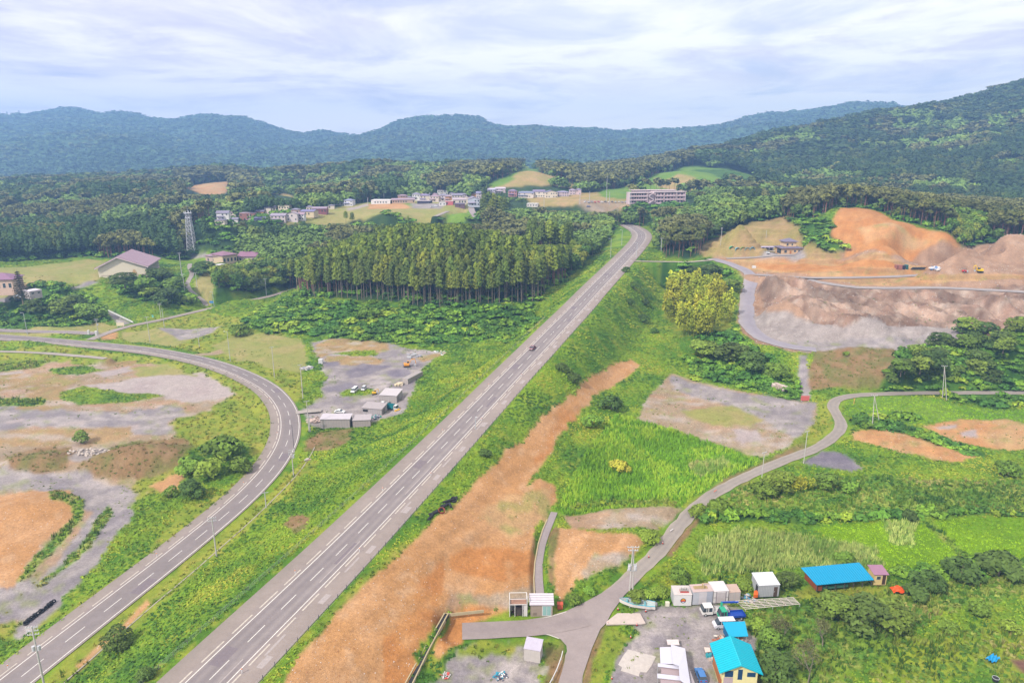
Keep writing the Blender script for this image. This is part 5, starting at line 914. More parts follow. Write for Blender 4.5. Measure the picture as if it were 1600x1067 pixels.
def truck(loc, yaw, cabc, bedc, lab, L=5.2, W=1.9, H=2.1, double=False, bed='flat', name='parked_truck', cat='truck'):
    t = empty(name, loc, yaw); m = MC(*cabc, rough=.35, noise=.03, spec=.5); hL = L/2; cl = 2.35 if double else 1.6; x1 = hL; x0 = hL-cl
    MB().prism([(x0,.5),(x1,.45),(x1+.02,.9),(x1-.06,1.15),(x0,1.15)], -W/2, W/2).build('cab', m, t, bev=.04)
    MB().poly([(x0,-W/2+.03,1.15),(x1-.06,-W/2+.03,1.15),(x1-.06,W/2-.03,1.15),(x0,W/2-.03,1.15),(x0+.02,-W/2+.12,H-.12),(x1-.42,-W/2+.12,H-.12),(x1-.42,W/2-.12,H-.12),(x0+.02,W/2-.12,H-.12)], [(0,1,5,4),(1,2,6,5),(2,3,7,6),(3,0,4,7),(4,5,6,7)]).build('windows', M_glass, t)
    MB().box(x0, x1-.38, -W/2+.1, W/2-.1, H-.13, H, .04, .04).build('cab_roof', m, t); q = MB()
    for y in (-1, 1):
        for xa, xb in [(x0, x0+.18), (x1-.95, x1-.85)]+([(x0+.95, x0+1.1)] if double else []): q.poly([(xa,y*(W/2-.02),1.15),(xb,y*(W/2-.02),1.15),(xb,y*(W/2-.105),H-.12),(xa,y*(W/2-.105),H-.12)], [(0,1,2,3)])
    q.poly([(x0-.01,-W/2+.02,1.1),(x0-.01,W/2-.02,1.1),(x0-.01,W/2-.1,H-.1),(x0-.01,-W/2+.1,H-.1)], [(0,1,2,3)]).build('pillar', m, t)
    MB().box(-hL, x0-.05, -.4, .4, .45, .62).build('chassis', M_dark, t); bm_ = MC(*bedc, rough=.5)
    if bed == 'flat': b = MB().box(-hL, x0-.1, -W/2, W/2, .75, .85); b.box(-hL, x0-.1, -W/2, -W/2+.05, .85, 1.2).box(-hL, x0-.1, W/2-.05, W/2, .85, 1.2).box(-hL, -hL+.05, -W/2, W/2, .85, 1.2).box(x0-.15, x0-.1, -W/2, W/2, .85, 1.5).build('cargo_bed', bm_, t)
    else:
        b = MB().box(-hL, x0-.1, -W/2, W/2, .75, .9); b.box(-hL, x0-.1, -W/2, -W/2+.06, .9, H+.2).box(-hL, x0-.1, W/2-.06, W/2, .9, H+.2).box(-hL, -hL+.06, -W/2, W/2, .9, H+.2).box(x0-.16, x0-.1, -W/2, W/2, .9, H+.3).build('cargo_bed', bm_, t)
    for y in (-W/2+.3, W/2-.3): MB().box(x1-.02, x1+.04, y-.18, y+.18, .6, .78).build('headlight', M_chrome, t)
    for y in (-W/2-.12, W/2+.12): MB().box(x1-.4, x1-.3, y-.1, y+.1, 1.25, 1.6).build('mirror', M_dark, t)
    for x in (hL-.7, -hL+1.0):
        for y in (-W/2+.1, W/2-.1): wheel(t, x, y, .36, .22)
    tag(t, lab, cat); return t
def excavator(loc, yaw, col, lab, s=1., name='excavator', fold=False, byaw=0., grp=None):
    t = empty(name, loc, yaw); t.scale = (s, s, s); m = MC(*col, rough=.45, noise=.05)
    for y in (-1.05, 1.05):
        MB().prism([(-1.7,.35),(-1.4,.02),(1.4,.02),(1.7,.35),(1.4,.7),(-1.4,.7)], y-.28, y+.28).build('track', M_rubber, t, bev=.05)
    h = empty('x', (0,0,0)); bpy.data.objects.remove(h)
    MB().box(-1.5, 1.2, -1.2, 1.2, .85, 1.75, .08, .05).build('house', m, t, bev=.04); c = MB().box(.1, 1.25, .25, 1.2, 1.75, 2.75, .12, .08).build('cab', M_glass, t)
    MB().box(.2, 1.15, .3, 1.15, 2.75, 2.85).build('cab_roof', m, c); MB().box(-1.6, -.7, -1.1, 1.1, 1.75, 1.95, .1, .1).build('engine_cover', m, t)
    pts = [(.9,-.3,1.5),(2.4,-.3,3.9),(4.0,-.3,3.9),(4.5,-.3,1.3),(4.0,-.3,.7)] if not fold else [(.9,-.3,1.5),(1.9,-.3,3.7),(3.0,-.3,3.2),(2.6,-.3,1.2),(2.2,-.3,.8)]
    def arm(a, b, w): return MB().poly([(a[0],a[1]-.16,a[2]-w),(a[0],a[1]+.16,a[2]-w),(a[0],a[1]+.16,a[2]+w),(a[0],a[1]-.16,a[2]+w),(b[0],b[1]-.14,b[2]-w*.8),(b[0],b[1]+.14,b[2]-w*.8),(b[0],b[1]+.14,b[2]+w*.8),(b[0],b[1]-.14,b[2]+w*.8)], [(0,1,2,3),(4,7,6,5),(0,4,5,1),(1,5,6,2),(2,6,7,3),(3,7,4,0)])
    q = arm(pts[0], pts[1], .28); q2 = arm(pts[1], pts[2], .24); q.poly(q2.V, q2.F).build('boom', m, t); e = MB().poly(*[(lambda z: z)(x) for x in (lambda a: (a.V, a.F))(MB().tube(pts[2], pts[3], .17, .13, 6))]).build('arm', m, t)
    x, z = pts[4][0], pts[4][2]; MB().prism([(x+.5,z+.6),(x-.15,z+.5),(x-.5,z-.1),(x-.1,z-.6),(x+.5,z-.5)], -.75, .15).build('bucket', M_steel, e)
    tag(t, lab, 'excavator', grp); return t
def tyre(loc, lab, grp, r=.45, ax=(0,0,1), w=.16, tilt=None):
    o = MB().torus((0,0,0), r-w, w, ax, 16, 8).build('tyre', M_rubber, smooth=True); o.location = loc; tag(o, lab, 'tyre', grp); return o
def cone(loc, lab, n=0):
    t = empty('traffic_cone', loc); MB().box(-.2,.2,-.2,.2,0,.05).build('base', M_dark, t); MB().tube((0,0,.05),(0,0,.7),.15,.03,10).build('body', MC(235,80,60), t); MB().tube((0,0,.33),(0,0,.5),.108,.08,10).build('stripe', MC(240,240,240), t); tag(t, lab, 'traffic cone', 'traffic cones'); return t
def sheet(name, px, z, m, th=.05, parent=None, h=0., crumple=0.):
    P = [Vector(PZ(u, v, z)) for u, v in px]; n = len(P); c = sum(P, Vector())/n; o = MB().poly([(p.x-c.x, p.y-c.y, 0) for p in P]+[(p.x-c.x, p.y-c.y, th) for p in P], [tuple(reversed(range(n))), tuple(range(n, 2*n))]+[(i, (i+1) % n, n+(i+1) % n, n+i) for i in range(n)]).build(name, m, parent); o.location = (c.x, c.y, c.z+h); return o
def heap(name, u, v, r, h, cols, lab, cat, n=30, z=None, size=.35, asp=1.):
    """a pile of boards, sheets and lumps"""
    b = GP(u, v) if z is None else Vector(PZ(u, v, z)); t = empty(name, b)
    for k, c in enumerate(cols):
        mb = MB()
        for i in range(n//len(cols)):
            a = random.uniform(0, 6.28); d = r*math.sqrt(random.random()); zz = h*(1-d/r)*random.uniform(.3, 1); s = size*random.uniform(.5, 1.6); M4 = Matrix.Rotation(random.uniform(0, 6.28), 3, 'Z') @ Matrix.Rotation(random.uniform(-.6, .6), 3, 'X')
            q = [Vector((x*s, y*s*.45, zq*s*.3)) for x in (-1, 1) for y in (-1, 1) for zq in (-1, 1)]; off = Vector((math.cos(a)*d, math.sin(a)*d*asp, zz+s*.15)); mb.poly([M4 @ w+off for w in q], [(0,1,3,2),(4,6,7,5),(0,4,5,1),(2,3,7,6),(0,2,6,4),(1,5,7,3)])
        mb.build('piece', MC(*c), t)
    tag(t, lab, cat); return t

def seams(p, x0, x1, y0, y1, z0, z1, m, n=10, axis='x', name='roof_seam'):
    """raised seams running up a slope; along x steps (front y0,z0 to back y1,z1) or along y steps (x0,z0 to x1,z1)"""
    mb = MB()
    for i in range(n+1):
        k = i/n
        if axis == 'x': x = x0+(x1-x0)*k; mb.poly([(x-.03,y0,z0),(x+.03,y0,z0),(x+.03,y1,z1),(x-.03,y1,z1),(x-.03,y0,z0+.07),(x+.03,y0,z0+.07),(x+.03,y1,z1+.07),(x-.03,y1,z1+.07)], [(0,3,2,1),(4,5,6,7),(0,1,5,4),(1,2,6,5),(2,3,7,6),(3,0,4,7)])
        else: y = y0+(y1-y0)*k; mb.poly([(x0,y-.03,z0),(x0,y+.03,z0),(x1,y+.03,z1),(x1,y-.03,z1),(x0,y-.03,z0+.07),(x0,y+.03,z0+.07),(x1,y+.03,z1+.07),(x1,y-.03,z1+.07)], [(0,3,2,1),(4,5,6,7),(0,1,5,4),(1,2,6,5),(2,3,7,6),(3,0,4,7)])
    return mb.build(name, m, p)
# ================================================================== foreground yard (lower right)
def emblem(p, x, z, y, r):
    mb = MB().tube((x, y, z), (x, y-.03, z), r, r, 28).build('emblem', mat('emblem_black', (.02,.02,.03), .5), p)
    def band(z0, z1, c, k=.78):
        P, n = [], 10
        for i in range(n+1): zz = z0+(z1-z0)*i/n; h = math.sqrt(max(0, (r*k)**2-(zz*r)**2)); P.append((h, zz*r))
        pts = [(x-a, y-.045, z+b) for a, b in P]+[(x+a, y-.045, z+b) for a, b in reversed(P)]; MB().poly(pts, [tuple(range(len(pts)))]).build('emblem_band', MC(*c, noise=0), mb)
    band(-.1, .42, (238,120,40)); band(.46, .84, (245,190,60)); band(-.28, -.14, (225,60,50)); band(-.84, -.5, (235,235,235)); band(-.45, -.33, (60,120,190))
t, w = frame('storage_container', (1052.5,947), (1080,947), -9); h = zat(929, t.location.y)+9; Wm = MC(228,226,226, noise=.05)
MB().box(0, w, 0, 3.2, .15, h).build('body', Wm, t, bev=.03); mono(t, 0, w, 0, 3.2, h, h+.08, MC(214,202,200), .06, .06); MB().box(-.02, .06, .5, 2.4, .3, h-.3).build('door', MC(205,205,208), t)
MB().box(.1, .4, .2, .5, 0, .16).box(w-.4, w-.1, .2, .5, 0, .16).box(.1, .4, 2.6, 2.9, 0, .16).box(w-.4, w-.1, 2.6, 2.9, 0, .16).build('foot', M_dark, t); emblem(t, w*.52, h*.5, -.0, .62)
tag(t, 'white box container with a round black, orange and yellow emblem on its front', 'container', 'containers at the back of the yard'); tc_ = t
o = empty('chair_stack', (t.location.x+w*.62, t.location.y+1.2, -9+h+.12)); mb = MB()
for i in range(5): mb.box(-.9+i*.36, -.84+i*.36, -.5, .5, 0, .75+.15*(i % 2)); mb.box(-.9+i*.36, -.6+i*.36, -.5, .5, .35, .4)
mb.build('frame', MC(210,205,200), o); MB().box(-.95, .95, -.55, .55, -.04, .06).box(-.9, .6, -.5, -.42, .1, .35).build('base', MC(200,70,60), o); tag(o, 'stack of white racks with a red base on top of the emblem container', 'rack stack')
t, w = frame('storage_container', (1081.7,946), (1112.8,944), -9); h = zat(925, t.location.y)+9; G1 = MC(196,198,206); MB().box(0, w, 0, 2.6, .2, h).build('body', G1, t, bev=.03)
mono(t, 0, w, 0, 2.6, h, h+.1, MC(205,180,176), .05, .06); MB().box(w*.3, w*.68, -.03, .02, .35, h-.15).build('door', MC(214,208,212), t); MB().box(w*.7, w-.1, -.02, .02, .3, h-.1).build('panel', MC(178,182,196), t)
for x in (.3, w-.6): MB().box(x, x+.3, .2, .5, 0, .22).box(x, x+.3, 2, 2.3, 0, .22).build('foot', M_dark, t)
tag(t, 'long grey box container with timber on its roof between two white containers', 'container', 'containers at the back of the yard')
o = empty('timber_bundle', (t.location.x+w*.5, t.location.y+1.6, -9+h+.1), .05); mb = MB()
for i in range(5): mb.box(-1.9, 1.2, -.5+i*.2, -.42+i*.2, .1, .2)
mb.box(.2, .32, -.7, .6, .2, .75).box(-1.7, -1.6, -.6, .5, 0, .1).box(.2, 1.5, .5, .6, .65, .78); mb.build('board', MC(196,172,126), o); tag(o, 'bundle of yellowish boards lying on the grey container roof', 'timber')
t, w = frame('storage_container', (1113.8,943.3), (1137,942), -9); h = zat(924, t.location.y)+9; MB().box(0, w, 0, 3.4, .15, h).build('body', MC(226,220,218), t, bev=.03); mono(t, 0, w, 0, 3.4, h, h+.12, MC(222,214,216), .08, .07)
s_ = MB(); 
for i in range(9): z_ = .3+i*(h-.6)/9; s_.box(w*.22, w*.8, -.05, .0, z_, z_+(h-.6)/9-.03)
s_.build('shutter', MC(206,196,196), t); MB().box(w*.17, w*.21, -.06, 0, .15, h-.1).box(w*.81, w*.85, -.06, 0, .15, h-.1).box(0, w*.17, -.05, 0, h*.5, h*.53).box(w*.85, w, -.05, 0, h*.5, h*.53).build('trim', MC(150,140,145), t)
tag(t, 'cream white container with a ribbed shutter door in the middle of the row', 'container', 'containers at the back of the yard')
t, w = frame('storage_container', (1138,941), (1156,940), -9); h = zat(925.5, t.location.y)+9; MB().box(0, w, 0, 2.6, .1, h).build('body', MC(196,184,180), t, bev=.03); mono(t, 0, w, 0, 2.6, h, h+.25, MC(196,170,156), .05, .05)
MB().box(w*.46, w*.49, -.04, 0, .15, h-.1).box(w*.08, w*.1, -.04, 0, .15, h-.1).box(w*.88, w*.9, -.04, 0, .15, h-.1).build('door_seam', M_steel, t); tag(t, 'small beige container with a rusty roof at the right end of the row', 'container', 'containers at the back of the yard')
t = empty('cabinet', PZ(1042.5,946,-9)); MB().box(-.45, .45, -.3, .3, 0, 1.0).build('body', MC(232,226,205), t, bev=.03); MB().box(-.38, .38, -.33, -.29, .1, .9).build('door', MC(238,232,214), t); tag(t, 'small cream cabinet left of the emblem container', 'cabinet')
# grey shed with white roof
t, w = frame('storage_shed', (1184.5,932.5), (1216,931), -9); h = zat(914.5, t.location.y)+9; MB().box(0, w, 0, 4.0, 0, h).build('wall', MC(182,184,188), t); mono(t, 0, w, 0, 4.0, h, h+.5, MC(226,226,232), .12, .1); ribs(t, 0, w, 0, .1, h, MC(168,170,176), 12)
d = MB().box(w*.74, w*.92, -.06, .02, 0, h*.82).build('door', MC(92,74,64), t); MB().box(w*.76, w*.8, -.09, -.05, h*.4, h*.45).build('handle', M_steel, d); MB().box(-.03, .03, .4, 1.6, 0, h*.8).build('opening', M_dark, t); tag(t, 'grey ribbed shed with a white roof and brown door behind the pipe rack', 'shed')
o = sheet('tarpaulin', [(1177,934),(1184,933),(1184,926),(1178,927)], -8.6, MC(240,110,40), .8); tag(o, 'bright orange tarpaulin bundled at the left side of the grey shed', 'tarpaulin')
heap('junk_pile', 1168, 936, 1.9, .8, [(90,150,180),(190,180,175),(110,110,115),(200,190,180)], 'heap of boards and blue pipes between the small beige container and the grey shed', 'junk', 40)
# white pipe rack
t = empty('pipe_rack', PZ(1190,950,-9)); a = [Vector(PZ(u, v, -8.3))-t.location for u, v in ((1149,938.5),(1240,933),(1250,943),(1165,951))]; mb = MB()
for i in range(6): k = i/5; mb.tube(a[0].lerp(a[3], k), a[1].lerp(a[2], k), .07, .07, 6)
mb.build('long_pipe', MC(226,214,208), t); mb = MB()
for i in range(9): k = i/8; mb.tube(a[0].lerp(a[1], k)+Vector((0,0,-.1)), a[3].lerp(a[2], k)+Vector((0,0,-.1)), .06, .06, 6)
mb.build('cross_pipe', MC(206,190,186), t); mb = MB()
for q in (a[0], a[1], a[2], a[3], a[0].lerp(a[1], .5), a[3].lerp(a[2], .5)): mb.tube((q.x, q.y, 0), (q.x, q.y, q.z), .07, .07, 6)
mb.build('leg', M_steel, t); tag(t, 'low rack of long white pipes laid out right of the white truck', 'pipe rack')
# vehicles of the yard
truck(PZ(1116,958,-9), R(184), (236,232,230), (210,205,205), 'white double-cab truck facing left in front of the containers', L=6.0, W=2.0, H=2.25, double=True)
truck(PZ(1142,965,-9), R(186), (20,170,130), (20,70,170), 'green truck with a low blue cargo bed parked behind the white truck', L=5.8, W=2.0, H=2.4)
t = empty('loading_crane', PZ(1137,953.5,-9), R(2)); MB().box(-1.6, 2.2, -.12, .12, 2.0, 2.3).build('boom', MC(20,80,190), t); MB().box(-1.7, -1.3, -.2, .2, .9, 2.2).build('post', MC(60,190,150), t); tag(t, 'blue crane boom raised behind the green truck cab', 'crane')
car(PZ(1131,979,-9), R(183), (228,226,236), 'white van with dark side glass facing left beside the small blue lean-to', 'van', 4.7, 1.75, 2.05, cat='van', name='parked_van')
car(PZ(1094.5,1058,-9), R(92), (70,130,200), 'bright blue hatchback parked between the white shed and the blue-roofed house', 'wagon', 3.6, 1.5, 1.5)
# lean-to and blue-roofed house
BR = MC(0,172,214, rough=.4, noise=.04); BR2 = MC(0,192,214, rough=.4, noise=.04)
t, w = frame('lean_to', (1139,1004), (1166,1003), -9); ht = zat(994, t.location.y)+9; MB().poly([(-.1,-.2,ht),(w+.2,-.2,ht),(w+.9,3.6,ht+.6),(-.3,3.6,ht+.6),(-.1,-.2,ht+.1),(w+.2,-.2,ht+.1),(w+.9,3.6,ht+.7),(-.3,3.6,ht+.7)], [(0,3,2,1),(4,5,6,7),(0,1,5,4),(1,2,6,5),(2,3,7,6),(3,0,4,7)]).build('roof', BR, t)
MB().box(-.05, .02, 0, 3.4, 0, ht+.1).build('side_wall', MC(20,110,160), t); MB().box(w-.1, w, 0, .1, 0, ht).box(w*.5, w*.5+.1, 0, .1, 0, ht).build('post', M_steel, t); tag(t, 'small lean-to with a flat bright blue roof behind the blue-roofed house', 'lean-to')
z0 = -9; yf = 106.3; xl = (1128-800)/DF(1060)[1]*yf; xr = (1182-800)/DF(1060)[1]*yf; t = empty('small_house', (xl, yf, z0), R(-3)); w = xr-xl; he, hr, dp = 4.5, 6.0, 6.6
k1_ = (hr-he)/(w*.47); k2_ = (hr-he)/(w*.53); SM = MC(0,165,192, rough=.4); seams(t, -.75, w*.47, -.7, dp+.7, he-.75*k1_+.22, hr+.25, SM, 15, 'y'); seams(t, w+.75, w*.47, -.7, dp+.7, he-.75*k2_+.22, hr+.25, SM, 15, 'y'); CR = MC(238,226,168); gwall(t, 0, w, 0, dp, he, hr-.1, CR, 'y', off=.47); gable(t, 0, w, 0, dp, he+.1, hr+.1, BR2, 'y', .75, .14, off=.47); MB().prism([(w*.47-.12, hr+.2),(w*.47, hr+.36),(w*.47+.12, hr+.2)], -.75, dp+.75).build('ridge_cap', MC(60,215,235), t)
wins(t, [(.5, 1.9, 3.1, 4.3)], 0, MC(30,70,110, rough=.2), MC(40,90,130)); wins(t, [(2.9, 3.6, 2.6, 4.7), (4.6, 6.0, 3.3, 4.1)], 0, MC(30,70,110, rough=.2), MC(40,90,130)); MB().box(.3, 2.0, -.05, .02, 0, 2.9).build('door', MC(190,170,176), t); MB().box(-.08, 0, 0, dp, .3, 2.2).build('side_boards', MC(190,120,70), t)
tag(t, 'small cream house with a bright turquoise gable roof and dark blue windows', 'house')
o = empty('gas_cylinder', PZ(1123.5,1066,-9)); MB().tube((0,0,0),(0,0,1.2),.18,.18,12).tube((0,0,1.2),(0,0,1.35),.1,.05,8).build('body', MC(40,90,170), o); MB().tube((0,0,1.35),(0,0,1.42),.07,.07,8).build('valve', M_steel, o); tag(o, 'blue cylinder standing left of the turquoise-roofed house', 'gas cylinder')
heap('junk_pile', 1126, 1000, 1.3, .9, [(205,170,140),(190,110,80),(225,220,210),(120,110,110)], 'heap of brown and white scrap left of the blue lean-to', 'junk', 44); heap('junk_pile', 1111, 1027, .9, .6, [(50,160,170),(60,90,130),(200,180,170)], 'small heap with teal crates left of the turquoise-roofed house', 'junk', 20)
heap('junk_pile', 1152, 1001, .8, 1.0, [(220,200,190),(160,120,90)], 'white crates heaped under the front of the blue lean-to', 'junk', 14, size=.5)
# white shed in several roof panels
t = empty('white_shed', (0, 0, 0)); WS = MC(216,214,230, rough=.45, noise=.03)
def wpt(u, v, z): return Vector(PZ(u, v, z))
def panel(p, pts, m, name, th=.07): P = [wpt(*q) for q in pts]; n = len(P); return MB().poly(P+[q+Vector((0,0,th)) for q in P], [tuple(reversed(range(n))), tuple(range(n, 2*n))]+[(i, (i+1) % n, n+(i+1) % n, n+i) for i in range(n)]).build(name, m, p)
panel(t, [(1031,1011,-6.6),(1050,1010.5,-6.3),(1051.5,1037,-6.3),(1032,1036,-6.6)], WS, 'roof_panel'); panel(t, [(1048,1006.5,-6.1),(1070.5,1013,-6.4),(1075,1045,-6.4),(1080,1075,-6.4),(1062,1062,-6.0),(1060.5,1040,-6.0),(1051.5,1037,-6.0)], WS, 'roof_panel')
panel(t, [(1028,1036,-6.7),(1061,1040,-6.5),(1060.5,1045,-6.5),(1028,1041,-6.7)], WS, 'roof_strip'); panel(t, [(1033,1041.5,-6.9),(1061,1045,-6.8),(1063,1056,-6.8),(1033,1052,-6.9)], MC(176,156,160, nscale=8), 'roof_base'); panel(t, [(1027,1052,-6.7),(1062,1056,-6.6),(1064,1063,-6.6),(1027,1059,-6.7)], WS, 'roof_strip'); panel(t, [(1032,1059,-6.9),(1064,1064,-6.8),(1075,1085,-6.8),(1032,1085,-6.9)], MC(176,156,160), 'roof_base')
a, b = wpt(1035,1012,-6.9), wpt(1071,1015,-6.6); mb = MB(); q = [Vector((a.x+.1, a.y-.3, 0)), Vector((b.x-.4, b.y-.4, 0)), Vector((b.x-.2, b.y-11.5, 0)), Vector((a.x+.1, a.y-11.5, 0))]; mb.poly([(v.x, v.y, -9.1) for v in q]+[(v.x, v.y, -7.0) for v in q], [(0,1,5,4),(1,2,6,5),(2,3,7,6),(3,0,4,7),(4,5,6,7)]).build('wall', MC(170,160,165), t)
for v in (1037.5, 1053.5): a = wpt(1028, v, -6.72); MB().tube((a.x, a.y, -9.1), (a.x, a.y, -6.72), .07, .07, 6).build('post', M_steel, t)
tag(t, 'long open shed roofed with overlapping white sheets in the middle of the yard', 'shed')
o = sheet('board', [(1041.5,999),(1060,999),(1061.5,1007.5),(1043,1007)], -8.0, MC(226,212,212), .08); tag(o, 'pale panel propped at the far end of the white-sheeted shed', 'board')
o = sheet('concrete_slab', [(981.4,1014.4),(1003,1020),(1025,1025.5),(1018,1040),(1010,1050.5),(1000,1049),(998,1056.5),(982,1051),(970,1047.5),(972,1042),(966,1038),(973,1025)], -8.93, MC(204,194,188, rough=.9, noise=.12), .06); tag(o, 'irregular pale concrete slab lying on the gravel yard', 'slab')
o = sheet('board', [(1100,1011),(1109,1012),(1110.5,1018),(1102,1019)], -8.8, MC(228,210,200), .1); tag(o, 'small square pale board lying right of the white-sheeted shed', 'board')
o = sheet('bridge_slab', [(964.5,959),(1000,959),(1008.7,974.5),(1003,975.5),(947,976.5),(947.5,972)], -8.85, MC(206,190,182, rough=.9, noise=.1), .25); tag(o, 'trapezoid concrete bridge slab crossing the ditch into the yard', 'slab')
# boat
def boat():
    a = Vector(PZ(967.6,944,-9)); b = Vector(PZ(1023.5,951,-9)); d = b-a; L_ = math.hypot(d.x, d.y); t = empty('boat', ((a.x+b.x)/2, (a.y+b.y)/2, -9), math.atan2(d.y, d.x)); n = 14; S = []
    for i in range(n+1):
        k = i/n; hw = 1.15*min(1, (k*2.6)**.6) if k < .9 else .98; x = -L_/2+k*L_; zk = .35+.35*max(0, .35-k)**1.2*3; zt = 1.25+.55*max(0, .45-k)*1.5; S.append((x, max(hw, .04), zk, zt))
    V, F = [], []
    for x, hw, zk, zt in S: V += [(x, -hw, zt), (x, -hw*.9, zk+.12), (x, 0, zk), (x, hw*.9, zk+.12), (x, hw, zt)]
    for i in range(n):
        for j in range(4): F.append((i*5+j, i*5+j+1, i*5+j+6, i*5+j+5))
    e = n*5; F += [(e, e+1, e+2, e+3, e+4)]; MB().poly(V, F).build('hull', MC(236,228,224, rough=.35), t)
    for s in (-1, 1):
        m = MB()
        for i in range(n): (x0, h0, k0, z0), (x1, h1, k1, z1) = S[i], S[i+1]; m.poly([(x0, s*h0*1.01, z0-.04),(x1, s*h1*1.01, z1-.04),(x1, s*h1*1.04, z1+.03),(x0, s*h0*1.04, z0+.03),(x0, s*h0*.86, z0+.03),(x1, s*h1*.86, z1+.03)], [(0,1,2,3),(3,2,5,4)])
        m.build('gunwale', MC(60,180,205), t)
    P = [(x, -hw*.84, zk+.22) for x, hw, zk, zt in S]+[(x, hw*.84, zk+.22) for x, hw, zk, zt in reversed(S)]; MB().poly(P, [tuple(range(len(P)))]).build('deck', MC(196,214,216), t)
    mb = MB(); 
    for i in range(n): (x0, h0, k0, z0), (x1, h1, k1, z1) = S[i], S[i+1]; mb.poly([(x0, -h0*.86, z0+.02),(x1, -h1*.86, z1+.02),(x1, -h1*.8, k1+.22),(x0, -h0*.8, k0+.22)], [(0,1,2,3)]); mb.poly([(x0, h0*.86, z0+.02),(x1, h1*.86, z1+.02),(x1, h1*.8, k1+.22),(x0, h0*.8, k0+.22)], [(0,1,2,3)])
    mb.build('inner_side', MC(206,214,214), t)
    for k in (.25, .5, .75): x, hw, zk, zt = S[int(k*n)]; MB().box(x-.15, x+.15, -hw*.84, hw*.84, zt-.3, zt-.22).build('thwart', MC(120,190,205), t)
    x = L_/2; q = MB().box(x, x+.45, -.2, .2, 1.1, 1.65, .06, .05).build('outboard_motor', MC(150,150,155), t); MB().tube((x+.25,0,1.1),(x+.3,0,.35),.08,.06,6).build('shaft', M_steel, q)
    tag(t, 'white open boat with a turquoise rim propped up beside the yard entrance', 'boat')
    for i, k in enumerate((.3, .78)):
        c = Vector((t.location.x, t.location.y, 0))+Matrix.Rotation(t.rotation_euler.z, 3, 'Z') @ Vector((-L_/2+k*L_, -.75, 0)); s = empty('boat_stand', (c.x, c.y, -9.0)); MB().tube((0,0,0),(0,0,.75),.07,.07,8).build('post', MC(225,225,220), s); MB().box(-.2,.2,-.2,.2,0,.06).box(-.18,.18,-.12,.12,.75,.82).build('plate', M_steel, s); tag(s, ('white prop post under the bow end of the boat', 'white prop post under the stern end of the boat')[i], 'boat stand')
boat()
for (u, v), lb in (((985.5,996),'traffic cone in the weeds along the ditch below the bridge slab'),((995,976.5),'traffic cone at the right corner of the bridge slab'),((956,1060),'traffic cone at the bottom left edge of the gravel yard'),((965.6,952),'traffic cone in front of the bow of the boat'),((1009,955),'traffic cone beside the stern stand of the boat'),((1035.6,849),'farther traffic cone on the left edge of the farm road'),((1013.7,870),'nearer traffic cone on the left edge of the farm road'),((950,975.5),'traffic cone at the left corner of the bridge slab')): cone(PZ(u, v, -8.9), 'red and white '+lb)
for i, (u, v) in enumerate([(1049,829),(1117,768)]):
    o = sheet('warning_board', [(u-2,v),(u+2.5,v-3),(u+3,v-2.4),(u-1.4,v+.8)], -8.9, MC(235,228,226) if i % 2 == 0 else MC(226,120,90), .12); tag(o, ('small fallen white barrier board on the nearer edge of the farm road','small fallen red barrier board on the farther edge of the farm road')[i], 'barrier board', 'barrier boards')
# huts by the junction
t, w = frame('hut', (819,1030), (843.6,1034.5), -9); h = zat(1012.5, t.location.y)+9; MB().box(0, w, 0, 2.6, -.2, h).build('wall', MC(208,200,196), t); mono(t, 0, w, 0, 2.6, h, h+.6, MC(196,188,206), .12, .08); MB().box(w-.02, w+.04, .5, 1.6, 0, h-.3).build('door', MC(215,205,200), t); ribs(t, 0, w, 0, 0, h, MC(196,188,186), 8, d=.02)
tag(t, 'small grey hut with a sloping lilac roof on the corner left of the junction', 'hut')
t, w = frame('hut', (829,962), (863.5,962), -9); h = zat(944, t.location.y)+9; MB().box(0, w, 0, 2.4, -.2, h).build('wall', MC(166,150,136), t); MB().poly([(-.25,-.35,h),(w+.25,-.35,h),(w+.25,2.7,h+.8),(-.25,2.7,h+.8),(-.25,-.35,h+.1),(w+.25,-.35,h+.1),(w+.25,2.7,h+.9),(-.25,2.7,h+.9)], [(0,3,2,1),(4,5,6,7),(0,1,5,4),(1,2,6,5),(2,3,7,6),(3,0,4,7)]).build('roof', MC(214,206,214), t)
mb = MB(); [mb.box(-.25, w+.25, -.36+k*.62, -.3+k*.62, h+.12+k*.163, h+.2+k*.163) for k in range(5)]; mb.build('roof_batten', MC(190,182,196), t)
d = MB().box(w*.52, w*.94, -.07, .02, .05, h-.25).build('sliding_door', MC(220,216,214), t); MB().box(w*.55, w*.72, -.1, -.06, .25, h-.4).box(w*.74, w*.91, -.1, -.06, .25, h-.4).build('pane', MC(150,190,186, rough=.2), d); MB().box(w*.12, w*.28, -.05, .01, .2, .9).build('vent', MC(140,125,112), t)
tag(t, 'brown hut with a pale ribbed roof and a glazed sliding door beside the yard road', 'hut')
t, w = frame('pipe_frame_hut', (796.5,963), (823.5,962.5), -9); h = zat(937.5, t.location.y)+9+.3; mb = MB()
for x in (0, w):
    for y in (0, 2.2): mb.tube((x, y, 0), (x, y, h), .08, .08, 6)
for a, b in (((0,0,h),(w,0,h)),((0,2.2,h),(w,2.2,h)),((0,0,h),(0,2.2,h)),((w,0,h),(w,2.2,h)),((0,0,h*.68),(w,0,h*.68)),((w*.3,0,0),(w*.3,0,h*.68)),((w*.75,0,0),(w*.75,0,h*.68))): mb.tube(a, b, .07, .07, 6)
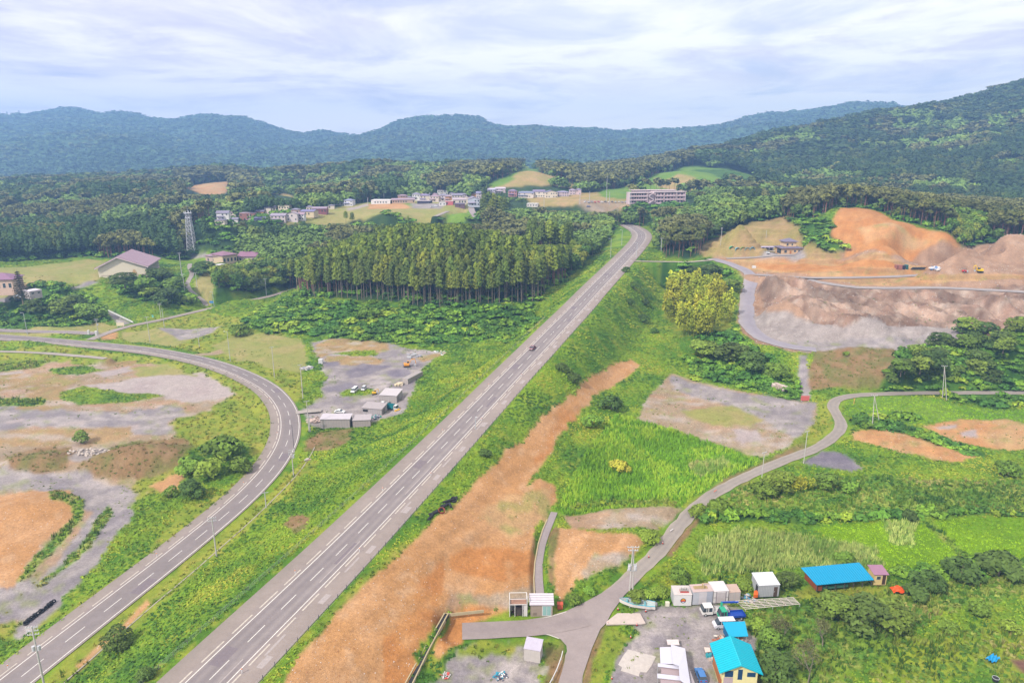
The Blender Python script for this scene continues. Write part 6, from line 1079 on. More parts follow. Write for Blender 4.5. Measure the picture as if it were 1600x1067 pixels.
mb.build('frame', MC(232,228,226), t); MB().box(0, w, 2.0, 2.1, 0, h*.7).box(-.05, .03, 0, 2.2, 0, h*.8).box(w*.8, w, .05, .1, 0, h*.62).build('panel', MC(222,216,214), t); MB().box(.1, w-.1, .1, 2.1, h*.68, h*.7).build('shelf', MC(170,130,110), t); MB().box(w*.25, w*.7, .3, 1.4, 0, h*.35).build('bench', MC(80,70,66), t)
tag(t, 'white pipe-frame hut full of junk left of the brown hut', 'hut'); heap('junk_pile', 810, 955, 1.3, 2.6, [(190,140,120),(225,220,215),(130,90,80)], 'scrap heaped on the shelf of the white pipe-frame hut', 'junk', 40, size=.3)
t = empty('fuel_tank', PZ(875,950,-9)); MB().box(-.6, .6, -.5, .5, .05, 1.3).build('body', MC(222,110,70), t, bev=.05); MB().box(-.65, .65, -.55, .55, 1.28, 1.36).build('lid', MC(205,90,60), t); tag(t, 'orange metal box in the grass right of the brown hut', 'box')
# guard rail and kerbs of the junction
t = empty('guard_rail', PZ(870,1044,-9)); P = [Vector(PZ(u, v, -8.3))-t.location for u, v in ((878.7,1017),(877,1025),(870.5,1043),(864,1057),(857,1070),(850,1085))]
mb = MB()
for a, b in zip(P, P[1:]): mb.poly([(a.x,a.y,a.z-.15),(b.x,b.y,b.z-.15),(b.x,b.y,b.z+.15),(a.x,a.y,a.z+.15),(a.x+.12,a.y,a.z-.15),(b.x+.12,b.y,b.z-.15),(b.x+.12,b.y,b.z+.15),(a.x+.12,a.y,a.z+.15)], [(0,1,2,3),(4,7,6,5),(3,2,6,7),(0,4,5,1)])
mb.build('rail', MC(240,238,240), t)
for p in P: MB().tube((p.x, p.y, -.1), (p.x, p.y, p.z), .06, .06, 6).build('post', MC(225,225,228), t)
tag(t, 'white guard rail along the corner of the junction below the lilac-roofed hut', 'guard rail')
heap('litter', 696, 1054, 1.0, .3, [(220,90,80),(225,220,220),(190,185,190)], 'scattered red and white litter in the weeds left of the plot', 'litter', 26, size=.22); heap('litter', 783, 1056, 1.3, .35, [(230,228,226),(50,160,190),(90,90,110)], 'white and blue litter heap at the bottom of the plot', 'litter', 34, size=.25)
# drain
def wall_strip(name, uv, z, w, h, m, parent, dz=0.):
    P = [Vector(PZ(u, v, z)) for u, v in uv]; V, F = [], []
    for i, p in enumerate(P):
        q = (P[min(i+1, len(P)-1)]-P[max(i-1, 0)]).normalized(); s = Vector((q.y, -q.x, 0))*w/2
        for d, zz in ((-s, -.6), (s, -.6), (s, h), (-s, h)): V.append((p.x+d.x, p.y+d.y, z+zz+dz))
    for i in range(len(P)-1):
        for j in range(4): F.append((i*4+j, i*4+(j+1) % 4, i*4+4+(j+1) % 4, i*4+4+j))
    return MB().poly(V, F+[(0,1,2,3), tuple(len(V)-4+i for i in (3,2,1,0))]).build(name, m, parent)
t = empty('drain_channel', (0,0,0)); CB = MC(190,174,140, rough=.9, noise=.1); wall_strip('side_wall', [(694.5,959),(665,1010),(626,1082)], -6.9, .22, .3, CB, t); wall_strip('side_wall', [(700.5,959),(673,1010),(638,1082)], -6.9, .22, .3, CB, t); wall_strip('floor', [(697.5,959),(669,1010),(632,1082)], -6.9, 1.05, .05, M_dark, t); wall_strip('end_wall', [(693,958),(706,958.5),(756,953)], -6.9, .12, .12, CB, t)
tag(t, 'straight concrete drain channel with cream walls along the orange ground', 'drain')
t = empty('path_kerb', (0,0,0)); wall_strip('kerb', [(835,930),(834,905),(835.5,880),(841,850),(848,828),(855,812)], -8.8, .3, .25, CB, t); tag(t, 'cream kerb along the left side of the narrow field path', 'kerb'); strip('narrow_path', P_ch, [-.95,0,.95], [(172,158,166)]*3, .05)
# side-road kerb wall
S_ = arclen(P_lr); pts = [at_s(P_lr, s, S_) for s in np.arange(2, 128, 6.)]; Pk = offs(np.array(pts), 9.2+1.2*np.sin(np.arange(len(pts))*.12)); V, F = [], []
for i, p in enumerate(Pk): z = float(gz(p[0], p[1])); V += [(p[0]-.15, p[1], z-.4), (p[0]+.15, p[1], z-.4), (p[0]+.15, p[1], z+.14), (p[0]-.15, p[1], z+.14)]
for i in range(len(Pk)-1): F += [(i*4+j, i*4+(j+1) % 4, i*4+4+(j+1) % 4, i*4+4+j) for j in range(4)]
o = MB().poly(V, F).build('gutter_kerb', MC(176,166,152, rough=.9), None); tag(o, 'pale concrete gutter kerb along the foot of the bank right of the curved road', 'kerb')
# long blue-roofed shed and its neighbour
t, w = frame('open_shed', (1276,924), (1361,916), -9); hf = zat(912.9, t.location.y)+9+.1; dp = 5.2; MB().poly([(-.5,-.4,hf),(w+.2,-.4,hf),(w+.0,dp,hf+.9),(-1.2,dp,hf+.9),(-.5,-.4,hf+.12),(w+.2,-.4,hf+.12),(w+.0,dp,hf+1.02),(-1.2,dp,hf+1.02)], [(0,3,2,1),(4,5,6,7),(0,1,5,4),(1,2,6,5),(2,3,7,6),(3,0,4,7)]).build('roof', MC(0,160,208, rough=.4, noise=.04), t)
seams(t, -.4, w+.1, -.4, dp, hf+.12, hf+1.02, MC(0,140,186), 24)
for i in range(7): x = i*w/6; MB().box(x-.07, x+.07, -.05, .1, 0, hf).build('post', MC(90,84,84), t)
MB().box(0, w, dp-.3, dp-.2, 0, hf+.7).build('back_wall', MC(130,76,50), t); q = MB(); [q.box(.1+i*w/6, (i+1)*w/6-.3, 1.6, 1.7, .4+.5*j, .7+.5*j) for i in range(5) for j in range(3)]; q.build('slats', MC(196,110,66), t); MB().box(0, .1, 0, dp, 0, hf).box(.2, 1.4, .2, .3, 0, hf*.8).build('side_board', MC(150,80,50), t); MB().box(.4, w*.6, .6, 1.5, 0, .8).build('trough', MC(70,120,100), t)
tag(t, 'long low open shed with a bright blue roof and rusty orange slats', 'shed')
t, w = frame('hut', (1364.5,912.5), (1384,912.5), -9); h = zat(897, t.location.y)+9; MB().box(0, w, 0, 2.8, -.2, h).build('wall', MC(226,200,140), t); mono(t, 0, w, 0, 2.8, h, h+.45, MC(165,120,146), .3, .1); MB().box(w*.66, w*.92, -.05, .02, 0, h-.2).build('door', MC(80,60,50), t); wins(t, [(w*.2, w*.5, h*.5, h*.8)], 0); tag(t, 'small yellowish hut with a mauve roof at the right end of the blue-roofed shed', 'hut')
o = empty('tarpaulin', PZ(1408,922,-9)); n = 9; V = [((i/n-.5)*4.6, (j/n-.5)*2.2, .6+.35*math.sin(i*1.3)*math.cos(j*1.7)-.55*((i/n-.5)**2+(j/n-.5)**2)*2) for i in range(n+1) for j in range(n+1)]; MB().poly(V, [(i*(n+1)+j, (i+1)*(n+1)+j, (i+1)*(n+1)+j+1, i*(n+1)+j+1) for i in range(n) for j in range(n)]).build('sheet', MC(250,90,20), o); tag(o, 'bright orange tarpaulin thrown over a heap right of the mauve-roofed hut', 'tarpaulin')
o = empty('tarpaulin', PZ(1551,1031,-9), .5); V = [((i/n-.5)*2.6, (j/n-.5)*1.5, .5+.3*math.sin(i*1.1+1)*math.cos(j*1.9)) for i in range(n+1) for j in range(n+1)]; MB().poly(V, [(i*(n+1)+j, (i+1)*(n+1)+j, (i+1)*(n+1)+j+1, i*(n+1)+j+1) for i in range(n) for j in range(n)]).build('sheet', MC(30,160,220), o); tag(o, 'crumpled bright blue tarpaulin in the meadow at the lower right', 'tarpaulin')
t = empty('bucket', PZ(1555,1063,-9)); MB().tube((0,0,0),(0,0,.7),.5,.6,14).build('body', M_rubber, t); MB().torus((0,0,.7),.58,.05,(0,0,1)).build('rim', M_steel, t); tag(t, 'dark round tub on the ground below the blue tarpaulin', 'tub')
# ================================================================== yard with prefab sheds
def prefab(A, B, vt, dep, rise, wc, rc, lab, door=None, z=-10.):
    t, w = frame('prefab_shed', A, B); h = zat(vt, t.location.y)-t.location.z; MB().box(0, w, 0, dep, -.5, h).build('wall', MC(*wc), t); mono(t, 0, w, 0, dep, h, h+rise, MC(*rc), .25, .12); ribs(t, 0, w, 0, 0, h, MC(*[c-14 for c in wc]), int(w/.9)); MB().box(w-.02, w+.05, .8, min(3.4, dep-.5), 0, h*.75).build('door', MC(*[c-40 for c in wc]), t)
    tag(t, lab, 'shed', 'prefab sheds of the left yard'); return t, w, h
prefab((501.5,669.5), (546.7,668), 655, 4.6, .3, (176,168,166), (206,198,206), 'long grey prefab shed with a pale flat roof nearest the curved road')
prefab((551.5,667.5), (579,666), 657, 4.8, .3, (182,170,170), (186,176,180), 'small grey prefab shed right beside the long pale-roofed one')
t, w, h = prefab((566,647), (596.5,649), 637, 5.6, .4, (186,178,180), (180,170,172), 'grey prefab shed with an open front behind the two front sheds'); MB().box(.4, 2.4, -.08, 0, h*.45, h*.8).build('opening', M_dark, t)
prefab((594,630), (620,630), 617, 7.5, .3, (186,178,176), (208,200,204), 'tall grey prefab shed with a white roof behind the others')
t, w = frame('storage_container', (629,600), (637.4,600.5)); MB().box(0, w, 0, 12, 0, 2.6).build('body', MC(186,176,172), t, bev=.03); MB().box(-.02, w+.02, 0, 12, 2.6, 2.7).build('roof', MC(176,166,164), t); q = MB(); [q.box(w, w+.05, .4+i*.8, .7+i*.8, .2, 2.4) for i in range(14)]; q.build('corrugation', MC(170,160,158), t); t.rotation_euler.z += R(2); tag(t, 'long grey shipping container standing end-on at the edge of the yard', 'container')
car(GP(554,612), R(-100), (240,240,242), 'white van parked head-on left of the smaller silver van', 'van', 4.7, 1.75, 2.0, cat='van', name='parked_van'); car(GP(568.7,609.5), R(-96), (218,218,224), 'smaller silver van parked beside the white van', 'van', 3.5, 1.5, 1.85, cat='van', name='parked_van')
car(GP(531,645), R(-10), (235,235,238), 'white car half hidden behind the long pale-roofed prefab shed', 'sedan'); truck(GP(602,633), R(-120), (236,236,238), (190,190,190), 'small white truck between the two upper prefab sheds', L=4.6, W=1.7, H=2.0); truck(GP(613,640), R(-15), (225,225,225), (30,130,140), 'truck with a teal body right of the white-roofed prefab shed', L=5.0, W=1.9, H=2.1, bed='box')
excavator(GP(636,573), R(12), (244,170,70), 'orange excavator with a raised arm on the gravel above the container', .95); excavator(GP(585,616), R(20), (240,190,30), 'small yellow excavator left of the tall white-roofed shed', .62, fold=True)
heap('junk_pile', 620, 640, 1.5, .9, [(240,190,60),(210,200,200),(150,150,160)], 'yellow and grey machinery scrap right of the teal truck', 'junk', 24, size=.5); heap('junk_pile', 490, 658, 2.6, .7, [(214,190,180),(180,160,150)], 'pale boards piled left of the long prefab shed', 'junk', 20, size=.8); heap('junk_pile', 588, 652, 1.8, .8, [(50,150,140),(90,95,120),(200,200,205)], 'green and grey clutter in front of the open prefab shed', 'junk', 24, size=.5)
heap('junk_pile', 482, 576, 2.8, .6, [(205,200,198),(150,150,160)], 'pale boards lying left of the white cabinet', 'junk', 18, size=.9); heap('junk_pile', 646, 556, 3.6, .6, [(190,190,194),(160,160,170)], 'flat sheets stacked beyond the orange excavator', 'junk', 10, size=.8); heap('junk_pile', 688, 552, 4.2, .8, [(205,225,215),(230,230,232),(150,190,180)], 'white and green debris at the far corner of the yard', 'junk', 18, size=.5); heap('junk_pile', 624, 602, 1.2, 1.8, [(232,214,180),(215,200,180)], 'cream crates stacked at the near end of the container', 'junk', 10, size=.8); heap('junk_pile', 480, 720-1, 1.5, .4, [(185,150,140),(190,180,176)], 'broken pinkish slab in the grass right of the curved road', 'junk', 6, size=.4)
t = empty('cabinet', GP(501.5,568)); MB().box(-1.0, 1.0, -.7, .7, 0, 2.3).build('body', MC(232,230,232), t, bev=.04); MB().box(-.8, .8, -.74, -.69, .2, 2.1).build('door', MC(222,220,224), t); tag(t, 'tall white cabinet at the left edge of the gravel yard', 'cabinet')
# ================================================================== tyres and pipes
a, b = GP(37,977), GP(85,941); n = 24
for i in range(n):
    p = a.lerp(b, i/(n-1)); dy = random.uniform(-.3, .3); z = float(gz(p.x, p.y)); lb = 'black tyre in the long row at the edge of the gravel, %s' % ('lower end' if i < 8 else 'middle part' if i < 16 else 'upper end')
    o = tyre((p.x+dy, p.y+dy, z+(.42 if i % 3 else .2)), lb, 'tyres in the row, '+('lower end' if i < 8 else 'middle' if i < 16 else 'upper end'), .5); o.rotation_euler = (R(90), 0, R(40+random.uniform(-25, 25))) if i % 3 else (0, R(random.uniform(-10, 10)), 0)
a, b = GP(671,811), GP(711,778); PB = mat('black_pipe', (.02,.02,.022), .6)
for i in range(7):
    p = a.lerp(b, (i+.3)/7); t = empty('drain_pipe', (p.x+random.uniform(-.5,.5), p.y, float(gz(p.x, p.y))+.3+.25*(i % 2)), R(52+random.uniform(-22, 22))); mb = MB(); l = 2.6
    for k in range(12): mb.tube((-l/2+k*l/12, 0, 0), (-l/2+(k+.55)*l/12, 0, 0), .36, .36, 12); mb.tube((-l/2+(k+.55)*l/12, 0, 0), (-l/2+(k+1)*l/12, 0, 0), .31, .31, 12)
    mb.build('pipe', PB, t); MB().tube((-l/2-.02,0,0), (-l/2-.06,0,0), .27, .27, 12).build('mouth', M_dark, t); tag(t, 'black corrugated pipe in the heap beside the orange ground, %s' % ('lowest','second from the bottom','third from the bottom','fourth from the bottom','fifth from the bottom','second from the top','topmost')[i], 'drain pipe', 'black corrugated pipes')
for i, (u, v) in enumerate([(690,800),(703,792),(709,783)]):
    p = GP(u, v); t = empty('hose_coil', (p.x, p.y, p.z+.35), random.uniform(0, 3)); t.rotation_euler[0] = R((25,70,20)[i]); MB().torus((0,0,0),.8,.1,(0,0,1),20).torus((.05,0,.18),.78,.1,(0,0,1),20).torus((0,.04,.36),.8,.1,(0,0,1),20).build('hose', MC(150,70,50) if i == 0 else PB, t); tag(t, ('rusty brown hose coil in the middle of the black pipe heap','black hose coil near the middle of the pipe heap','black hose coil at the top of the pipe heap')[i], 'hose coil')
# ================================================================== fences and posts of the highway
def fence(P, d, s0, s1, gap, lab, hh=1.1, col=(70,72,92)):
    S = arclen(P); ss = np.arange(s0, s1, gap); q0 = None; t = empty('wire_fence', (0,0,0)); m = MC(*col); w = MB()
    for i, s in enumerate(ss):
        c = offs(np.array([at_s(P, s-.5, S), at_s(P, s, S), at_s(P, s+.5, S)]), d)[1]; z = c[2]-.1
        if i < 98: MB().tube((c[0], c[1], z-.5), (c[0], c[1], z+hh), .06, .06, 6).build('post', m, t)
        if q0 is not None:
            for k in (.2, .5, .8, 1.05): w.tube((q0[0], q0[1], q0[2]-.1+k), (c[0], c[1], z+k), .012, .012, 3)
        q0 = c
    w.build('wire', M_steel, t); tag(t, lab, 'fence'); return t
fence(P_hw, 8.9, 2, 300, 3.4, 'wire fence with dark posts along the right edge of the highway'); fence(P_hw, -10.4, 2, 260, 3.4, 'low wire fence in the grass along the left edge of the highway', .9, (120,122,110))
for P, d, nm, gr in ((P_hw, -4.45, 'left side of the highway', 'marker posts left of the highway'), (P_hw, 4.4, 'right side of the highway', 'marker posts right of the highway'), (P_lr, -4.2, 'inner side of the curved road', 'marker posts of the curved road')):
    S = arclen(P); b0 = None
    for s in np.arange(14 if d < 0 else 26, min(S[-1]-60, 420), 40.):
        c = offs(np.array([at_s(P, s-.5, S), at_s(P, s, S), at_s(P, s+.5, S)]), d)[1]
        if b0 is None:
            b0 = empty('marker_post', tuple(c)); k1 = MB().tube((0,0,0),(0,0,1.15),.07,.06,8).build('post', MC(236,236,238), b0); k2 = MB().box(-.09,.09,-.07,.07,.85,1.05).build('reflector', MC(250,140,60), b0); tag(b0, 'short white marker post on the '+nm, 'marker post', gr)
        else:
            r = b0.copy(); link(r); r.location = tuple(c)
            for ch in (k1, k2): q = ch.copy(); link(q, r)
# ================================================================== poles
utility_pole(74,1092,978, 'tall concrete utility pole with crossarms and transformers at the lower left corner', 3, 2, z=-9.5, rz=.2, r=.22)
utility_pole(338.5,869,808, 'utility pole with double crossarm beside the curved road above the orange strip', 2, 0, rz=.3); utility_pole(459,744,702, 'utility pole with many small lamps beside the highway side of the curve', 3, 1, rz=.4); plain_pole(459.5,703,664, 'thin dark pole at the curve of the side road', r=.08, col=(110,105,115), arms=0); plain_pole(416,793,768, 'short pole with one arm right of the curved road', r=.12)
utility_pole(473.4,622.6,569.5, 'utility pole beside the driveway of the prefab yard', 1); utility_pole(429,590,542, 'utility pole at the top of the road curve', 1); plain_pole(484.8,674.6,650, 'shorter pole of the pair beside the long prefab shed', r=.13); utility_pole(483,674.6,626, 'taller pole of the pair beside the long prefab shed', 1)
street_lamp(360,565,518, 'street lamp between the road curve and the dry field', -1); utility_pole(234.5,534.5,495, 'utility pole on the verge of the curved road, left of the grey puddle', 1); utility_pole(155,530,498, 'utility pole with fittings at the road fork', 2, 1); street_lamp(43,523,489, 'street lamp with an arm pointing left on the upper road', -1); plain_pole(311.7,542,513, 'thin pole in the lot right of the grey puddle', r=.1)
utility_pole(252.5,502,474, 'utility pole with a stay beside the small dark patch', 2); plain_pole(257,512,482, 'leaning stay pole right beside the double pole', r=.1, arms=0); street_lamp(335,482.6,456, 'street lamp at the foot of the winding path', -1); plain_pole(284.6,433,395, 'tall pale pole right of the gymnasium', r=.16, z=6); plain_pole(289,457,428, 'pole on the bank below the gymnasium', r=.13); plain_pole(308,448,425.7, 'pole beside the winding path', r=.12)
plain_pole(416.5,462,435, 'lamp pole on the branch road before the cedars', r=.13); plain_pole(465,455,431.6, 'leaning bare wooden pole at the left edge of the cedar stand', r=.12, arms=0, col=(210,190,160)); street_lamp(743,671,652, 'slim lamp post on the right shoulder of the highway', 1, arm=.3); utility_pole(1188.4,764,706, 'utility pole on the right side of the farm road', 1, r=.16); utility_pole(1255.6,724,673, 'utility pole beside the grey lay-by of the farm road', 1, r=.16)
street_lamp(954,403,373, 'far street lamp left of the highway, nearest of three', -1, far=True, grp='far highway lamps'); street_lamp(971.4,383.5,359.5, 'far street lamp left of the highway, middle of three', -1, far=True, grp='far highway lamps'); street_lamp(985.8,368,356, 'far street lamp inside the highway bend', -1, far=True, grp='far highway lamps'); street_lamp(981,347,335, 'street lamp where the highway disappears behind the woods', -1, z=23.5, grp='far highway lamps'); street_lamp(965,342,327, 'street lamp beyond the end of the visible highway', -1, z=24.5, grp='far highway lamps')
street_lamp(994.5,404,379.6, 'far street lamp on the right edge of the highway at the crossing', -1, z=17.5, grp='far highway lamps'); plain_pole(1033,391,372, 'pole in the trees right of the highway bend', z=21); utility_pole(1126,382,355.6, 'utility pole on the left side of the bare terrace hill', 2, z=26); plain_pole(1196,381,360, 'thin pole behind the carport of the hillside house', z=22, r=.1, arms=0)
def aframe(ut, vt, l1, l2, lab):
    a, b = GP(*l1), GP(*l2); y = (a.y+b.y)/2; D, F = DF(vt); top = Vector(((ut-800)/F*y, y, CAMZ-D/F*y)); c = Vector(((a.x+b.x)/2, y, min(a.z, b.z))); t = empty('utility_pole', c)
    for p in (a, b): MB().tube(p-c, top-c, .17, .11, 8).build('leg', M_conc, t)
    q = MB(); h = top-c; q.box(h.x-1.2, h.x+1.2, h.y-.06, h.y+.06, h.z-.1, h.z+.02).build('crossarm', M_steel, t); q = MB()
    for x in (-1.1, -.5, .5, 1.1): q.tube((h.x+x, h.y, h.z), (h.x+x, h.y, h.z+.35), .09, .06, 6)
    q.build('insulator', MC(225,225,228), t); tag(t, lab, 'utility pole', 'utility poles')
aframe(1475.8, 572, (1472.5,622), (1479,625), 'A-shaped double pole on the far edge of the green field'); aframe(1366.5, 618, (1363,665), (1374.6,663), 'A-shaped double pole in the weeds between the field and the brown plot')
# double transformer pole by the boat
t = empty('utility_pole', PZ(982.5,937,-9)); h1 = zat(853, t.location.y)+9; MB().tube((0,0,-.5),(0.3,0,h1),.2,.12,10).build('pole', M_conc, t); MB().tube((.9,.3,-.5),(.55,.2,h1*.93),.2,.12,10).build('pole', M_conc, t)
for k, (z, w) in enumerate(((h1-.3, 1.3), (h1-1.1, 1.1), (h1*.66, .9), (h1*.55, 1.1))):
    a = MB().box(-w+.4, w+.4, -.06, .1, z-.06, z+.06).build('crossarm', M_steel, t); q = MB(); [q.tube((x, 0, z+.06), (x, 0, z+.36), .09, .06, 6) for x in (-w+.5, -.1, .9, w+.3)]; q.build('insulator', MC(228,228,232), a)
for x in (-.25, 1.05): MB().tube((x,-.1,h1*.58),(x,-.1,h1*.58+1.0),.34,.34,12).build('transformer', MC(212,212,218), t)
tag(t, 'twin concrete poles with transformers and crossarms rising behind the boat', 'utility pole')
# radio mast
_g = G(300.5, 391); _z = _g[2]; t = empty('radio_mast', _g); H = zat(333, t.location.y)-_z; b, tp = 2.9, 1.4; MS = MC(215,214,222, metal=.2); mb = MB(); n = 9
def leg(i, k): s = b+(tp-b)*k; return Vector(((-s, s, s, -s)[i], (-s, -s, s, s)[i], H*k))
for i in range(4): mb.tube(leg(i, 0), leg(i, 1), .3, .2, 6)
mb.build('leg', MS, t); mb = MB()
for k in range(n):
    for i in range(4): j = (i+1) % 4; mb.tube(leg(i, k/n), leg(j, (k+1)/n), .12, .12, 4); mb.tube(leg(j, k/n), leg(i, (k+1)/n), .12, .12, 4); mb.tube(leg(i, (k+1)/n), leg(j, (k+1)/n), .14, .14, 4)
mb.build('bracing', MS, t); MB().box(-2.6, 2.6, -2.6, 2.6, H-.1, H+.15).box(-2.2, 2.2, -2.2, 2.2, H*.86, H*.87).build('platform', MS, t); MB().tube((0,0,H),(0,0,zat(321, t.location.y)-_z),.16,.06,6).build('antenna', MS, t); mb = MB(); [mb.tube((2.6*math.cos(a), 2.6*math.sin(a), H-1), (2.6*math.cos(a), 2.6*math.sin(a), H+1.6), .25, .25, 6) for a in np.arange(0, 6.2, .9)]; mb.build('panel_antenna', MC(225,225,230), t)
tag(t, 'grey lattice radio mast with a round antenna platform rising above the woods', 'radio mast')
# ================================================================== gymnasium, schools
z = 8.; A = Vector(PZ(155.6,437.7,z)); B = Vector(PZ(231,434.7,z)); d = B-A; w = math.hypot(d.x, d.y); t = empty('gymnasium', A, math.atan2(d.y, d.x)); he, hr, dp = 8.3, 14.6, 34.; CW = MC(244,230,206, noise=.04); off = .43
gwall(t, 0, w, 0, dp, he, hr, CW, 'y', off=off); gable(t, 0, w, 0, dp, he+.05, hr+.05, MC(186,158,172, rough=.5, nscale=.3), 'y', 1.6, .5, off=off); mb = MB(); k1 = (hr-he)/(w*off); k2 = (hr-he)/(w*(1-off))
mb.prism([(-1.6, he-k1*1.6-.35),(w*off, hr-.35),(w+1.6, he-k2*1.6-.35),(w+1.6, he-k2*1.6+.1),(w*off, hr+.1),(-1.6, he-k1*1.6+.1)], -1.75, -1.5).build('fascia', MC(236,214,212), t); mb = MB()
for i in range(26): y = -1.3+i*(dp+2.6)/26; mb.prism([(w*off, hr+.68),(w+1.6, he-k2*1.6+.5),(w+1.6, he-k2*1.6+.62),(w*off, hr+.8)], y, y+.15)
mb.build('roof_seam', MC(172,144,160), t); b_ = MB().box(w, w+.25, 1.5, dp-2, he*.38, he*.86).build('window_band', MC(150,132,150, rough=.25), t); q = MB(); [q.box(w+.02, w+.35, 1.5+i*(dp-3.5)/10-.12, 1.5+i*(dp-3.5)/10+.12, he*.36, he*.88) for i in range(11)]; q.box(w+.02, w+.9, 1, dp-1.5, he*.32, he*.37).build('mullion', MC(226,208,196), b_)
MB().box(1.5, w*.46, -.1, .05, he*.32, he*.36).box(w*.62, w-1, -.1, .05, he*.32, he*.36).build('trim_band', MC(196,176,160), t)
em = MB().poly([(w*.74-1.6,-.12,3.0),(w*.74+1.6,-.12,3.0),(w*.74+1.3,-.12,4.6),(w*.74+.4,-.12,6.3),(w*.74-.4,-.12,6.3),(w*.74-1.3,-.12,4.6)], [(0,1,2,3,4,5)]).build('wall_emblem', MC(222,184,136), t); MB().poly([(w*.74-.6,-.15,3.6),(w*.74+.6,-.15,3.6),(w*.74,-.15,5.4)], [(0,1,2)]).build('emblem_mark', MC(206,160,110), em); q = MB(); [q.box(w+.02, w+.2, 3+i*6., 4+i*6., 0.6, 1.6) for i in range(5)]; q.build('low_window', M_glass, t)
tag(t, 'large cream gymnasium with a mauve gable roof and a faded orange wall emblem', 'gymnasium')
def block(name, A, B, z, h, dep, wc, rc, lab, typ='gx', rise=2., win=5, cat='school building', rot=0.):
    a, b = Vector(PZ(*A, z)), Vector(PZ(*B, z)); d = b-a; w = math.hypot(d.x, d.y); t = empty(name, a, math.atan2(d.y, d.x)+R(rot)); W_ = MC(*wc)
    if typ == 'gx': gwall(t, 0, w, 0, dep, h, h+rise, W_); gable(t, 0, w, 0, dep, h, h+rise, MC(*rc), ov=.8, th=.25)
    elif typ == 'hip': MB().box(0, w, 0, dep, -2, h).build('wall', W_, t); hip(t, 0, w, 0, dep, h, h+rise, MC(*rc), .9, th=.25)
    elif typ == 'mono': MB().box(0, w, 0, dep, -2, h).build('wall', W_, t); mono(t, 0, w, 0, dep, h, h+rise, MC(*rc), .3, .2)
    else: MB().box(0, w, 0, dep, -2, h).build('wall', W_, t); MB().box(-.15, w+.15, -.15, dep+.15, h, h+.35).build('roof', MC(*rc), t)
    for i in range(win): x = (i+.5)*w/win; wins(t, [(x-.7, x+.7, h*.35, h*.7)], 0)
    tag(t, lab, cat); return t
block('school_building', (-32,458), (22,456), 8, 7.5, 14, (230,196,176), (150,110,140), 'cream school building with a dark purple roof at the left edge of the photo', 'hip', 3.2, 6); block('shed', (47,462.5), (66,459.5), 8, 2.4, 7, (190,180,180), (224,214,224), 'low white-roofed shed right of the tall layered conifer', 'flat', win=2, cat='shed'); car(Vector(PZ(28,465,8)), R(8), (205,215,225), 'pale silver car parked behind the layered conifer', 'sedan', 4.2)
block('school_building', (322,411), (347,414), 9.5, 5.5, 12, (206,180,168), (160,134,148), 'left wing of the pinkish school block below the mast, with a mauve roof', 'hip', 2.2, 3); block('school_building', (349,415), (371,412), 9.5, 7.0, 14, (222,200,166), (150,112,132), 'middle block of the school with yellow walls and a dark mauve roof', 'hip', 2.4, 4); block('school_building', (373,411), (400,411), 9.5, 5, 14, (224,200,190), (150,108,132), 'right wing of the school with a long mauve roof', 'gx', 2.4, 4); block('annex', (336.5,421), (351,423), 9, 3.2, 5, (226,200,196), (226,220,224), 'small white annex in front of the yellow school block', 'flat', win=2, cat='annex'); block('utility_building', (325.5,390), (346.5,390), 10.5, 5.0, 8, (200,184,168), (214,200,190), 'plain grey flat-roofed block just right of the mast', 'flat', win=5, cat='building'); block('garage', (372,395.5), (382,396), 10.3, 2.8, 7, (222,205,205), (230,220,225), 'small white garage behind the school wings', 'mono', 1, 2, cat='garage')
for u, v, c, lb in ((319,393,(232,226,226),'white car parked left of the grey block by the mast'),(326,393.5,(222,222,228),'pale car parked in front of the grey block by the mast'),(359,395.5,(226,226,232),'silver car on the lot behind the school'),(365,395.5,(236,236,238),'white car on the lot behind the school, right of the silver one')): car(Vector(PZ(u, v, 10.3)), R(random.uniform(-12, 12)), c, lb, 'sedan', detail=False)
# road fork furniture
for i, (u, v, w_, h_, c) in enumerate(((139,520,1.1,2.6,(232,230,228)),(151,521,1.3,2.6,(228,226,222)))): t = empty('control_box', GP(u, v+3)); MB().box(-w_/2, w_/2, -.4, .4, 0, h_).build('body', MC(*c), t, bev=.04); MB().box(-w_/2+.1, w_/2-.1, -.44, -.38, .3, h_-.3).build('door', MC(215,213,212), t); tag(t, ('white roadside box left of the fork pole','white roadside box right at the foot of the fork pole')[i], 'roadside box')
t = empty('sign_board', GP(188.5,511)); MB().box(-2.2, 2.2, -.1, .1, .7, 2.6).build('board', MC(236,220,190), t); MB().box(-1.8,-1.6,-.05,.05,-.2,.8).box(1.6,1.8,-.05,.05,-.2,.8).build('post', M_steel, t); tag(t, 'blank cream sign board at the start of the ramp', 'sign board')
t = empty('road_sign', GP(331.5,481)); MB().tube((0,0,-.3),(0,0,4.6),.08,.08,8).build('post', M_steel, t); MB().box(-1.3,1.3,-.14,-.08,3.2,4.5).build('plate', MC(60,140,205, noise=0), t); tag(t, 'small blue road sign where the winding path meets the road', 'road sign')
t = empty('sign_stand', GP(239,497)); MB().box(-.5,.5,-.1,.1,.2,1.9).build('plate', MC(120,200,190), t); MB().tube((0,0,-.2),(0,0,.3),.06,.06,6).build('post', M_steel, t); tag(t, 'small teal stand on the grass left of the stayed pole', 'sign stand')
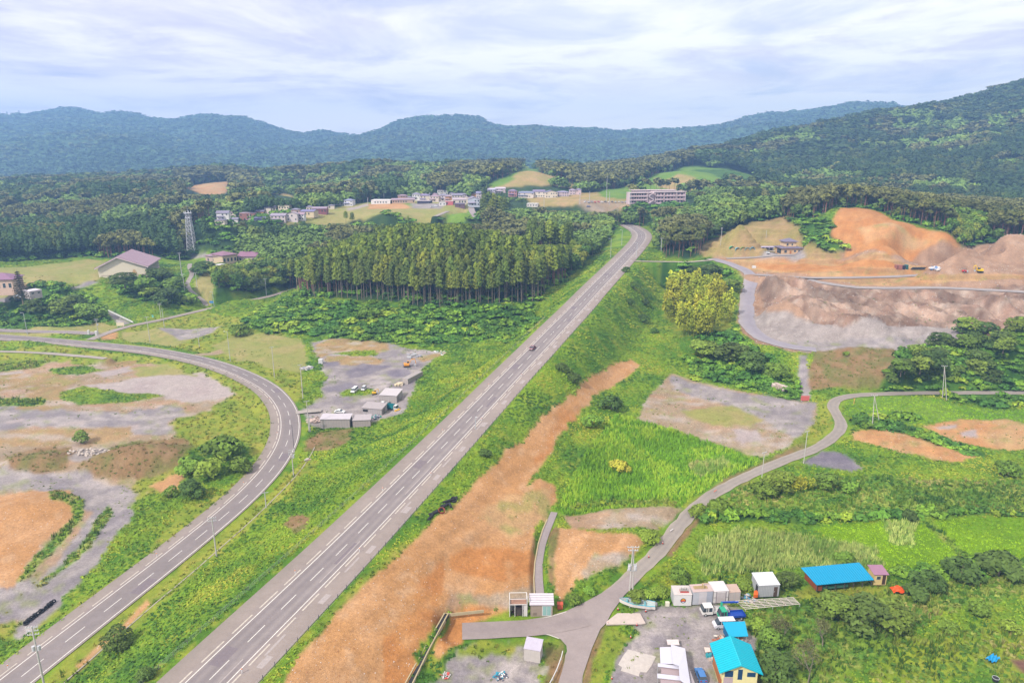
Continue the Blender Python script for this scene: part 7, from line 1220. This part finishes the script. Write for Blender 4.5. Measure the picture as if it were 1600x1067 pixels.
t = empty('guard_rail', (0,0,0)); a, b = GP(169,487), GP(208,505.5); mb = MB(); mb.poly([(a.x,a.y,a.z+.4),(b.x,b.y,b.z+.4),(b.x,b.y,b.z+1.1),(a.x,a.y,a.z+1.1),(a.x+.3,a.y+.2,a.z+.4),(b.x+.3,b.y+.2,b.z+.4),(b.x+.3,b.y+.2,b.z+1.1),(a.x+.3,a.y+.2,a.z+1.1)], [(0,1,2,3),(4,7,6,5),(3,2,6,7),(0,4,5,1)]).build('rail', MC(226,226,226), t)
for k in range(9): p = a.lerp(b, k/8); MB().tube((p.x+.15, p.y+.1, p.z-.2), (p.x+.15, p.y+.1, p.z+.9), .08, .08, 6).build('post', M_steel, t)
tag(t, 'white guard rail beside the short ramp left of the road fork', 'guard rail')
# highway car
S = HS; D_ = [abs(at_s(P_hw, s, S)[1]-PZ(831,549,7)[1]) for s in np.arange(0, S[-1], 1.)]; s = float(np.argmin(D_)); c = at_s(P_hw, s, S); q = at_s(P_hw, s+2, S); c2 = offs(np.array([at_s(P_hw, s-1, S), c, q]), -1.75)[1]
car((c2[0], c2[1], c2[2]+.01), math.atan2(q[1]-c[1], q[0]-c[0])+math.pi, (120,40,60), 'dark red car driving on the highway', 'sedan', 4.5, 1.75, 1.5, name='car')
# ================================================================== quarry and hillside house
a = Vector(PZ(1222,396.5,20.5)); a.z = float(gz(a.x+5, a.y+1))+.2; t = empty('hillside_house', a, R(4)); t.scale = (1.25,1.25,1.2); u = 1.0; w = 11.5; HW_ = MC(228,190,150); RF = MC(128,118,140)
MB().box(0, w, 0, 9, -.5, 3.6).build('wall', HW_, t); hip(t, 0, w, 0, 9, 3.6, 5.0, RF, .9); MB().box(2.0, 8.6, 1.8, 7.6, 3.6, 7.2).build('upper_wall', MC(232,200,162), t); hip(t, 2.0, 8.6, 1.8, 7.6, 7.2, 9.0, RF, .9, name='upper_roof'); wins(t, [(1.2,2.6,1,2.6),(6.8,7.8,1.4,2.5),(9.2,10.4,1.0,2.4)], 0); wins(t, [(3.0,4.0,4.9,6.2),(5.8,6.6,5.0,6.0)], 1.8); MB().box(-.05, 0, 1.5, 6.5, .2, 2.9).build('garden_door', M_glass, t); MB().box(4.3, 5.3, -.06, 0, 0, 2.2).build('door', MC(190,120,70), t)
tag(t, 'two-storey cream house with grey hip roofs on the quarry terrace', 'house')
t = empty('carport', PZ(1188.5,393.5,20.5), R(3)); MB().box(0, 12, 0, 6, 3.0, 3.25).build('roof', MC(188,176,200), t); MB().box(0, 12, 5.8, 6, 0, 3).build('back_wall', MC(150,140,150), t)
for i in range(5): MB().box(i*2.95, i*2.95+.25, 0, .2, 0, 3).build('post', MC(226,216,220), t)
MB().box(0, 12, 0, .15, .4, .65).box(0,.15,0,6,0,2.6).build('rail', MC(226,216,220), t); tag(t, 'wide carport with white posts left of the hillside house', 'carport'); car(Vector(PZ(1199,396,20.5)), R(-80), (240,240,240), 'white car in front of the carport of the hillside house', 'sedan')
for i, (u, v, c) in enumerate(((1144,389,(90,180,130)),(1153,391,(120,180,200)),(1161,390,(150,190,90)),(1168,391,(90,170,190)),(1176,390.5,(80,175,215)))):
    p = Vector(G(u, v)); t = empty('garden_net', p); m = MC(*c); mb = MB(); [mb.torus((0, k*1.2, 0), 1.8, .08, (0,1,0), 14, 4) for k in range(4)]; mb.build('hoop', m, t); mb = MB(); n = 8
    V = [(1.8*math.cos(math.pi*j/n), k*3.6, 1.8*math.sin(math.pi*j/n)) for k in range(2) for j in range(n+1)]; MB().poly(V, [(j, j+1, n+2+j, n+1+j) for j in range(n)]).build('net', m, t); tag(t, '%s net tunnel left of the hillside house' % ('green','pale blue','yellowish green','teal','bright blue')[i], 'net tunnel', 'net tunnels')
t = empty('water_tank', GP(1178,419,15)); MB().box(-1.2, 1.2, -.8, .8, 0, 1.5).build('body', MC(236,236,238), t, bev=.06); MB().box(-.4,.4,-.3,.3,1.5,1.7).build('lid', MC(220,220,225), t); tag(t, 'small white tank beside the road below the hillside house', 'tank')
for u0, u1, v, c, h, lb in ((1400,1409.5,421.5,(170,110,96),2.9,'rusty brown container on the upper terrace'),(1410.5,1414.5,421.5,(70,60,76),2.6,'narrow dark container between the brown and teal ones'),(1415.5,1419,421,(60,120,120),2.8,'narrow teal container on the upper terrace')):
    a = Vector(G(u0, v)); b = a+Vector(((u1-u0)/DF(v)[1]*a.y, 0, 0)); t = empty('storage_container', a); MB().box(0, b.x-a.x, 0, 2.4, 0, h).build('body', MC(*c), t, bev=.04); MB().box(.3, min(1.4, b.x-a.x-.3), -.05, 0, .2, h-.3).build('door', MC(*[int(k*.8) for k in c]), t); tag(t, lab := lb, 'container')
for i in range(9):
    p = Vector(G(1423+i*2.5, 421.5)); o = MB().tube((0,0,.3),(1.6,0,1.6),.3,.3,10).build('black_pipe', PB); o.location = p; tag(o, 'black pipe leaning in the row right of the teal container', 'pipe', 'black pipes on the upper terrace')
excavator(Vector(G(1530,425.5)), R(172), (250,205,20), 'bright yellow excavator on the haul track of the quarry', 1.1, fold=True); heap('junk_pile', 1461, 420.5, 2.6, 1.2, [(90,140,200),(236,226,220)], 'blue and white tarpaulin heap on the upper terrace', 'junk', 18, size=1.2, z=G(1461,420.5)[2])
t = empty('roller', G(1507.5,425.5), R(10)); MB().tube((1.2,-.8,.6),(1.2,.8,.6),.6,.6,14).build('drum', M_steel, t); MB().box(-1.6,.5,-.75,.75,.5,1.3,.1,.05).build('body', MC(226,60,60), t, bev=.05); MB().box(-1.2,.2,-.7,.7,2.2,2.3).box(-1.1,-1.0,-.65,-.55,1.3,2.2).box(-1.1,-1.0,.55,.65,1.3,2.2).box(0,.1,-.65,-.55,1.3,2.2).box(0,.1,.55,.65,1.3,2.2).build('canopy', MC(120,110,120), t); wheel(t,-1.1,-.7,.5,.3); wheel(t,-1.1,.7,.5,.3); tag(t, 'small red roller left of the yellow quarry excavator', 'roller')
t = empty('barrier', GP(1257.5,627)); MB().box(-1.7, 1.7, -.1, .1, .3, 2.4).build('board', MC(214,110,104), t); MB().box(-1.5,-1.3,-.3,.3,0,.4).box(1.3,1.5,-.3,.3,0,.4).build('foot', M_steel, t); tag(t, 'red barrier board at the foot of the gravel track', 'barrier'); heap('timber_pile', 1218, 606, 3.0, .6, [(206,190,180),(190,170,160)], 'pale planks dumped on the scrub left of the gravel track', 'timber', 16, size=1.5)
t = empty('marker_stake', GP(1334,631)); MB().tube((0,0,-.2),(0,0,2.2),.12,.12,6).build('post', MC(240,190,110), t); MB().box(-.2,.2,-.1,.1,2.0,2.3).build('cap', MC(240,160,80), t); tag(t, 'yellow stake on the left edge of the green field', 'stake')
p = GP(138,708); stn = []
for i in range(60):
    a = random.uniform(0, 6.28); d = math.sqrt(random.random()); q = Vector((p.x+math.cos(a)*d*7.5, p.y+math.sin(a)*d*4, 0)); s = random.uniform(.3, .75); o = bpy.data.objects.new('boulder', stn[i % 4]) if len(stn) == 4 else None
    if o is None:
        bm = bmesh.new(); bmesh.ops.create_icosphere(bm, subdivisions=1, radius=1); [setattr(v, 'co', v.co*random.uniform(.7, 1.15)) for v in bm.verts]; me = bpy.data.meshes.new('boulder'); bm.to_mesh(me); bm.free(); me.materials.append(MC(206,192,182, rough=.9)); stn.append(me); o = bpy.data.objects.new('boulder', me)
    link(o); o.location = (q.x, q.y, float(gz(q.x, q.y))+s*.3+.5*max(0, 1-d)); o.scale = (s, s*.8, s*.7); o.rotation_euler = (0, 0, a*3); tag(o, 'pale boulder in the rubble heap between the two brown mounds', 'boulder', 'boulders of the rubble heap')
# ================================================================== village houses
for u0, u1, v, h, wc, rc, ty, lb in HL: house_far(u0, u1, v, h*1.15, wc, rc, lb, ty, rot=random.uniform(-14, 14))
# apartment block
def apartment():
    a = Vector(G(984, 319.5)); y = a.y; F = DF(318)[1]; w = 66/F*y; wall = MC(222,196,200); t = empty('apartment_building', a, R(9)); h = (318.5-301.5)/F*y*1.0; fl = h/3
    MB().box(0, w*.60, 3, 12, -4, h).build('wall', wall, t); MB().box(w*.60, w*1.42, 5, 14, -4, h+.6).build('wall', wall, t); MB().box(-.3, w*.58, 1.2, 12.3, h, h+.5).box(w*.62, w*1.44, 3.4, 14.3, h+.6, h+1.1).build('roof', MC(228,206,208), t)
    MB().box(w*.25, w*1.3, 20, 30, -4, h+1.5).build('rear_wall', MC(206,184,190), t); MB().box(w*.2, w*1.33, 19, 31, h+1.5, h+2.0).build('rear_roof', MC(224,202,204), t)
    for k in range(3):
        MB().box(0, w*.44, 1.2, 3.0, k*fl-.1, k*fl+fl*.38).box(w*.66, w*.86, 3.4, 5, k*fl-.1, k*fl+fl*.38).box(w*.9, w*1.16, 3.4, 5, k*fl-.1, k*fl+fl*.38).box(w*1.2, w*1.4, 3.4, 5, k*fl-.1, k*fl+fl*.38).build('balcony', MC(226,200,206), t)
        for i in range(7): x = .6+i*(w*.44-1)/7; MB().box(x, x+w*.035, 2.94, 3.02, k*fl+fl*.3, k*fl+fl*.85).build('window', M_glass, t)
        for i in range(9): x = w*.66+i*(w*.74)/9; MB().box(x, x+w*.035, 4.94, 5.02, k*fl+fl*.3, k*fl+fl*.85).build('window', M_glass, t)
    q = MB()
    for x in (0, w*.44, w*.66, w*.88, w*1.18, w*1.41): q.box(x-.25, x+.25, 1.1 if x < w*.5 else 3.3, 5, -1, h)
    q.build('pier', MC(232,210,212), t); q = MB()
    for k in range(3): z0, z1 = k*fl-.2, (k+1)*fl-.2; s = 1 if k % 2 == 0 else -1; xa, xb = (w*.46, w*.60) if s > 0 else (w*.60, w*.46); q.poly([(xa,.6,z0),(xb,.6,z1),(xb,.6,z1+1.1),(xa,.6,z0+1.1),(xa,2.4,z0),(xb,2.4,z1),(xb,2.4,z1+1.1),(xa,2.4,z0+1.1)], [(0,1,2,3),(4,7,6,5),(0,4,5,1),(3,2,6,7)])
    q.build('stair', MC(226,204,210), t); tag(t, 'long pinkish three-storey apartment block with open balconies and an outer stair', 'apartment block')
apartment()
cc = [(236,232,234),(200,196,206),(180,170,190),(214,50,60),(222,80,96),(240,238,238),(90,90,100),(228,222,224),(60,70,120),(206,214,222),(236,232,230),(190,180,190),(226,224,226)]
cn = ['white','light grey','mauve-grey','red','pinkish red','bright white','dark grey','off-white','navy','pale blue','white','grey','white']
for i, c in enumerate(cc): p = G(914+i*5.3, 316.3+.6*(i % 2)); car(Vector(p), R(-90+random.uniform(-25, 25)), c, '%s car in the far car park, number %s from the left' % (cn[i], ('one','two','three','four','five','six','seven','eight','nine','ten','eleven','twelve','thirteen')[i]), ('sedan','van')[i % 2], detail=False, grp='cars in the far car park')
car(Vector(G(919.5, 323.5)), R(5), (150,150,190), 'blue-grey car on the village road below the car park', 'van', detail=False); car(Vector(G(676, 324)), R(20), (240,240,242), 'white car parked on the grey lot below the centre cluster', 'sedan', detail=False); car(Vector(G(681, 323.5)), R(-20), (230,230,236), 'pale car parked just right of the white one below the centre cluster', 'van', detail=False)
for u, vb, vt, lb in ((469,331,315,'behind the middle of the left cluster'),(510,326,311,'at the right end of the left cluster'),(575,322,309,'left of the white flat hall'),(600,311,301,'behind the white flat hall'),(712,303,294,'with a lamp at the top of the centre cluster'),(731,302,293,'above the tan house'),(751,340,329,'beside the village street'),(906,319,298,'right of the right row'),(921,317,299,'at the left end of the car park'),(947.5,314,276,'tall one behind the car park'),(952,320,299,'in front of the car park'),(984.5,320,300,'left end of the apartment block'),(850,325,308,'in front of the right row'),(928,281,268,'on the far wooded terrace, right one'),(915,284,272,'on the far wooded terrace, left one'),(391,346,333,'in front of the red-brown hall')):
    plain_pole(u, vb, vt, 'pale pole of the far village, '+lb, far=True, r=.14, arms=0, grp='poles of the far village')
for i, u in enumerate((12,21,31,40)):
    d = 3650; b = PD(u, 183, d); h = (14,9,17,8)[i]; t = empty('pylon', (b[0], b[1], float(gz(b[0], b[1])))); h = CAMZ-DF(183-(8,5,10,4)[i])[0]/DF(183)[1]*d-t.location.z; mb = MB()
    for s in (-1, 1): mb.tube((s*4, 0, 0), (s*1.2, 0, h), 1.0, .6, 4)
    for k in range(5): z = h*k/5; x = 4-2.8*k/5; mb.tube((-x,0,z),(x-.5,0,z+h/5),.5,.5,4)
    mb.build('tower', MC(120,130,150), t); MB().box(-7, 7, -.5, .5, h*.8, h*.8+1.4).box(-5, 5, -.5, .5, h*.95, h*.95+1.4).build('crossarm', MC(120,130,150), t); tag(t, 'tiny pylon on the far left skyline, %s from the left' % ('first','second','third and tallest','fourth')[i], 'pylon', 'pylons on the skyline')
# ================================================================== single trees and bushes
K_shrub = Kind('bush', [T_shrub(700, .085, i) for i in range(4)], [(98,138,52)], 3, 3.2, (.5, .09, .04, M_trunk, 3, .3)); K_dark = Kind('bush', [T_shrub(700, .085, 20+i) for i in range(3)], [(70,104,50)], 3, 3.2, (.5, .09, .04, M_trunk, 3, .3))
K_yel = Kind('bush', [T_shrub(800, .07, 30)], [(172,182,70)], 3, 3.0, (.5, .08, .04, M_trunk, 3, .3)); K_bam = Kind('bamboo', [T_bamboo(560, .04, i) for i in range(4)], [(160,180,64),(142,168,58)], 9, 9, (.8, .06, .04, MC(150,160,70), 2, .4))
K_tree = Kind('leafy_tree', [T_broad(1500, .052, 11, 70+i) for i in range(3)], [(96,132,54)], 8, 9, (.6, .2, .08, M_trunk, 6, .35)); K_tdk = Kind('leafy_tree', [T_broad(1500, .052, 11, 80+i) for i in range(3)], [(72,104,50)], 8, 9, (.6, .2, .08, M_trunk, 6, .35))
def plant(K, u, v, wpx, lab, cat='bush', grp=None, z=None, tall=1., var=None):
    p = GP(u, v) if z is None else Vector(PZ(u, v, z)); wm = wpx/DF(v)[1]*p.y; base = {K_shrub: 4.0, K_dark: 4.0, K_yel: 3.8, K_bam: 4., K_tree: 8.4, K_tdk: 8.4}[K]; s = wm/base
    if K in (K_tree, K_tdk) and tall == 1.: tall = .55 if p.y > 300 else .75
    o = K.put(p.x, p.y, p.z-.1, s*tall, lab, cat, grp, var=var, wide=1/tall); return o
BL = [(K_dark,757,713,24,'dark round bush in the green bank right of the highway','bush'),(K_dark,898,598,30,'dark bush on the bank beside the upper orange strip, right one','bush'),(K_dark,878,580,26,'dark bush on the bank beside the upper orange strip, left one','bush'),(K_shrub,925,668,40,'big leafy bush right of the orange strip, lower of the pair','bush'),(K_dark,955,640,44,'big leafy bush right of the orange strip, upper of the pair','bush'),(K_yel,968,738,36,'yellow-green willow bush alone in the reed field','bush'),
 (K_dark,991,452,22,'dark bush on the bank below the crossing','bush'),(K_dark,978,425,16,'dark small tree at the right road edge below the crossing','bush'),(K_dark,1008,476,17,'dark bush in the green hollow, upper one','bush'),(K_dark,1005,502,22,'dark bush in the green hollow, lower one','bush'),(K_dark,985,476,18,'dark bush in the green hollow, left one','bush'),(K_dark,1022,520,16,'small dark bush left of the bamboo grove','bush'),
 (K_tree,128,692,30,'small single tree on the edge of the brown lot','tree'),(K_tdk,300,778,46,'dark round tree among the bright bushes of the left lot','tree'),(K_shrub,350,715,70,'wide bright bush at the top of the bushes inside the curve','bush'),(K_shrub,330,745,58,'bright bush in the middle of the bushes inside the curve','bush'),(K_shrub,375,735,44,'bright bush at the right of the bushes inside the curve','bush'),(K_shrub,300,740,48,'bright bush at the left of the bushes inside the curve','bush'),(K_shrub,268,775,28,'low bush at the lower left of the dark round tree','bush'),
 (K_tdk,185,1012,50,'dark spreading bush on the bank between the roads, lower left','bush'),(K_dark,228,1060,36,'dark bush at the bottom of the bank between the roads','bush'),(K_tree,993,941,34,'leafy small tree with drooping foliage at the foot of the twin poles','tree'),(K_shrub,1010,938,34,'leafy bush between the twin poles and the emblem container','bush'),(K_shrub,1032,930,30,'leafy bush left of the small cream cabinet','bush'),
 (K_shrub,897,942,30,'bushy green clump between the brown hut and the road','bush'),(K_shrub,920,928,26,'second green clump along the verge above the brown hut','bush'),(K_shrub,1015,845,36,'green clump between the orange plot and the farm road','bush'),(K_tdk,1228,916,40,'dark round tree between the grey shed and the long blue-roofed shed','tree'),(K_shrub,1165,918,34,'bush behind the small beige container','bush'),(K_shrub,1320,878,34,'bright round bush at the edge of the pale reeds','bush'),(K_shrub,1275,906,28,'bush at the left rear corner of the blue-roofed shed','bush'),
 (K_tdk,1345,978,80,'broad dark tree in front of the blue-roofed shed, right crown','tree'),(K_tree,1300,968,66,'broad green tree in front of the blue-roofed shed, left crown','tree'),(K_tree,1390,985,74,'broad tree right of the dark tree in front of the blue-roofed shed','tree'),(K_shrub,1215,985,44,'bush right of the green truck','bush'),(K_shrub,1188,985,36,'bush behind the small blue lean-to','bush'),(K_tree,1205,1012,56,'leafy tree right of the turquoise-roofed house','tree'),(K_tdk,1210,1060,70,'dark leafy tree at the lower right corner of the turquoise-roofed house','tree'),
 (K_dark,1450,920,60,'dark bush right of the orange tarpaulin','bush'),(K_dark,1500,905,70,'dark bush row below the rice field, left','bush'),(K_dark,1560,900,80,'dark bush row below the rice field, right','bush'),(K_dark,1430,935,50,'dark bush below the orange tarpaulin','bush'),(K_shrub,1575,742,44,'round grey-green bush at the right edge above the meadow','bush'),(K_dark,1420,812,30,'dark bush at the top corner between the two rice fields','bush'),(K_shrub,1530,960,40,'round bright bush in the lower right meadow','bush'),(K_shrub,1480,985,34,'round bush left of the bright one in the lower right meadow','bush'),(K_shrub,1575,985,36,'bush at the right edge of the lower meadow','bush'),
 (K_tree,1215,770,56,'bushy tree at the left of the clump below the lay-by','tree'),(K_tree,1290,765,44,'bushy tree at the right of the clump below the lay-by','tree'),(K_shrub,1190,775,46,'bright bush at the lower left of the clump below the lay-by','bush'),(K_shrub,1325,768,34,'small bush right of the clump below the lay-by','bush'),(K_shrub,1090,805,34,'bush on the right verge of the farm road','bush'),(K_shrub,1120,800,40,'bright bush right of the farm road bend','bush'),(K_shrub,1060,905,40,'bush behind the emblem container','bush'),
 (K_tdk,318,428,42,'dark layered pine on the rise right of the winding path','tree'),(K_tree,345,425,30,'leafy tree at the foot of the yellow school block','tree'),(K_tree,385,430,50,'leafy tree in front of the school wings, left','tree'),(K_tdk,420,430,52,'dark leafy tree in front of the school wings, right','tree'),(K_tree,365,445,40,'leafy tree on the mound right of the path','tree'),(K_tdk,395,455,46,'dark tree at the lower edge of the mound woods','tree'),(K_tree,430,452,44,'tree above the branch road left of the cedars','tree'),
 (K_tdk,195,447,46,'dark tree in front of the gymnasium wall','tree'),(K_tree,225,455,44,'leafy tree below the gymnasium corner','tree'),(K_tdk,250,440,44,'dark tree beside the glazed side of the gymnasium','tree'),(K_tree,270,455,44,'leafy tree right of the gymnasium','tree'),(K_tdk,262,474,50,'big bushy tree on the slope below the gymnasium','tree'),(K_shrub,292,475,24,'bush beside the lower path','bush'),(K_tree,240,466,40,'leafy tree left of the big bushy one below the gymnasium','tree'),
 (K_tdk,60,490,50,'dark tree in the thicket below the school, left','tree'),(K_tree,100,492,56,'leafy tree in the thicket below the school, middle','tree'),(K_tree,140,498,50,'leafy tree in the thicket below the school, right','tree'),(K_tdk,118,478,36,'dark tree at the top of the thicket below the school','tree'),(K_tree,20,498,50,'leafy tree at the left edge of the thicket below the school','tree'),
 (K_shrub,375,560-36,34,'brownish bush beside the dry field','bush'),(K_shrub,1215,590,44,'round bush left of the gravel track','bush'),(K_shrub,1322,555,12,'small bush on the reddish slope','bush'),(K_tree,1100,560,60,'leafy tree below the bamboo grove, left','tree'),(K_tdk,1140,565,64,'dark tree below the bamboo grove, right','tree'),(K_tdk,1175,580,50,'dark tree right of the bamboo grove','tree'),(K_tdk,1080,440,50,'dark tree above the bamboo grove, left','tree'),(K_tdk,1110,435,46,'dark tree above the bamboo grove, middle','tree'),(K_tree,1140,455,40,'leafy tree between the bamboo grove and the quarry road','tree'),(K_tdk,1055,430,36,'dark tree below the crossing road','tree'),(K_shrub,575,500,40,'bright bush on the slope under the cedars','bush')]
for K, u, v, w_, lb, ct in BL: plant(K, u, v, w_, lb, ct)
rb = GP(1500, 590)
n0 = 0
for i in range(46):       # trees of the bank right of the gravel track
    u = 1395+random.random()*215; v = 602-random.random()*min(84, max(10, (u-1385)*.75)); plant(random.choice((K_tree, K_tdk)), u, v, random.uniform(30, 48), 'leafy tree in the dense growth on the bank behind the far farm road', 'tree', 'trees on the bank behind the farm road', tall=.75)
for i in range(78):
    a_ = random.uniform(0, 6.28); q_ = math.sqrt(random.random()); u = 1090+math.cos(a_)*q_*50; v = 496+math.sin(a_)*q_*36; plant(K_bam, u, v, random.uniform(15, 24), 'yellow-green bamboo in the bright grove beside the quarry road', 'bamboo', 'bamboo of the bright grove', tall=1.0)
for i, (u, v, w_) in enumerate([(1240,772,18),(1252,770,16),(1263,768,14)]): plant(K_bam, u, v, w_, 'yellowish feathery bamboo clump in the thicket below the lay-by, %s' % ('left','middle','right')[i], 'bamboo', tall=.8)
# half-bare trees at the lower right
def bare_tree(u, v, wpx, hp, lab):
    p = GP(u, v); t = empty('half_bare_tree', p, random.uniform(0, 6)); mb = MB(); tips = []
    def grow(a, d, l, r, k):
        b = a+d*l; mb.tube(a, b, r, r*.65, 5)
        if k == 0: tips.append(b); return
        for _ in range(3 if k > 1 else 2): grow(b, (d+Vector((random.uniform(-.75,.75), random.uniform(-.75,.75), random.uniform(-.1,.45)))).normalized(), l*random.uniform(.62,.82), r*.6, k-1)
    grow(Vector((0,0,-.3)), Vector((.05,0,1)), hp*.33, .16, 5); mb.build('trunk', MC(150,140,125), t); C = np.array([tuple(q) for q in tips]); C = np.repeat(C, 5, 0)+RNG.normal(size=(len(C)*5, 3))*.28; V = shards(C, unit(len(C)), .17, 1.); f = np.repeat(1+RNG.uniform(-.25,.25,len(C)), 3)
    mesh_np('crown', V.reshape(-1, 3), np.arange(len(C)*3).reshape(-1, 3), M_leafo, np.array(alb(130,134,80))[None]*f[:, None], parent=t); tag(t, lab, 'tree')
bare_tree(1262,1068,60,8.5,'half-bare brownish tree with pale branches at the bottom, right one'); bare_tree(1220,1010,60,6.5,'half-bare brownish tree right of the small blue lean-to'); bare_tree(1285,1010,50,6,'half-bare brownish tree behind the bottom one, below the broad dark tree')
# tall layered conifer by the school
p = Vector(PZ(36,474,7)); H = zat(420, p.y)-p.z; t = empty('layered_conifer', p); MB().tube((0,0,-.5),(0,0,H),.35,.06,8).build('trunk', M_trunk, t); Cs, Ns = [], []
for k in range(13):
    z = H*(.16+.82*k/13); r = (1-k/14.5)*5.2*random.uniform(.8, 1.15)
    for j in range(7):
        a = j*.9+k*.7; m = 26; q = RNG.random(m); Cs.append(np.stack([np.cos(a+RNG.normal(size=m)*.12)*r*q, np.sin(a+RNG.normal(size=m)*.12)*r*q, z-q*.5+RNG.normal(size=m)*.12], 1)); Ns.append(np.tile([0,0,1.], (m,1)))
C = np.concatenate(Cs); V = shards(C, np.concatenate(Ns), .5, .5); f = np.repeat(1+RNG.uniform(-.25,.25,len(C)), 3); mesh_np('crown', V.reshape(-1, 3), np.arange(len(C)*3).reshape(-1, 3), M_leafo, np.array(alb(108,104,72))[None]*f[:, None], parent=t); tag(t, 'tall layered conifer with spreading brownish boughs beside the cream school', 'conifer')
for i, (u, v, vt) in enumerate([(541,352,330),(551,354,332),(638,352,337)]):
    p = Vector(G(u, v)); H = zat(vt, p.y)-p.z; K_cedar.put(p.x, p.y, p.z, max(6, H)/22., 'pointed dark conifer standing alone at the edge of the village terrace, %s' % ('left','middle','right')[i], 'conifer', wide=1.5)
for i, (u, v, vt) in enumerate([(757,345,303),(764,345,300),(771,346,302),(780,345,306),(788,346,308),(768,350,312)]):
    p = Vector(G(u, v)); H = zat(vt, p.y)-p.z; K_cedar.put(p.x, p.y, p.z, max(10, H)/22., 'tall dark cedar of the small group beside the village street', 'cedar', 'cedars beside the village street', wide=1.5)
# ------------------------------------------------------------------ haze
def haze():
    me = bpy.data.meshes.new('haze'); bm = bmesh.new(); bmesh.ops.create_cube(bm, size=1.0)
    zb, zt = float(TZ.min())-6, max(float(TZ.max()), CAMZ)+30
    for v in bm.verts: v.co = Vector((v.co.x*11400, -300+(v.co.y+.5)*5100, zb+(v.co.z+.5)*(zt-zb)))
    bm.to_mesh(me); bm.free(); o = bpy.data.objects.new('haze', me); link(o); o['kind'] = 'stuff'
    m = bpy.data.materials.new('haze'); m.use_nodes = True; t = m.node_tree; t.nodes.clear(); out = t.nodes.new('ShaderNodeOutputMaterial'); v = t.nodes.new('ShaderNodeVolumePrincipled')
    v.inputs['Color'].default_value = (.30, .54, .98, 1); v.inputs['Density'].default_value = HAZE_D; v.inputs['Anisotropy'].default_value = .2
    t.links.new(v.outputs[0], out.inputs['Volume']); me.materials.append(m)
HAZE_D = .00025
haze()
